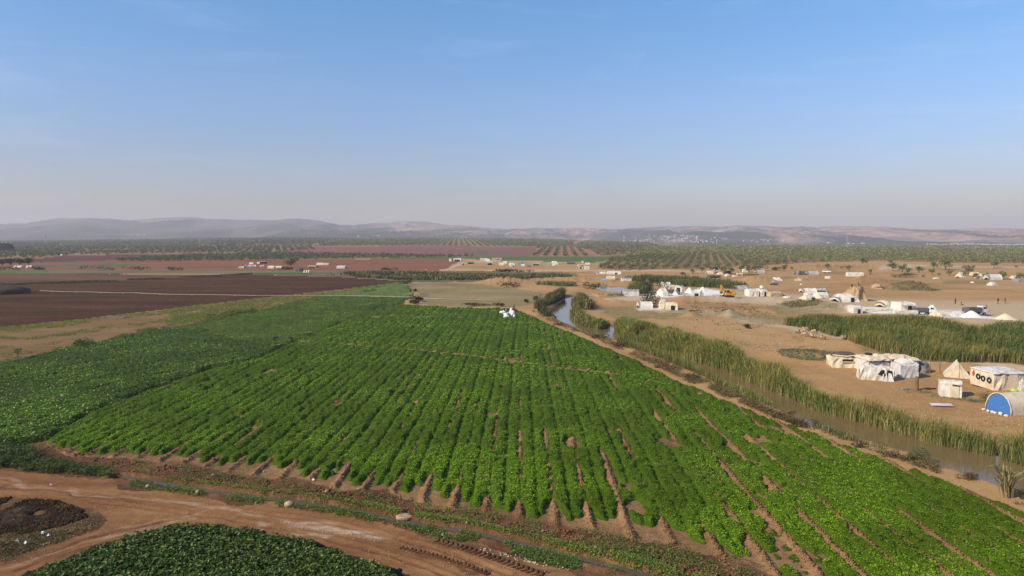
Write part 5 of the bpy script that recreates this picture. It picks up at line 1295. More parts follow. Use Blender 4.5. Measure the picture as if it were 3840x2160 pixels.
S('house', 2838, 2869, 1083, 1113, 'house', 'white_sheet', 'white gabled hut with grey shaded end and water tank', 'hut', depth=5, roof='pale_grey_sheet', split=.8, tank=True, end='slate_sheet', door='front', rot=6)  # shade of the end wall is put into its slate colour
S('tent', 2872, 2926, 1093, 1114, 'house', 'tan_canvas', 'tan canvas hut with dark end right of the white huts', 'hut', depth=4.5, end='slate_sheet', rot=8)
heap('tarp_bundle', 2930, 2947, 1103, 1110, 'grey_sheet', 'grey tarp bundle right of the tan hut', 'bundle', 2, 41)
heap('tarp_bundle', 2936, 2968, 1111, 1119, 'cream_canvas', 'low pale tarp on the ground right of the tan hut', 'bundle', 3, 42)
# --- white cluster beside the earth mound
S('tent', 3004, 3054, 1081, 1098, 'barrel', 'white_sheet', 'long white barrel tent at the back of the mound cluster', depth=4.5)
S('tent', 3051, 3092, 1081, 1097, 'gable', 'grey_sheet', 'grey roofed tent with wide black opening in the mound cluster', depth=4, door='wide')
S('tent', 3021, 3057, 1096, 1110, 'house', 'white_sheet', 'white boxy tent in the middle of the mound cluster', depth=3.5)
S('tent', 3055, 3102, 1096, 1117, 'gable', 'white_sheet', 'white gable tent with slate end in the mound cluster', depth=3.6, rot=10, end='slate_sheet')
S('tent', 3002, 3056, 1106, 1128, 'gable', 'cream_canvas', 'cream front tent with dark door slit in the mound cluster', depth=4, rot=12, door='front', hip=.2)
heap('straw_heap', 3054, 3088, 1108, 1121, 'beige_canvas', 'beige tarp heap among the mound cluster tents', 'heap', 3.5, 43)
S('dome_shelter', 3128, 3205, 1103, 1134, 'barrel', 'white_sheet', 'large sagging white dome shelter left of the earth mound', 'shelter', depth=7, hip=.45, rough=.14, door='front')
S('kiosk', 3189, 3224, 1133, 1161, 'box', 'white_sheet', 'white upright kiosk with a tall dark doorway', 'kiosk', depth=3, door='front')
S('tent', 3292, 3333, 1127, 1154, 'barrel', 'cream_canvas', 'round topped cream tent above the white lime heaps', depth=4.5, hip=.3, rot=10)
S('shed', 3358, 3412, 1134, 1165, 'box', 'white_sheet', 'white flat roofed shed with dark doorway and window', 'shed', depth=5, door='front', awning='pale_grey_sheet')
S('tent', 3498, 3546, 1169, 1188, 'gable', 'cream_canvas', 'low cream tent with grey end on the lime yard edge', depth=4, rot=14, end='slate_sheet')
S('tent', 3573, 3597, 1167, 1186, 'ridge', 'pale_grey_sheet', 'narrow pale grey tent left of the tall lime heap', depth=3)
S('wall', 3240, 3345, 1157, 1170, 'box', 'cream_canvas', 'low whitewashed wall left of the marsh edge', 'wall', depth=.8)
S('wall', 3350, 3440, 1163, 1180, 'box', 'white_sheet', 'low whitewashed wall left of the grey truck', 'wall', depth=.8)
# --- slope tents below the orchard
SG = 'tents on the slope below the orchard'
S('tent', 2647, 2673, 1015, 1028, 'barrel', 'cream_canvas', 'cream dome tent left of the white pickup', hip=.3, group=SG)
S('tent', 2689, 2712, 1021, 1030, 'gable', 'cream_canvas', 'low cream tent right of the white pickup', hip=.4, group=SG)
S('tarp_shelter', 2719, 2738, 1015, 1027, 'lean', 'brown_mat', 'brown walled shelter with pale roof behind two olive trees', 'shelter', roof='cream_canvas', split=.8, group=SG)
S('tent', 2716, 2737, 1026, 1037, 'gable', 'cream_canvas', 'cream tent in front of the brown walled shelter', rot=20, hip=.3, group=SG)
S('tarp_shelter', 2655, 2697, 1030, 1043, 'lean', 'brown_mat', 'long open brown shelter with a sagging pale roof', 'shelter', roof='beige_canvas', split=.8, door='wide', group=SG)
S('tent', 2748, 2762, 1032, 1039, 'box', 'cream_canvas', 'little cream box tent left of the tan gable tent', group=SG)
S('tent', 2758, 2787, 1025, 1035, 'ridge', 'beige_canvas', 'beige gable tent with dark opening near the green shrub', door='right', rot=-15, group=SG)
S('hut', 2784, 2804, 1009, 1022, 'box', 'white_sheet', 'white square hut at the orchard track corner', 'hut', group=SG)
S('tent', 2832, 2864, 1012, 1026, 'barrel', 'grey_sheet', 'grey barrel shelter with dark mouth at the orchard edge', end='dark_sheet', group=SG)  # dark end wall painted for the shaded mouth
S('dome_shelter', 2894, 2929, 1039, 1053, 'barrel', 'white_sheet', 'smooth white dome tent above the cluttered cart', 'tent', hip=.4, group=SG)
S('tent', 2979, 3003, 1016, 1029, 'barrel', 'blue_grey_sheet', 'blue grey barrel shelter left of the black one', group=SG)
S('tent', 2999, 3027, 1016, 1031, 'barrel', 'dark_sheet', 'black barrel shelter between two grey ones', group=SG)
S('tent', 3023, 3064, 1016, 1032, 'barrel', 'grey_sheet', 'pale grey barrel shelter with dark end nearest the white car', end='dark_sheet', group=SG)
S('hut', 2994, 3024, 1039, 1051, 'box', 'mud_wall', 'low mud hut with straw roof behind the white wall', 'hut', group=SG)
S('wall', 2981, 3006, 1045, 1053, 'box', 'white_sheet', 'short white wall in front of the low mud hut', 'wall', depth=.8)
heap('tarp_bundle', 3092, 3119, 1036, 1046, 'cream_canvas', 'cream cloth heap below the white car', 'bundle', 3.5, 44)
S('hut', 3175, 3234, 1022, 1038, 'box', 'white_sheet', 'long low white hut alone on the open slope', 'hut', depth=4, rot=-10, end='pale_grey_sheet')
heap('crate', 3000, 3009, 1064, 1069, 'cream_canvas', 'small pale box alone on the bare slope', 'box', 1.2, 45, .1, .5)
S('tent', 3584, 3621, 1018, 1039, 'ridge', 'cream_canvas', 'cream sloping tent behind the bushy olive', rot=20, hip=.3, group=SG)
S('tent', 3640, 3667, 1021, 1034, 'gable', 'beige_canvas', 'beige tent half hidden right of the bushy olive', group=SG)
S('tent', 3663, 3712, 1026, 1046, 'gable', 'cream_canvas', 'crumpled cream tent between the two olive trees', hip=.4, rough=.2, group=SG)
S('tent', 3698, 3747, 1027, 1049, 'barrel', 'pale_grey_sheet', 'pale arched shelter with a blue grey shaded end', end='blue_grey_sheet', group=SG)  # shade of the end put in as a blue grey colour
S('tent', 3788, 3812, 1033, 1048, 'gable', 'cream_canvas', 'cream tent with black mouth near the right picture edge', rot=20, door='front', group=SG)
S('tarp_shelter', 3806, 3850, 1044, 1057, 'lean', 'blue_grey_sheet', 'bluish tarp shelter cut by the right picture edge', 'shelter', group=SG)
S('tent', 3704, 3736, 1056, 1071, 'gable', 'pale_grey_sheet', 'small pale tent alone downhill of the arched shelter', hip=.4, rot=15, group=SG)
heap('ground_sheet', 3497, 3524, 1041, 1045, 'white_sheet', 'thin white strip of sheet on the slope', 'sheet', 1.5, 46, .1)
heap('stone_heap', 3640, 3652, 1056, 1062, 'beige_canvas', 'small pale rubble heap on the weedy slope', 'rubble', 2, 47)
heap('rubble_heap', 3268, 3310, 1046, 1062, 'mound_earth', 'sandy crumbling heap on the bank right of the earth mound', 'heap', 6, 48, .5)

# --- lime heaps and earth mound
for (x0, x1, yt, yb, mt, lab, sd) in [(2566, 2604, 1077, 1098, 'white_powder', 'flat topped white lime heap nearest the sheds', 51), (2618, 2652, 1077, 1093, 'white_powder', 'smaller white lime heap on the long white patch', 52), (3458, 3530, 1146, 1180, 'white_powder', 'broad white lime heap right of the grey truck', 53),
                                 (3596, 3688, 1165, 1192, 'white_powder', 'tall white lime heap hiding the white truck', 54), (3722, 3816, 1177, 1201, 'cream_powder', 'cream coloured lime heap at the far right of the yard', 55)]:
    heap('lime_heap', x0, x1, yt, yb, mt, lab, 'lime heap', None, sd, .16, 1.0, 'lime heaps in the yard')
def conify(ob, p=1.0):
    zs = max(v.co.z for v in ob.data.vertices); xs = max(abs(v.co.x) for v in ob.data.vertices); yy = max(abs(v.co.y) for v in ob.data.vertices)
    for v in ob.data.vertices:
        q = min(1, math.hypot(v.co.x / xs, v.co.y / yy)); v.co.z = zs * (max(0, 1 - q) ** .9 * .55 + .45 * (math.cos(q * PI) + 1) / 2) - .05
for ob in [o for o in COL.objects if o.name.startswith('lime_heap')]: conify(ob)

def earth_mound():
    x, y, z = place(3208, 1131); mpp = y / FPX; R = 66 * mpp; h = 62 * mpp; n = 60
    V = []; F = []
    g = np.linspace(-1.25, 1.25, n); GX, GY = np.meshgrid(g, g)
    q = np.hypot(GX, GY * 1.1)
    nz = fbm(GX * 3 + 9, GY * 3 + 4, 4, 88) - .5
    top = .93 + .06 * nz
    slope = sst(1.05, .22, q + nz * .35) * .93
    face = np.minimum(GY - (-.55 + .10 * np.sin(GX * 9) + .12 * nz), (.50 + .1 * nz) - GX)   # quarried front and right sides
    cut = sst(0, .14, face)
    zz = np.minimum(slope, top) * (.16 * sst(1.1, .5, q) + .84 * np.where(GX > -.35, cut, sst(-.6, .2, face))) * h
    zz = zz + ((fbm(GX * 9, GY * 9, 3, 89) - .5) * 1.3 - .9 * (np.abs(fbm(GX * 6 + 3, GY * 2, 3, 90) - .5) < .035)) * sst(.1, .8, zz) * (q < 1.0) - .12
    V = np.stack([GX * R, GY * R, zz], 2).reshape(-1, 3)
    ix = np.arange(n * n).reshape(n, n); Fq = np.stack([ix[:-1, :-1], ix[:-1, 1:], ix[1:, 1:], ix[1:, :-1]], 2).reshape(-1, 4)
    me = mesh_np('earth_mound', V, Fq, ['mound_earth'], smooth=False)
    yc = y + R * .6; o = link('earth_mound', me, loc=(x * yc / y, yc, z)); tag(o, 'tall quarried earth mound with a steep cut face', 'mound')
    return x * yc / y, yc, z, R, h
MX, MY, MZ, MR, MH = earth_mound()
heap('earth_heap', -120, 100, 1069, 1106, 'heap_soil', 'dark long heap of soil at the left edge of the ploughed field', 'heap', 12, 61, .3, .8)

# --- manure and dark soil thrown up beside the road
def manure():
    rs = np.random.default_rng(91)
    poly = [(-300,1905),(0,1876),(110,1876),(200,1888),(262,1900),(300,1925),(270,1945),(180,1968),(60,1990),(0,2005),(-300,2060)]
    wp = W(poly); sx = np.arange(-300, 320, 5.0); sy = np.arange(2070, 1870, -4.0); PX, PY = np.meshgrid(sx, sy); X, Y = at(PX, PY)
    ed = sdist(X, Y, wp) - 1.1 + (fbm(X / 1.7, Y / 1.7, 4, 95) - .45) * 5; hh = sst(-.1, 1.3, ed) * (.05 + .22 * fbm(X / .8, Y / .8, 4, 93) + .22 * np.abs(vn(X / .45, Y / .45, 94) - .5)) * sst(0, .2, ed + .1)
    k = hh.ravel(); ix = np.arange(PX.size).reshape(PX.shape); Fq = np.stack([ix[:-1, :-1], ix[:-1, 1:], ix[1:, 1:], ix[1:, :-1]], 2).reshape(-1, 4); Fq = Fq[k[Fq].max(1) > .01]
    u, inv = np.unique(Fq, return_inverse=True)
    V = np.stack([X.ravel(), Y.ravel(), H(X, Y).ravel() + k - .02], 1)
    soil('manure', (.018, .012, .008), (.04, .025, .015), (.085, .055, .03), .8, 3.0, 1.0, .12)
    me = mesh_np('manure_heap', V[u], inv.reshape(-1, 4), ['manure']); tag(link('manure_heap', me), 'dark clodded manure heap at the left of the dirt road fork', 'manure heap')
manure()
tufts('straw_litter', [([(-300,2040),(0,1995),(120,1975),(280,1945),(400,1930),(420,1945),(330,1992),(230,2030),(0,2105),(-300,2180)], 60, .16, .10, (.26, .20, .10), (.12, .10, .045), 4, .44, .9),
                       ([(-200,1890),(60,1880),(200,1890),(260,1915),(120,1960),(0,1985),(-200,2030)], 200, .14, .55, (.20, .15, .08), (.07, .09, .03), 2, .5, .9)], 'scattered straw and dead stalks around the manure heap', 'straw', 205)

# --- the large shelters at the right
def near_group():
    # mat roofed shelter
    x, y, z = place(3180, 1381); o = empty('tarp_shelter', (x, y + 1.6, z), math.radians(-6))
    loft(4.0, 2.8, 1.75, 'box', 11, .16, 10, .08).build('canvas_walls', 'cream_canvas', o)
    m = MB(); V, F = blob(1.95, 1.35, .55, 18, 6, .3, 1.2, 12, pw=.6); m.add([(v[0], v[1] + .25, v[2] + 1.66) for v in V], F); m.build('roof_mat', 'brown_mat', o)
    m = MB(); m.box((.15, -1.42, 1.15), (1.5, .16, .34)); m.build('opening', 'interior_shade', o)  # dark slat in place of the shaded gap
    m = MB(); m.tube([(-1.9, -.9, 1.9), (0, -1.25, 1.75), (1.5, -1.2, 1.95), (2.0, .2, 1.9)], .10, 8); m.build('rolled_canvas', 'cream_canvas', o)
    m = MB(); m.box((.2, -1.50, .95), (1.7, .1, .16), shift=(0, -.05)); m.build('sagging_flap', 'beige_canvas', o)
    tag(o, 'cream canvas shelter with a brown mat roof and dark slit', 'shelter')
    # long patched shelter
    x, y, z = place(3352, 1402); o = empty('tarp_shelter', (x, y + 2.2, z), math.radians(3))
    loft(7.6, 3.6, 2.05, 'box', 21, .17, 14, .09).build('canvas_walls', 'pale_grey_sheet', o)
    m = loft(7.9, 4.2, .55, 'barrel', 22, .16, 14, .3, .5); m.v = [(v[0], v[1], v[2] + 1.95) for v in m.v]; m.build('roof_canvas', 'beige_canvas', o)
    m = MB()
    for i in range(9): m.box((-.6 + i * .36, -1.86, 1.0), (.30, .12 + .07 * (i % 2), 1.7), 0, (1, .5))
    m.build('hanging_folds', 'grey_sheet', o)
    tag(o, 'long patched shelter with beige roof canvas and hanging grey folds', 'shelter')
    t = place(3290, 1378); m = MB(); m.torus((0, 0, 0), .36, .15, 'z', 20, 10)
    tag(m.build('tyre', 'tyre_rubber', None, True, (x - 2.5 * 1, y + 2.6, z + 2.50)), 'old tyre weighing down the beige roof canvas', 'tyre')
    # torn white tent in front
    x, y, z = place(3298, 1428); o = empty('tent', (x, y + 1.3, z), math.radians(-16))
    loft(4.3, 2.6, 2.05, 'lean', 31, .16, 10, .10, .1).build('canvas', 'white_sheet', o)
    m = MB(); m.add([(.1, -1.34, .9), (.5, -1.30, 1.5), (1.0, -1.32, 1.62), (1.9, -1.34, 1.45), (2.05, -1.3, .35), (1.5, -1.38, .1), (1.35, -1.36, .9), (.8, -1.4, .75)], [(0, 1, 2, 3, 4, 5, 6, 7)]); m.add([(.1, -1.2, .9), (2.05, -1.2, .35), (1.0, -1.2, 1.6)], [(0, 1, 2)]); m.build('torn_hole_shade', 'interior_shade', o)  # near-black patches stand in for the shade inside the tear
    m = MB(); m.tube([(.72, -1.5, .02), (.75, -1.52, .9), (.95, -1.52, 1.25), (1.15, -1.52, .9), (1.3, -1.55, .02)], .075, 7); m.build('door_arch', 'white_sheet', o)
    m = MB(); m.add([(1.35, -1.62, 0), (2.1, -1.75, 0), (1.75, -1.45, 1.1), (1.4, -1.42, 1.2)], [(0, 1, 2, 3)]); m.add([(.7, -1.7, 0), (1.25, -1.72, 0), (1.1, -1.48, .95)], [(0, 1, 2)]); m.build('door_flaps', 'pale_grey_sheet', o)
    m = MB(); m.tube([(2.15, -1.2, 0), (2.2, -1.1, 1.4)], .04, 6); m.tube([(-2.2, -1.2, 0), (-2.2, -1.2, 1.5)], .04, 6); m.build('tent_poles', 'wood_pole', o)
    tag(o, 'torn white tent with black ragged opening before the long shelter', 'tent')
    # hanging cloth cube on the right
    x, y, z = place(3411, 1418); o = empty('tarp_shelter', (x, y + 1.4, z), math.radians(4))
    loft(2.7, 2.4, 2.0, 'box', 41, .07, 7, .04).build('cloth_walls', 'pale_grey_sheet', o)
    m = MB(); m.box((1.36, -.3, .85), (.1, 1.1, 1.5)); m.build('side_hole_shade', 'interior_shade', o)  # dark panel painted for the shaded inside of the cube
    m = loft(2.2, 2.0, .5, 'barrel', 42, .08, 6, .1, .5); m.v = [(v[0] + .3, v[1] + .3, v[2] + 1.95) for v in m.v]; m.build('roof_bundle', 'white_sheet', o)
    tag(o, 'grey cloth cube shelter at the right of the long patched shelter', 'shelter')
    x, y, z = place(3470, 1400); V, F = blob(1.1, 1.4, 1.5, 18, 9, .4, 1, 45, pw=.6); m = MB(); m.add(V, F)
    tag(m.build('tarp_bundle', 'slate_sheet', None, True, (x, y + 1.2, z)), 'dark blue grey bundle piled in the shade of the cloth cube', 'bundle')
    for px, yb, hh, lab in ((3486, 1408, 1.7, 'thin pale pole just right of the dark bundle'), (3523, 1400, 1.6, 'stout wooden post on the dirt between bundle and peaked tent')):
        x, y, z = place(px, yb); m = MB(); m.tube([(0, 0, -.2), (.03, 0, hh)], .05 if px < 3500 else .11, 7); tag(m.build('post', 'wood_pole', None, False, (x, y, z)), lab, 'post')
    # peaked ridge tent
    x, y, z = place(3597, 1420); o = empty('tent', (x + .95, y + 1.9, z), math.radians(62))
    loft(3.6, 3.3, 2.15, 'ridge', 51, .04, 8, .06).build('canvas', 'cream_canvas', o)
    m = MB(); m.tube([(-1.85, 0, 0), (-1.86, 0, 2.05)], .035, 6); m.build('front_seam', 'beige_canvas', o)
    m = MB(); m.tube([(-1.8, -1.6, .02), (-2.6, -2.3, .0)], .02, 5); m.tube([(-1.8, 0, 2.1), (-3.2, 0, 0)], .02, 5); m.build('guy_ropes', 'wood_pole', o)
    tag(o, 'peaked cream ridge tent with a sunlit triangular front', 'tent')
    # big tyre hung box shelter: corner nearest the camera
    cx, cy, z = place(3722, 1464)
    o = empty('tarp_shelter', (cx + 2.15, cy + 2.15, z), math.radians(2))
    Ls, Ds = 4.3, 4.3
    loft(Ls, Ds, 2.25, 'box', 61, .13, 10, .07).build('canvas_walls', 'cream_canvas', o)
    m = loft(Ls + .2, Ds + .25, .35, 'barrel', 62, .07, 10, .2, .6); m.v = [(v[0], v[1], v[2] + 2.16) for v in m.v]; m.build('roof_sheet', 'pale_grey_sheet', o)
    m = MB(); m.add([(-.9, -2.27, .05), (1.0, -2.30, .05), (.9, -2.24, 2.1), (-.2, -2.24, 2.15)], [(0, 1, 2, 3)]); m.build('draped_canvas', 'beige_canvas', o)
    V, F = blob(.8, .45, 1.3, 14, 8, .3, 1, 63, pw=.6); m = MB(); m.add([(v[0] + 1.7, v[1] - 2.2, v[2]) for v in V], F); m.build('cloth_bundle', 'pale_grey_sheet', o)
    m = MB(); m.add([(-2.22, -.1 + 1.3, 1.45), (-2.22, .5 + 1.3, 1.45), (-2.22, .2 + 1.3, 2.05)], [(0, 1, 2)]); m.add([(-2.25, .0 + 1.3, 1.2), (-2.25, .4 + 1.3, 1.2), (-2.25, .2 + 1.3, 1.6)], [(0, 1, 2)]); m.build('red_pennant', 'red_cloth', o)
    tag(o, 'big cream box shelter with grey roof sheet and red pennant', 'shelter')
    bpy.context.view_layer.update()
    for i, (ly, lz, lab) in enumerate([(.55, 1.30, 'tyre hung on the shelter wall beside the red pennant'), (-.35, 1.20, 'middle tyre hung on the cream shelter wall'), (-1.45, 1.2, 'tyre hung nearest the corner of the cream shelter wall')]):
        p = o.matrix_world @ Vector((-2.28, ly, lz)); m = MB(); m.torus((0, 0, 0), .29, .10, 'x', 20, 10)
        tag(m.build('tyre', 'tyre_rubber', None, True, p, math.radians(2)), lab, 'tyre', 'tyres hung on the cream box shelter')
    x, y, z = place(3802, 1466); V, F = blob(.45, .3, .32, 12, 6, .4, 1, 64); m = MB(); m.add(V, F); tag(m.build('plastic_bag', 'lime_green_bag', None, True, (x, y, z)), 'lime green bag lying at the foot of the cream box shelter', 'bag')
    # white cube shelter
    x, y, z = place(3582, 1493); o = empty('tarp_shelter', (x, y + 1.1, z), math.radians(-24))
    loft(2.3, 1.8, 2.05, 'box', 71, .06, 8, .03).build('sheet_walls', 'white_sheet', o)
    m = MB(); m.box((.35, -.95, .78), (.95, .07, 1.5), rz=.02); m.build('door_flap', 'cream_canvas', o)
    m = MB(); m.box((.45, -1.0, 1.55), (.7, .06, .12)); m.box((1.17, -.1, .8), (.08, .9, 1.3)); m.build('shade_panels', 'interior_shade', o)  # dark panels painted for the shade behind the gaps
    m = MB(); m.tube([(.1, -1.05, 1.68), (1.3, -1.0, 1.6)], .035, 6); m.build('lintel_pole', 'wood_pole', o)
    tag(o, 'white plastic cube shelter standing alone nearer the river', 'shelter')
    # blue fronted tunnel tent, running out of the picture
    x, y, z = place(3762, 1556); o = empty('tunnel_tent', (x + 3.1, y + 1.6, z), math.radians(14))
    L, Wd, h = 6.4, 3.1, 2.25
    P = PROF['barrel'](Wd, h); n = len(P)
    lo = MB(); st = 14; r = random.Random(5)
    vs = [((i / (st - 1) - .5) * L + (.16 if i else 0) * 0, p[0] * (1.0 + .012 * (i % 2)), p[1] * (1.0 + .012 * (i % 2))) for i in range(st) for p in P]
    lo.add(vs, [(i * n + j, i * n + j + 1, (i + 1) * n + j + 1, (i + 1) * n + j) for i in range(st - 1) for j in range(n - 1)])
    lo.add([vs[(st - 1) * n + j] for j in range(n)], [tuple(range(n))])
    lo.build('canvas', 'cream_canvas', o, smooth=True)
    m = MB(); m.add([(-L / 2 + .05, p[0] * .97, p[1] * .97) for p in P], [tuple(range(n))[::-1]]); m.build('blue_front', 'blue_sheet', o)
    m = MB(); m.tube([(-L / 2, p[0] * 1.01, p[1] * 1.01 + .02) for p in P], .07, 8); m.build('rim', 'cream_canvas', o, smooth=True)
    tag(o, 'tunnel tent of beige canvas with a bright blue front', 'tent')
    bpy.context.view_layer.update()
    labs = ['pale stone at the left foot of the blue tent front', 'second pale stone from the left along the blue front', 'pair stone at the middle of the blue front', 'smaller stone right of the middle of the blue front', 'largest flat block along the blue front', 'pale stone at the right foot of the blue front']
    for i, (ly, s) in enumerate([(1.45, .40), (.85, .40), (.4, .42), (-.05, .36), (-.62, .62), (-1.35, .44)]):
        p = o.matrix_world @ Vector((-L / 2 - .35 - .1 * (i % 2), ly, 0)); m = rock_mesh(s, s * .7, s * .6, 80 + i)
        tag(m.build('stone', 'stone_white', None, True, (p.x, p.y, p.z), i), labs[i], 'stone', 'stones along the blue tent front')
    x, y, z = place(3530, 1521); n = 12; V = []; F = []
    for j in range(n):
        for i in range(n):
            u, v = i / (n - 1) - .5, j / (n - 1) - .5
            V.append((u * 2.4 + v * .5, v * 1.3 - u * .3, .10 + .32 * float(fbm(np.array([u * 4 + 3]), np.array([v * 4 + 8]), 3, 7)[0]) * (1 - 2 * max(abs(u), abs(v)) * .8)))
    for j in range(n - 1):
        for i in range(n - 1): F.append((j * n + i, j * n + i + 1, (j + 1) * n + i + 1, (j + 1) * n + i))
    m = MB(); m.add(V, F); tag(m.build('plastic_sheet', 'pale_grey_sheet', None, True, (x, y, z)), 'crumpled grey plastic sheet lying on bare dirt', 'sheet')
    x, y, z = place(3437, 1462); m = MB(); m.tube([(0, 0, -.3), (.02, 0, .05), (0, 0, .9), (-.03, 0, 1.65), (-.02, .02, 1.78)], [.30, .25, .21, .22, .15], 12); tag(m.build('tree_stump', 'tree_post', None, True, (x, y, z)), 'thick brown tree trunk post standing before the cloth cube', 'trunk post')
    x, y, z = place(3400, 1459); m = MB(); m.box((0, 0, .08), (1.3, .3, .16), rz=.05); tag(m.build('plank', 'steel_grey', None, False, (x, y, z)), 'grey plank lying left of the trunk post', 'plank')
    x, y, z = place(3490, 1460); m = MB(); m.box((0, 0, .07), (1.5, .25, .12), rz=.25); tag(m.build('plank', 'machine_dark', None, False, (x, y, z)), 'dark plank lying right of the trunk post', 'plank')
near_group()
# ------------------------------------------------------------------ vehicles
def wheels(o, pts, R, w, axis='y', name='wheel'):
    for p in pts:
        m = MB(); m.wheel(p, R, w, axis, 0, 14); b = m.build(name, 'tyre_rubber', o)
        m = MB(); m.wheel(p, R * .5, w * 1.06, axis, 0, 10); m.build('hub', 'steel_grey', b)

def truck(px, py, rot, label, cabmat='car_white', bedmat='truck_grey', sc=1.0):
    x, y, z = place(px, py); o = empty('truck', (x, y, z), math.radians(rot)); o.scale = (sc, sc, sc)
    m = MB(); m.box((0, 0, .75), (5.6, .9, .22)); m.build('chassis', 'machine_dark', o)
    m = MB(); m.box((2.05, 0, 1.15), (1.6, 1.9, .75)); m.box((2.0, 0, 1.95), (1.4, 1.8, .85), 0, (.78, .9), shift=(-.08, 0)); c = m.build('cab', cabmat, o, bevel=.06)
    m = MB(); m.box((2.58, 0, 1.95), (.10, 1.5, .55), 0, (1, .9), shift=(-.12, 0)); m.box((2.05, -.90, 1.98), (.8, .06, .45)); m.box((2.05, .90, 1.98), (.8, .06, .45)); m.build('window', 'car_glass', c)
    m = MB(); m.box((-.85, 0, 1.05), (3.9, 2.1, .15))
    for s in (-1, 1):
        m.box((-.85, s * 1.05, 1.55), (3.9, .08, .9))
        for k in range(6): m.box((-2.6 + k * .7, s * 1.11, 1.55), (.09, .08, .95))
    m.box((-2.80, 0, 1.55), (.08, 2.1, .9)); m.box((1.10, 0, 1.6), (.08, 2.1, 1.05)); m.build('cargo_bed', bedmat, o)
    for s in (-.6, .6):
        m = MB(); m.box((2.88, s, 1.02), (.06, .32, .2)); m.build('headlight', 'litter_white', o)
    wheels(o, [(1.95, -.85, .45), (1.95, .85, .45), (-1.6, -.85, .45), (-1.6, .85, .45)], .45, .32)
    return tag(o, label, 'truck')
truck(3462, 1180, -14, 'dark grey stake bed truck with white cab by the lime heap', sc=.85)
truck(3655, 1183, 12, 'white cab truck standing half hidden behind the tall lime heap', sc=1.0)

def car(px, py, rot, label, mat, sc=1.0, pickup=False):
    x, y, z = place(px, py); o = empty('pickup' if pickup else 'car', (x, y, z), math.radians(rot)); o.scale = (sc, sc, sc)
    m = MB(); m.box((0, 0, .72), (4.4, 1.75, .55), 0, (.97, .93)); b = m.build('body', mat, o, bevel=.1)
    m = MB(); m.box((-.35 if not pickup else .3, 0, 1.27), (2.5 if not pickup else 1.5, 1.6, .58), 0, (.72, .86)); m.build('roof', mat, o, bevel=.08)
    m = MB(); cx = -.35 if not pickup else .3; ln = 2.5 if not pickup else 1.5
    m.box((cx, 0, 1.25), (ln * .80, 1.63, .36), 0, (.88, .9)); m.box((cx, 0, 1.22), (ln * .99, 1.3, .36), 0, (.80, .92)); m.build('window', 'car_glass', o)
    for s in (-.6, .6):
        m = MB(); m.box((2.18, s, .78), (.08, .34, .16)); m.build('headlight', 'litter_white', o)
    wheels(o, [(1.35, -.8, .36), (1.35, .8, .36), (-1.35, -.8, .36), (-1.35, .8, .36)], .36, .24)
    return tag(o, label, 'pickup' if pickup else 'car')
car(3100, 1023, -35, 'white car parked on the slope beside a green patch', 'car_white')
car(2677, 1022, 15, 'white pickup between the cream dome tents', 'car_white', pickup=True)

def tractor(px, py, rot, label):
    x, y, z = place(px, py); o = empty('tractor', (x, y, z), math.radians(rot))
    m = MB(); m.box((.9, 0, 1.15), (1.8, .75, .75), 0, (.95, .8)); m.box((-.4, 0, .9), (1.0, .8, .6)); m.build('body', 'machine_dark', o, bevel=.06)
    m = MB(); m.box((-.55, 0, 2.45), (1.5, 1.5, .1))
    for a in (-1.15, .05):
        for b in (-.65, .65): m.tube([(a, b, 1.1), (a, b, 2.45)], .05, 5)
    m.build('cab_frame', 'machine_dark', o)
    m = MB(); m.tube([(1.3, .2, 1.5), (1.3, .2, 2.3)], .06, 6); m.build('exhaust', 'steel_grey', o)
    wheels(o, [(-.6, -.85, .8), (-.6, .85, .8)], .8, .45); wheels(o, [(1.5, -.65, .45), (1.5, .65, .45)], .45, .28)
    return tag(o, label, 'tractor')
tractor(2680, 1012, 10, 'black tractor with a big rear wheel above the white pickup')

def cart(px, py, rot, label):
    x, y, z = place(px, py); o = empty('cart', (x, y, z), math.radians(rot))
    m = MB(); m.box((0, 0, .8), (3.2, 1.7, .15))
    for s in (-1, 1): m.box((0, s * .85, 1.05), (3.2, .07, .4))
    m.tube([(1.6, 0, .75), (3.0, 0, .45)], .06, 6); m.build('flatbed', 'steel_grey', o)
    V, F = blob(1.3, .75, .9, 14, 7, .5, 1.6, 9); m = MB(); m.add([(v[0], v[1], v[2] + .85) for v in V], F); m.build('load', 'grey_sheet', o)
    wheels(o, [(-.7, -.9, .4), (-.7, .9, .4), (.9, -.9, .4), (.9, .9, .4)], .4, .22)
    return tag(o, label, 'cart')
cart(2902, 1063, 8, 'grey cart piled with clutter below the smooth white dome')
cart(2560, 1030, 20, 'small rust red cart alone under the orchard rows')
for c in [o for o in COL.objects if o.get('label', '').startswith('small rust red')]:
    c.scale = (.8, .8, .8)
    for k in c.children:
        if k.name.startswith(('flatbed', 'load')): k.data.materials[0] = MATS['rust_red']

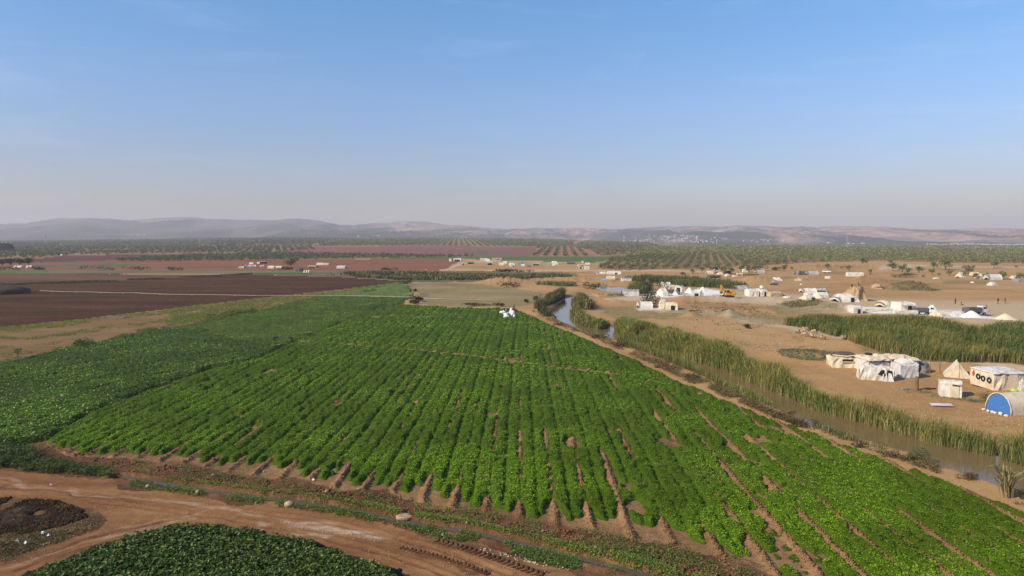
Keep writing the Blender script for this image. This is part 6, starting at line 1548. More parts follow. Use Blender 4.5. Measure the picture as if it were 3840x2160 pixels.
def excavator(px, py):
    x, y, z = place(px, py); o = empty('excavator', (x, y + 1.4, z), math.radians(6))
    for s in (-1, 1):
        m = MB(); pts = [(-1.7, s * 1.1, .35), (-1.5, s * 1.1, .1), (1.5, s * 1.1, .1), (1.7, s * 1.1, .35), (1.5, s * 1.1, .75), (-1.5, s * 1.1, .75)]
        V = [(p[0], p[1] - .28, p[2]) for p in pts] + [(p[0], p[1] + .28, p[2]) for p in pts]; n = 6
        m.add(V, [tuple(range(n)), tuple(range(n, 2 * n))[::-1]] + [(i, i + n, (i + 1) % n + n, (i + 1) % n) for i in range(n)]); m.build('track', 'machine_dark', o, bevel=.04)
    m = MB(); m.box((.55, 0, 1.25), (3.3, 2.5, .7)); m.box((1.45, .1, 1.85), (1.5, 2.2, .7), 0, (.9, .9)); m.build('body', 'machine_yellow', o, bevel=.08)
    m = MB(); m.box((-.5, -.75, 2.0), (1.35, 1.0, 1.35), 0, (.85, .9)); c = m.build('cab', 'machine_yellow', o, bevel=.05)
    m = MB(); m.box((-1.12, -.75, 2.15), (.2, .8, .8), shift=(.05, 0)); m.box((-.5, -1.22, 2.15), (.9, .12, .75), 0, (.85, 1)); m.build('window', 'car_glass', c)
    m = MB(); V = []
    for yy in (.05, .45):
        V += [(-.6, yy, 1.4), (-1.5, yy, 3.2), (-2.2, yy, 4.1), (-2.5, yy, 3.8), (-1.95, yy, 3.0), (-1.0, yy, 1.3)]
    m.add(V, [tuple(range(6))[::-1], tuple(range(6, 12))] + [(i, (i + 1) % 6, (i + 1) % 6 + 6, i + 6) for i in range(6)]); m.build('boom', 'machine_yellow', o)
    m = MB(); V = []
    for yy in (.08, .42):
        V += [(-2.0, yy, 4.3), (-2.5, yy, 4.2), (-2.35, yy, 2.1), (-2.05, yy, 2.1)]
    m.add(V, [(3, 2, 1, 0), (4, 5, 6, 7)] + [(i, (i + 1) % 4, (i + 1) % 4 + 4, i + 4) for i in range(4)]); m.build('stick', 'machine_yellow', o)
    m = MB(); V = []
    for yy in (-.2, .7):
        V += [(-2.4, yy, 2.2), (-1.95, yy, 2.15), (-1.75, yy, 1.6), (-2.2, yy, 1.25), (-2.65, yy, 1.5)]
    m.add(V, [tuple(range(5))[::-1], tuple(range(5, 10))] + [(i, (i + 1) % 5, (i + 1) % 5 + 5, i + 5) for i in range(5)]); m.build('bucket', 'rust_red', o)
    m = MB(); m.tube([(-.9, .25, 1.5), (-1.9, .25, 2.9)], .08, 6); m.build('boom_ram', 'steel_grey', o)
    tag(o, 'yellow excavator with its arm folded up beside the long lime patch', 'excavator')
excavator(2735, 1118)
def trailer(px, py):
    x, y, z = place(px, py); o = empty('trailer', (x, y, z), math.radians(-28))
    m = MB(); m.box((0, 0, .6), (4.4, 1.0, .5), 0, (1, .7)); m.build('tank', 'concrete_pale', o, bevel=.1)
    m = MB(); m.box((2.3, 0, .7), (.3, 1.3, 1.0)); m.build('pump_box', 'truck_grey', o)
    wheels(o, [(.6, -.6, .35), (.6, .6, .35)], .35, .2)
    tag(o, 'pale low trailer with dark box end left of the excavator', 'trailer')
trailer(2697, 1116)
x, y, z = place(2622, 1111); o = empty('pump', (x, y, z)); m = MB(); m.box((-.9, 0, .5), (1.2, .8, .9)); m.build('engine', 'machine_dark', o); m = MB(); m.tube([(.5, 0, 0), (.5, 0, 1.7), (1.0, 0, 2.0)], .3, 8); m.tube([(1.2, 0, 0), (1.2, .1, 1.2)], .2, 8); m.build('pipe', 'concrete_pale', o); tag(o, 'dark engine pump with white standpipes on the lime yard edge', 'pump')
# ruin pillar, lattice arch
x, y, z = place(2428, 1094); m = MB(); m.box((0, 0, 1.2), (1.0, 1.0, 2.6), 0, (.8, .8)); m.box((.1, 0, 2.9), (.6, .7, .9), 0, (.6, .6)); m.box((-.1, 0, 4.0), (.8, .7, 1.3), 0, (.7, .7)); tag(m.build('stone_pillar', 'concrete_pale', None, False, (x, y, z)), 'crumbling pale stone pillar beside the large olive bush', 'pillar')
x, y, z = place(2170, 1072); m = MB(); m.tube([(-3.5, 0, 0), (-2.6, 0, 1.0), (-.5, 0, 1.7), (1.6, 0, 1.5), (2.8, 0, .4), (3.0, .1, -.2)], .10, 6); m.tube([(-3.6, 0, .2), (-1.5, .5, 1.0)], .08, 6); tag(m.build('pipe_frame', 'rust_red', None, False, (x, y, z)), 'bent rust red pipe frame on the sand by the pits', 'frame')
# irrigation flume
def flume(pts, label, r=.20, hgt=.35):
    P = [place(px, py) for px, py in pts]; o = empty('irrigation_pipe', P[0])
    p0 = Vector(P[0]); m = MB(); L = [Vector(p) - p0 + Vector((0, 0, hgt)) for p in P]
    m.tube(L, r, 8); m.build('pipe', 'concrete_pale', o)
    k = 0
    for a, b in zip(L[:-1], L[1:]):
        n = max(1, int((b - a).length / 9))
        for i in range(n):
            q = a.lerp(b, (i + .5) / n); m = MB(); m.box((q.x, q.y, q.z - hgt / 2 - .05), (.35, .25, hgt)); m.build('support', 'concrete_pale', o); k += 1
    return tag(o, label, 'pipe')
flume([(150, 1093), (240, 1097), (335, 1098), (420, 1101), (503, 1101), (560, 1104), (640, 1107), (800, 1108.5), (960, 1111.5), (1080, 1111), (1180, 1112), (1300, 1112), (1400, 1114), (1548, 1115)], 'long pale irrigation pipe crossing the brown field to the earth bank', .11, .3)
flume([(1588, 1121), (1640, 1124), (1740, 1127), (1870, 1130)], 'short pale irrigation pipe continuing right of the dark hedge', .12, .3)

# ------------------------------------------------------------------ rocks and litter
for i, (px, py, w, h, lab) in enumerate([(1085, 1897, 1.0, .6, 'largest pale yellow boulder on the road verge beside the ditch'), (556, 1828, .55, .4, 'rounded tan rock on the verge near the ditch pool'), (742, 1852, .5, .55, 'upright tan rock between ditch and road'), (962, 1888, .3, .22, 'small pale rock left of the largest boulder'),
                                         (990, 1771, .35, .25, 'whitish stone at the ends of the beds on the left'), (1345, 1835, .3, .2, 'white flat stone between two soil ridges'), (1225, 1846, .55, .3, 'reddish rock in the margin beyond the ditch'), (1665, 1920, .3, .2, 'pale stone on the margin above the ditch'),
                                         (800, 1785, .5, .3, 'tan stone in the ploughed margin on the left'), (2110, 2036, .4, .3, 'pinkish block beside the dark hole above the ditch'), (2035, 1994, .35, .22, 'cream stone among the margin weeds'), (1750, 1962, .4, .25, 'brown white stone at the ditch lip'),
                                         (630, 1237, .8, .5, 'pale rock at the corner of the broad leaved field')]):
    x, y, z = place(px, py); w, h = w * .72, h * .72; tag(rock_mesh(w, w * .75, h, 700 + i).build('rock', 'rock_face', None, True, (x, y, z), i * 1.3), lab, 'rock')
x, y, z = place(1517, 1936); m = MB(); m.tube([(0, 0, -.05), (0, 0, .10), (0, 0, .16)], [.62, .62, .5], 16); o = m.build('stone_slab', 'mud_wall', None, False, (x, y, z)); o.scale = (1, .7, 1); tag(o, 'round flat grey slab beyond the ditch', 'slab')
for i, (px, py, s, lab) in enumerate([(163, 2004, .45, 'white plastic scrap on the straw below the manure heap'), (182, 2012, .3, 'small white scrap right of the larger plastic scrap'), (98, 2040, .4, 'white litter among the dead stalks'), (66, 2034, .3, 'white scrap left of the dead stalk litter'), (1462, 1954, .35, 'white litter on the ditch bank near the slab'), (367, 1132 + 190, .8, 'white bag at the edge of the brown strip'), (1660, 2013, .3, 'pale litter on the road verge'), (1175, 1803, .3, 'white scrap between the soil ridges'), (1415, 1762, .35, 'pale paper in the bare gap in the crop'), (190, 1823, .35, 'pale stick on the dirt road')]):
    x, y, z = place(px, py); m = MB(); r = random.Random(i); V = [(r.uniform(-1, 1) * s * .5, r.uniform(-1, 1) * s * .3, r.uniform(.02, .2)) for _ in range(6)]
    V = [(s * .5 * math.cos(a) * r.uniform(.6, 1), s * .4 * math.sin(a) * r.uniform(.6, 1), r.uniform(.02, .16)) for a in [k * PI / 3.5 for k in range(7)]] + [(0, 0, .24)]
    m.add(V, [(k, (k + 1) % 7, 7) for k in range(7)]); tag(m.build('litter_scrap', 'litter_white', None, False, (x, y, z)), lab, 'litter')
def clods(name, specs, label, cat, seed, mat):
    """crumbs of soil and stones thrown along a line, one mesh of many"""
    rs = np.random.default_rng(seed); base = rock_mesh(1, .8, .7, 3); BV = np.array(base.v)[::1]; BF = np.array(base.f)
    # a coarse lump: octahedron-like
    BV = np.array([(1, 0, 0), (0, 1, 0), (-1, 0, 0), (0, -1, 0), (0, 0, .8), (.1, .1, -.5)]) * .5; T = np.array([(0, 1, 4), (1, 2, 4), (2, 3, 4), (3, 0, 4), (1, 0, 5), (2, 1, 5), (3, 2, 5), (0, 3, 5)])
    VS = []; FS = []; off = 0
    for X, Y, s in specs:
        n = len(X); sc = np.asarray(s) * rs.uniform(.5, 1.6, n); a = rs.uniform(0, 6.28, n); q = BV[None] * sc[:, None, None] * rs.uniform(.6, 1.3, (n, 6, 1))
        c, sn = np.cos(a)[:, None], np.sin(a)[:, None]
        P = np.stack([q[:, :, 0] * c - q[:, :, 1] * sn + X[:, None], q[:, :, 0] * sn + q[:, :, 1] * c + Y[:, None], q[:, :, 2] + (H(X, Y) + sc * .12)[:, None]], 2)
        VS.append(P.reshape(-1, 3)); FS.append((np.arange(n)[:, None, None] * 6 + T[None]).reshape(-1, 3) + off); off += n * 6
    me = mesh_np(name, np.concatenate(VS), None, [mat], F3=np.concatenate(FS)); return tag(link(name, me), label, cat, kind='stuff')
rs_ = np.random.default_rng(777)
sx, sy = scatter([(140,1660),(900,1250),(1500,1143),(1930,1160),(3840,1923),(4200,2200),(2880,2165),(2129,1980),(1500,1860),(857,1772),(257,1709)], 42, rs_)
X_, Y_ = at(sx, sy); r_ = ROWC(X_, Y_); k_ = (np.abs(r_ - np.round(r_)) * 2.5 < .28)
cl1 = (X_[k_], Y_[k_], .15)
sx, sy = scatter([(0,1690),(300,1725),(860,1780),(1280,1840),(1500,1870),(1730,1915),(1920,1945),(2130,1990),(2400,2040),(2680,2100),(2860,2165),(2500,2165),(2100,2045),(1743,1964),(1370,1902),(960,1842),(300,1770)], 55, rs_)
sx, sy = scatter([(-200,1880),(60,1866),(220,1880),(300,1910),(330,1940),(240,1970),(80,2005),(-200,2080)], 9, rs_)
m_ = at(sx, sy); k_3 = fbm(m_[0] / 1.7, m_[1] / 1.7, 4, 95) > .42
soil('dark_clod', (.020, .013, .008), (.045, .028, .016), (.09, .058, .032), .8, 3.0, 1.0, .12)
clods('manure_clods', [(m_[0][k_3], m_[1][k_3], .22)], 'dark clods scattered over the manure heap', 'clods', 776, 'dark_clod')
sx, sy = scatter([(140,1668),(860,1782),(1500,1870),(1900,1945),(2400,2040),(2860,2160),(2500,2165),(2100,2048),(1740,1962),(1370,1900),(960,1842),(480,1775)], 60, rs_)
m_ = at(sx, sy); k_2 = fbm(m_[0] / 1.2, m_[1] / 1.2, 3, 61) > .5
clods('margin_clods', [(m_[0][k_2], m_[1][k_2], .24)], 'dark damp lumps of earth along the field margin', 'clods', 775, 'margin_soil')
clods('soil_clods', [cl1, (*at(sx, sy), .12)], 'brown soil clods along the bunds and the field margin', 'clods', 778, 'bed_soil')
sx, sy = scatter([(0,1790),(400,1840),(1000,1905),(1500,1985),(1900,2095),(2100,2150),(2000,2170),(1500,2150),(1000,1990),(500,1990),(0,2140)], 420, rs_)
s2 = scatter([(1040,1945),(1450,2020),(1420,2032),(1030,1965)], 60, rs_); s3 = scatter([(1780,2050),(1950,2085),(2150,2135),(2130,2142),(1930,2100),(1780,2062)], 90, rs_)
s4 = scatter([(2950,1400),(3500,1480),(3850,1560),(3850,1660),(3400,1570),(3000,1470)], 160, rs_)
s5 = scatter([(2500,1150),(3100,1160),(3200,1300),(2900,1340),(2450,1210)], 70, rs_)
clods('road_stones', [(*at(sx, sy), .07), (*at(*s2), .08), (*at(*s3), .16), (*at(*s4), .13), (*at(*s5), .22)], 'small stones and crumbs strewn on the dirt road and camp ground', 'stones', 779, 'pale_track')
def tyre_tracks():
    """tread blocks pressed up by a tractor tyre along the road"""
    V = []; F = []
    for line, wdt, st in (([(1640,2030),(1740,2056),(1850,2092),(1960,2132),(2050,2166)], .62, .34), ([(1510,2055),(1620,2080),(1740,2118),(1850,2160)], .42, .30)):
        L = resamp(W(line), 60)
        tot = sum(math.dist(L[i], L[i + 1]) for i in range(len(L) - 1)); L = resamp(L, int(tot / st))
        for i in range(len(L) - 1):
            t = Vector((L[i + 1][0] - L[i][0], L[i + 1][1] - L[i][1], 0)).normalized(); nrm = Vector((-t.y, t.x, 0)); c = Vector((L[i][0], L[i][1], 0))
            z = float(H(np.array([c.x]), np.array([c.y]))[0])
            for s in (-1, 1):
                b = len(V); a0 = c + nrm * s * wdt * .06; a1 = c + nrm * s * wdt * .55 - t * .16; hh = random.uniform(.05, .11)
                for q, zz, wd in ((a0, -.02, .10), (a1, -.02, .12)): V.extend([tuple(q - t * wd + Vector((0, 0, z + zz))), tuple(q + t * wd + Vector((0, 0, z + zz)))])
                for q, zz, wd in ((a0, hh, .05), (a1, hh * .8, .06)): V.extend([tuple(q - t * wd + Vector((0, 0, z + zz))), tuple(q + t * wd + Vector((0, 0, z + zz)))])
                F += [tuple(b + k for k in f) for f in ((4, 5, 7, 6), (0, 1, 5, 4), (3, 2, 6, 7), (1, 3, 7, 5), (2, 0, 4, 6))]
    me = bpy.data.meshes.new('tyre_tracks'); me.from_pydata(V, [], F); me.materials.append(MATS['margin_soil']); tag(link('tyre_tracks', me), 'chevron tractor tyre tracks pressed into the dirt road', 'tyre tracks', kind='stuff')
tyre_tracks()
for i, (px, py, w, h, lab) in enumerate([(1885, 1178, 1.6, .9, 'white filled sack at the left end of the sack ring'), (1893, 1172, 1.4, .8, 'white sack leaning up and left in the ring'), (1897, 1186, 1.8, .9, 'large white sack low on the left of the ring'), (1900, 1193, 1.5, .7, 'white sack nearest the camera on the left'),
                                         (1906, 1177, 1.2, .4, 'flat white sack at the back of the ring'), (1917, 1172, 1.1, 1.3, 'tall white sack at the back right of the ring'), (1920, 1181, 1.5, 1.3, 'upright white sack in the middle right of the ring'), (1924, 1186, 1.3, .8, 'white sack beside the end sacks on the right'), (1928, 1190, .9, .7, 'small white sack at the right end of the ring')]):
    x, y, z = place(px, py); tag(rock_mesh(w, w * .6, h, 740 + i).build('sack', 'litter_white', None, True, (x, y, z + .15), i), lab, 'sack', 'white harvest sacks in the crop')

# ------------------------------------------------------------------ people and sheep: one skinned body each
def skin(nodes, edges, name, level=1):
    me = bpy.data.meshes.new(name); me.from_pydata([n[0] for n in nodes], edges, []); o = bpy.data.objects.new(name, me); COL.objects.link(o)
    sk = o.modifiers.new('skin', 'SKIN'); sk.use_smooth_shade = True
    for v, n in zip(me.skin_vertices[0].data, nodes): r = n[1]; v.radius = (r, r) if not isinstance(r, tuple) else r
    me.skin_vertices[0].data[0].use_root = True
    ss = o.modifiers.new('sub', 'SUBSURF'); ss.levels = level; ss.render_levels = level
    dg = bpy.context.evaluated_depsgraph_get(); out = bpy.data.meshes.new_from_object(o.evaluated_get(dg))
    bpy.data.objects.remove(o); return out
def figure(J, name, cloth_top, cloth_low, zsplit=None):
    """J: joint positions of a person; hands get five fingers each"""
    N = []; E = []; ix = {}
    def nd(k, p, r, frm=None):
        ix[k] = len(N); N.append((p, r))
        if frm is not None: E.append((ix[frm], ix[k]))
    nd('pel', J['pel'], .15); nd('wai', J['wai'], .13, 'pel'); nd('che', J['che'], .165, 'wai'); nd('nec', J['nec'], .06, 'che'); nd('jaw', J['jaw'], .085, 'nec'); nd('hea', J['hea'], .10, 'jaw'); nd('top', J['top'], .06, 'hea')
    for s in 'LR':
        nd('sh' + s, J['sh' + s], .075, 'che'); nd('el' + s, J['el' + s], .05, 'sh' + s); nd('wr' + s, J['wr' + s], .034, 'el' + s)
        d = (Vector(J['wr' + s]) - Vector(J['el' + s])).normalized(); nd('pa' + s, tuple(Vector(J['wr' + s]) + d * .08), .036, 'wr' + s)
        side = d.cross(Vector((0, 0, 1)) if abs(d.z) < .8 else Vector((1, 0, 0))).normalized()
        for q, ln in enumerate((.075, .085, .08, .062)):
            p = Vector(N[ix['pa' + s]][0]); nd(f'f{q}{s}', tuple(p + side * (.03 - .02 * q) + d * ln * .6), .009, 'pa' + s); nd(f'g{q}{s}', tuple(p + side * (.032 - .021 * q) + d * ln + side.cross(d) * .02), .008, f'f{q}{s}')
        nd('th' + s, tuple(Vector(N[ix['wr' + s]][0]) + d * .05 + side * .05), .010, 'wr' + s)
        nd('hi' + s, J['hi' + s], .11, 'pel'); nd('kn' + s, J['kn' + s], .07, 'hi' + s); nd('an' + s, J['an' + s], .048, 'kn' + s); nd('to' + s, J['to' + s], .042, 'an' + s)
    me = skin(N, E, name)
    for m in (cloth_top, cloth_low, 'skin_tone'): me.materials.append(MATS[m])
    pts = [(Vector(n[0]), k) for k, n in zip(ix, N)]
    for p in me.polygons:
        c = p.center; k = min(pts, key=lambda t: (t[0] - c).length_squared)[1]
        p.material_index = 2 if k[:2] in ('ne', 'ja', 'he', 'to', 'pa', 'th', 'wr') and not (k.startswith('to') and k != 'top') or (k[0] in 'fg' and k[1].isdigit()) else (1 if k[:2] in ('hi', 'kn', 'an', 'to') else 0)
    return me
plain('skin_tone', (.30, .18, .11), .6, .3, 0, .1); plain('cloth_black', (.02, .02, .022), .9, .1, 0, .1); plain('cloth_brown', (.16, .075, .05), .9, .1, 0, .1); plain('cloth_navy', (.03, .035, .06), .9, .1, 0, .1); plain('cloth_tan', (.34, .25, .15), .9, .1, 0, .1)
plain('wool', (.46, .33, .20), .95, .05, 0, .4, 9); plain('sheep_face', (.20, .11, .06), .9, .05)
STAND = dict(pel=(0, 0, .95), wai=(0, .01, 1.12), che=(0, .01, 1.32), nec=(0, 0, 1.50), jaw=(0, -.03, 1.57), hea=(0, -.01, 1.66), top=(0, 0, 1.74), shL=(.19, .01, 1.40), elL=(.26, .03, 1.13), wrL=(.27, -.04, .90), shR=(-.19, .01, 1.40), elR=(-.26, .03, 1.13), wrR=(-.27, -.04, .90),
             hiL=(.10, 0, .88), knL=(.11, -.02, .48), anL=(.11, .02, .07), toL=(.12, -.13, .04), hiR=(-.10, 0, .88), knR=(-.11, -.02, .48), anR=(-.11, .02, .07), toR=(-.12, -.13, .04))
WALK = dict(STAND, knL=(.10, -.16, .50), anL=(.10, -.24, .08), toL=(.10, -.38, .06), knR=(-.10, .06, .48), anR=(-.10, .30, .14), toR=(-.10, .22, .04), elL=(.26, .12, 1.14), wrL=(.25, .14, .92), elR=(-.26, -.06, 1.14), wrR=(-.25, -.22, .98))
BEND = dict(STAND, wai=(0, -.06, 1.05), che=(0, -.26, 1.08), nec=(0, -.44, 1.06), jaw=(0, -.50, 1.02), hea=(0, -.57, 1.02), top=(0, -.65, 1.03), shL=(.19, -.32, 1.06), elL=(.22, -.36, .80), wrL=(.18, -.46, .58), shR=(-.19, -.32, 1.06), elR=(-.22, -.38, .80), wrR=(-.18, -.50, .60))
SIT = dict(STAND, **{k: (v[0], v[1], v[2] - .78) for k, v in STAND.items() if k in ('pel', 'wai', 'che', 'nec', 'jaw', 'hea', 'top', 'shL', 'elL', 'shR', 'elR')}, wrL=(.18, -.28, .42), wrR=(-.18, -.28, .42), hiL=(.11, -.05, .14), hiR=(-.11, -.05, .14), knL=(.15, -.42, .42), knR=(-.15, -.42, .42), anL=(.15, -.56, .07), anR=(-.15, -.56, .07), toL=(.15, -.70, .04), toR=(-.15, -.70, .04))
def person(px, py, J, rot, top, low, label, xyz=None, headgear='cloth_black', group=None):
    p = xyz or place(px, py); o = link('person', figure(J, 'person', top, low), None, p, math.radians(rot))
    hx, hy, hz = J['hea']; m = MB(); V, F = blob(.125, .135, .15, 12, 6, .08, 1, 3); m.add([(v[0] + hx, v[1] + hy + .02, v[2] + hz - .01) for v in V], F); m.build('head_covering', headgear, o, True)
    return tag(o, label, 'person', group)
person(1028, 1284, BEND, 90, 'cloth_navy', 'cloth_black', 'person in dark clothes bending over the broad leaved crop')
person(1096, 1285, BEND, -70, 'cloth_black', 'cloth_black', 'person in black stooping by the watered cross channel')
person(1892, 1174, BEND, -40, 'cloth_black', 'cloth_navy', 'person in dark clothes stooping at the left of the white sacks')
person(1906, 1171, BEND, 30, 'cloth_navy', 'cloth_black', 'person in navy stooping behind the white sacks')
person(1927, 1167, STAND, -20, 'cloth_brown', 'cloth_black', 'person in brown standing right of the white sacks')
person(2331, 1110, STAND, 60, 'cloth_black', 'cloth_black', 'person in black standing at the grey roofed hut end')
person(3582, 1141, STAND, 20, 'cloth_brown', 'cloth_black', 'person in dark brown standing left on the sandy plain')
person(3604, 1145, SIT, 30, 'cloth_tan', 'cloth_brown', 'person in tan crouching right of the dark brown figure')
person(3742, 1140, WALK, -80, 'cloth_black', 'cloth_brown', 'person in black striding across the sandy plain')
person(3769, 1138, WALK, -80, 'cloth_brown', 'cloth_brown', 'person in reddish brown walking behind the striding one')
person(3697, 1168, STAND, 0, 'cloth_tan', 'cloth_tan', 'person in tan clothes right of the white cab truck')
bpy.context.view_layer.update()
def mound_top(dx, dy):
    for o in COL.objects:
        if o.name == 'earth_mound':
            d = o.location; hit = o.ray_cast(Vector((dx, dy, 60)), Vector((0, 0, -1))); return (d.x + dx, d.y + dy, d.z + hit[1].z)
person(0, 0, SIT, -30, 'cloth_black', 'cloth_black', 'person in black sitting on top of the earth mound', mound_top(-MR * .22, .3), group='people on the earth mound')
person(0, 0, SIT, 30, 'cloth_brown', 'cloth_black', 'person in brown sitting at the right of the mound top', mound_top(MR * .16, .3), group='people on the earth mound')
person(3613, 1038, STAND, 0, 'cloth_black', 'cloth_black', 'person in black standing before the cream sloping tent')

def sheep_mesh(head_down):
    N = []; E = []
    def nd(p, r, f=None):
        N.append((p, r)); 
        if f is not None: E.append((f, len(N) - 1))
        return len(N) - 1
    a = nd((0, 0, .58), (.25, .27)); b = nd((.33, 0, .60), (.22, .24), a); c = nd((-.33, 0, .58), (.24, .25), a); t = nd((-.55, 0, .50), (.13, .16), c)
    if head_down: n = nd((.52, 0, .50), .12, b); h = nd((.68, 0, .28), .085, n); mz = nd((.76, 0, .14), .055, h)
    else: n = nd((.50, 0, .76), .12, b); h = nd((.62, 0, .90), .09, n); mz = nd((.78, 0, .84), .055, h)
    for s in (-1, 1): nd((h and N[h][0][0] - .02, s * .13, N[h][0][2] + .03), .03, h)
    for s in (-1, 1):
        f = nd((.28, s * .12, .40), .075, b); k = nd((.29, s * .12, .22), .04, f); nd((.28, s * .12, .03), .032, k)
        f = nd((-.30, s * .13, .42), .10, c); k = nd((-.22, s * .13, .30), .05, f); q = nd((-.36, s * .13, .20), .036, k); nd((-.33, s * .13, .03), .032, q)
    me = skin(N, E, 'sheep'); me.materials.append(MATS['wool']); me.materials.append(MATS['sheep_face'])
    for p in me.polygons: p.material_index = 1 if p.center.z < .30 or p.center.x > .58 else 0
    return me
SHD, SHU = sheep_mesh(True), sheep_mesh(False)
for px, py, rot, me, lab in [(3020, 1242, 170, SHU, 'sheep at the top of the flock standing alone'), (2996, 1251, 200, SHD, 'leftmost sheep grazing beside another'), (3010, 1252, 20, SHD, 'second sheep from the left grazing'), (3050, 1252, 5, SHD, 'large pale sheep grazing at the right of the flock'),
                             (3014, 1262, -15, SHD, 'sheep in front of the left pair with short shadow'), (3045, 1268, 80, SHU, 'dark faced sheep facing the camera at the flock front'), (3086, 1274, 178, SHD, 'sheep grazing low right of the flock'), (3164, 1275, 185, SHU, 'sheep strayed far right at the marsh edge')]:
    x, y, z = place(px, py); o = link('sheep', me, None, (x, y, z), math.radians(rot)); o.scale = (1.15, 1.15, 1.1); tag(o, lab, 'sheep', 'small flock beside the reed marsh')

# ------------------------------------------------------------------ far away: town, minaret, pylons
hm = MB(); hm.box((0, 0, 3), (12, 10, 6)); hm.box((2, 1, 6.6), (5, 5, 1.6)); hm.box((0, 0, 6.15), (12.6, 10.6, .3)); hm2 = MB(); hm2.box((0, 0, 5), (10, 9, 10)); hm2.box((-1, 0, 10.7), (4, 4, 1.4)); hm2.box((0, 0, 10.15), (10.6, 9.6, .3))
wn = MB()  # dark window panels of the far houses
for k in range(3): wn.box((-3.6 + 3.4 * k, -5.02, 3.2), (1.4, .1, 1.7))
wn2 = MB()
for k in range(2):
    for q in range(2): wn2.box((-2.2 + 4.2 * k, -4.52, 3 + 4 * q), (1.4, .1, 1.7))
def proto(m, mat): o = m.build('tmp', mat); d = o.data; bpy.data.objects.remove(o); return d
HB = [(proto(hm, 'house_white'), proto(wn, 'house_window')), (proto(hm2, 'house_white'), proto(wn2, 'house_window'))]
def ray_ground(px, py):
    """first hit of a photo ray with the rolling ground far out"""
    D = np.concatenate([np.arange(600, 2800, 25), np.arange(2800, 6900, 40)]); cx = (px - 1920) / FPX; cy = (1080 - py) / FPX
    dx, dy, dz = cx, CP + cy * SP, -SP + cy * CP; t = D / dy; Z = CAMZ + dz * t; G = H(dx * t, D); k = np.where(Z < G)[0]
    i = k[0] if len(k) else len(D) - 2
    return float(dx * t[i]), float(D[i]), float(G[i])
def far_house(px, py, sc, label, group, rs, kind=None, flat=1.0):
    x, y, z = ray_ground(px, py); b, wdw = HB[rs.integers(0, 2) if kind is None else kind]; o = link('house', b, None, (x, y, z), float(rs.uniform(-.5, .5))); o.scale = (sc * rs.uniform(.7, 1.3), sc, sc * rs.uniform(.6, 1.0) * flat)
    w_ = link('windows', wdw, o); return tag(o, label, 'house', group)
rs = np.random.default_rng(900)
for i in range(150):
    px = float(np.clip(rs.normal(2500, 95), 2340, 2800)); py = 884 + 24 * rs.uniform(0, 1) ** .8 + abs(px - 2500) * .02
    far_house(px, py, .5, 'pale house of the hazy town at the foot of the right hills', 'houses of the far town', rs)
for i in range(22):
    far_house(2810 + rs.uniform(0, 190), 898 + rs.uniform(0, 12), .4, 'pale house scattered right of the far town', 'houses scattered right of the town', rs)
for i in range(46):
    far_house(3480 + 380 * i / 46 + rs.uniform(-4, 4), 917.5 + 2.5 * i / 46, .55, 'white hut in the long row along the far orchard edge', 'white row of huts at the right horizon', rs, 0)
for i, (px, py, sc, lab) in enumerate([(480, 886, .8, 'white farmhouse left in the hillside group'), (494, 885, 1.0, 'white farmhouse second in the hillside group'), (520, 884, 1.4, 'long white farm building in the hillside group'), (545, 883, 1.0, 'white farmhouse right in the hillside group'), (303, 882, 1.0, 'lone white house on the left hillside'), (735, 895, .7, 'lone white house above the left orchards'),
                                       (1345, 889, .9, 'pale house left below the middle hills'), (1400, 888, 1.0, 'pale house beside another below the middle hills'), (1420, 889, 1.2, 'large pale house below the middle hills'), (1565, 891, .9, 'pale house alone below the middle hills'), (3110, 913, .9, 'white building alone beyond the right orchards'), (3185, 915, .7, 'white hut left of a pair beyond the orchards'), (3200, 915, .7, 'white hut right of a pair beyond the orchards'), (3236, 915, .7, 'white hut beyond the orchards near the pylon')]):
    far_house(px, py, sc, lab, None, rs, 0, .8)
x, y, z = ray_ground(2688, 914); o = empty('minaret', (x, y, z)); sc = y / 2700; m = MB(); m.tube([(0, 0, 0), (0, 0, 13), (0, 0, 13.2), (0, 0, 14.2), (0, 0, 14.3), (0, 0, 17), (0, 0, 19.5)], [1.3, 1.15, 1.9, 1.9, 1.0, .95, .05], 10); m.build('tower', 'house_white', o); o.scale = (sc,) * 3; tag(o, 'slim white minaret tower at the right of the far town', 'minaret')
for px, py, h, R, lab in ((2460, 911, 14, 5, 'dark tall tree clump on the left of the far town'), (2624, 915, 13, 2, 'dark slender cypress left of the minaret')):
    x, y, z = ray_ground(px, py); r2 = np.random.default_rng(int(px)); V, F, c = crown_arrays(r2, R, h, 1, 260, 2.4, (.04, .055, .04), (.05, .065, .05), 12); tag(link('cypress_tree', mesh_np('cypress_tree', V, F, ['olive_leaf'], None, c), None, (x, y, z)), lab, 'cypress tree')
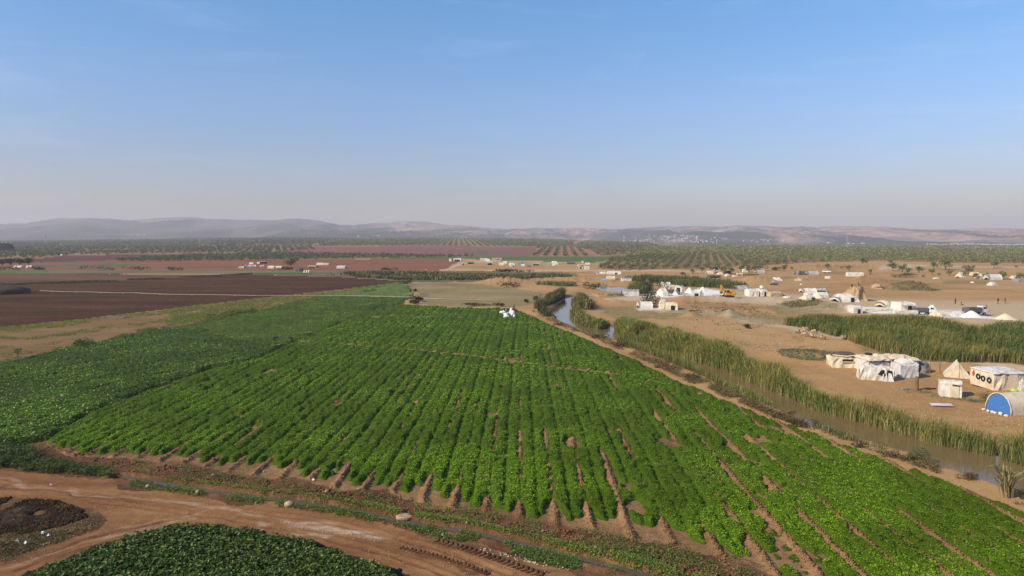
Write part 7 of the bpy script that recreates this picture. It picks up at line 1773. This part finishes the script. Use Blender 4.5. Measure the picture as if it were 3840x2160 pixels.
def pylon(px, py, hpx, lab):
    x, y, z = ray_ground(px, py); h = hpx * y / FPX; o = empty('pylon', (x, y, z)); m = MB(); b = h * .11
    for sx_ in (-1, 1):
        for sy_ in (-1, 1): m.tube([(sx_ * b, sy_ * b, 0), (sx_ * b * .35, sy_ * b * .35, h * .6), (0, 0, h)], [.16, .13, .08], 4)
    for k in range(7):
        t0, t1 = k / 7, (k + 1) / 7; w0, w1 = b * (1 - t0 * .95), b * (1 - t1 * .95)
        for s in (-1, 1): m.tube([(s * w0, -w0, h * t0), (-s * w1, -w1, h * t1)], .08, 4); m.tube([(s * w0, w0, h * t0), (-s * w1, w1, h * t1)], .08, 4)
    m.build('lattice_tower', 'pylon_steel', o); m = MB()
    for q, wd in ((.66, .22), (.78, .27), (.90, .18)): m.tube([(-h * wd, 0, h * q), (0, 0, h * q + h * .03), (h * wd, 0, h * q)], .12, 4); m.tube([(-h * wd, 0, h * q), (h * wd, 0, h * q)], .1, 4)
    m.build('cross_arms', 'pylon_steel', o); return tag(o, lab, 'pylon')
pylon(172, 921, 44, 'faint lattice pylon in the hazy left orchards'); pylon(750, 925, 38, 'faint lattice pylon above the dark red field'); pylon(1829, 905, 52, 'faint lattice pylon above the striped orchard rows'); pylon(2193, 917, 46, 'faint lattice pylon left of the far town'); pylon(3176, 930, 54, 'faint lattice pylon in the right orchards')
# small sapling with stake at the strip edge
x, y, z = place(67, 1354); o = empty('sapling', (x, y, z)); m = MB(); m.tube([(0, 0, -.1), (0, .02, 1.3)], .06, 6); m.build('stake', 'wood_pole', o); r2 = np.random.default_rng(4); V, F, c = crown_arrays(r2, .8, 1.0, 1.1, 120, .3, (.10, .16, .05), (.14, .18, .07), 6); link('crown', mesh_np('sapling_crown', V, F, ['weed_leaf'], None, c), o); tag(o, 'thin staked sapling at the edge of the brown strip', 'sapling')

sx, sy = scatter([(-250,1075),(0,1076),(420,1058),(735,1044),(1000,1036),(1300,1044),(1480,1058),(960,1114),(633,1153),(450,1174),(280,1196),(0,1222),(-250,1245)], 13, rs_)
m_ = at(sx, sy); k_4 = fbm(m_[0] / 9, m_[1] / 4, 3, 62) > .44
clods('plough_clods', [(m_[0][k_4], m_[1][k_4], 2.1 * m_[1][k_4] / FPX)], 'clods turned up over the ploughed field', 'clods', 774, 'stubble_soil')
# ------------------------------------------------------------------ camera, light, air
cam = bpy.data.cameras.new('camera'); cam.sensor_width = 36.0; cam.sensor_fit = 'HORIZONTAL'; cam.lens = 36.0 * FPX / 3840
cam.clip_start = .5; cam.clip_end = 40000
co = bpy.data.objects.new('camera', cam); COL.objects.link(co); co.location = (0, 0, CAMZ); co.rotation_euler = (PI / 2 - PITCH, 0, 0)
SC.camera = co
ELEV = math.radians(34); SDX, SDY = -.90, -.44
n_ = math.hypot(SDX, SDY); SDX /= n_; SDY /= n_
sd = bpy.data.lights.new('sun', 'SUN'); sd.energy = 4.3; sd.angle = math.radians(.55); sd.color = (1.0, .85, .64)
so = bpy.data.objects.new('sun', sd); COL.objects.link(so); so.location = (-200, -100, 300)
so.rotation_euler = Vector((-SDX * math.cos(ELEV), -SDY * math.cos(ELEV), -math.sin(ELEV))).to_track_quat('-Z', 'Y').to_euler()
w = bpy.data.worlds.new('World'); SC.world = w; w.use_nodes = True
nt = w.node_tree; bg = nt.nodes['Background']
sky = nt.nodes.new('ShaderNodeTexSky'); sky.sky_type = 'NISHITA'; sky.sun_disc = False; sky.sun_elevation = ELEV
sky.sun_rotation = math.atan2(SDX, SDY) % (2 * PI); sky.altitude = 300; sky.air_density = 1.15; sky.dust_density = .4; sky.ozone_density = 2.2
tc = nt.nodes.new('ShaderNodeTexCoord'); sxyz = nt.nodes.new('ShaderNodeSeparateXYZ'); nt.links.new(tc.outputs['Generated'], sxyz.inputs[0])
cr = nt.nodes.new('ShaderNodeValToRGB'); nt.links.new(sxyz.outputs[2], cr.inputs[0])
# haze painted into the sky as a height tint: grey low, bluer above
els = cr.color_ramp.elements
for k_ in range(4): els.new(.1 * (k_ + 1))
for e_, (p_, c_) in zip(list(els), [(0.0, (.40, .365, .375)), (.03, (.43, .39, .41)), (.072, (.47, .45, .56)), (.183, (.50, .59, .75)), (.316, (.43, .68, .86)), (.45, (.37, .63, .86))]):
    e_.position = p_; e_.color = (*c_, 1)
mx = nt.nodes.new('ShaderNodeMix'); mx.data_type = 'RGBA'; mx.blend_type = 'MULTIPLY'; mx.inputs[0].default_value = 1.0
nt.links.new(sky.outputs[0], mx.inputs[6]); nt.links.new(cr.outputs[0], mx.inputs[7]); mp = nt.nodes.new('ShaderNodeMapping'); mp.inputs['Scale'].default_value = (1.2, 1.2, 9.0); mp.inputs['Rotation'].default_value = (.06, .1, .3); nt.links.new(tc.outputs['Generated'], mp.inputs[0])
cn = nt.nodes.new('ShaderNodeTexNoise'); cn.inputs['Scale'].default_value = 2.4; cn.inputs['Detail'].default_value = 7; cn.inputs['Roughness'].default_value = .62; cn.inputs['Distortion'].default_value = .7; nt.links.new(mp.outputs[0], cn.inputs['Vector'])
ccr = nt.nodes.new('ShaderNodeValToRGB'); ccr.color_ramp.elements[0].position = .52; ccr.color_ramp.elements[0].color = (0, 0, 0, 1); ccr.color_ramp.elements[1].position = .82; ccr.color_ramp.elements[1].color = (.14, .14, .14, 1); nt.links.new(cn.outputs['Fac'], ccr.inputs[0])
cx_ = nt.nodes.new('ShaderNodeMix'); cx_.data_type = 'RGBA'; nt.links.new(ccr.outputs[0], cx_.inputs[0]); nt.links.new(mx.outputs[2], cx_.inputs[6]); cx_.inputs[7].default_value = (5.2, 5.6, 6.4, 1)
nt.links.new(cx_.outputs[2], bg.inputs[0]); bg.inputs[1].default_value = .145
# the dusty air over the plain
m = bpy.data.materials.new('dusty_air'); m.use_nodes = True; t = m.node_tree; t.nodes.clear()
out = t.nodes.new('ShaderNodeOutputMaterial'); pv = t.nodes.new('ShaderNodeVolumePrincipled')
pv.inputs['Color'].default_value = (.76, .77, .85, 1); pv.inputs['Density'].default_value = 1.75e-4; pv.inputs['Anisotropy'].default_value = .1
t.links.new(pv.outputs[0], out.inputs['Volume'])
hz = MB(); hz.box((0, 4200, 114), (26000, 8900, 260)); ho = hz.build('haze', [m]); tag(ho, kind='stuff')
SC.view_settings.view_transform = 'Standard'; SC.view_settings.look = 'None'; SC.view_settings.exposure = 0.45; SC.view_settings.gamma = 1.0
SC.cycles.use_denoising = True
SC.cycles.max_bounces = 6; SC.cycles.volume_bounces = 1; SC.cycles.transparent_max_bounces = 8
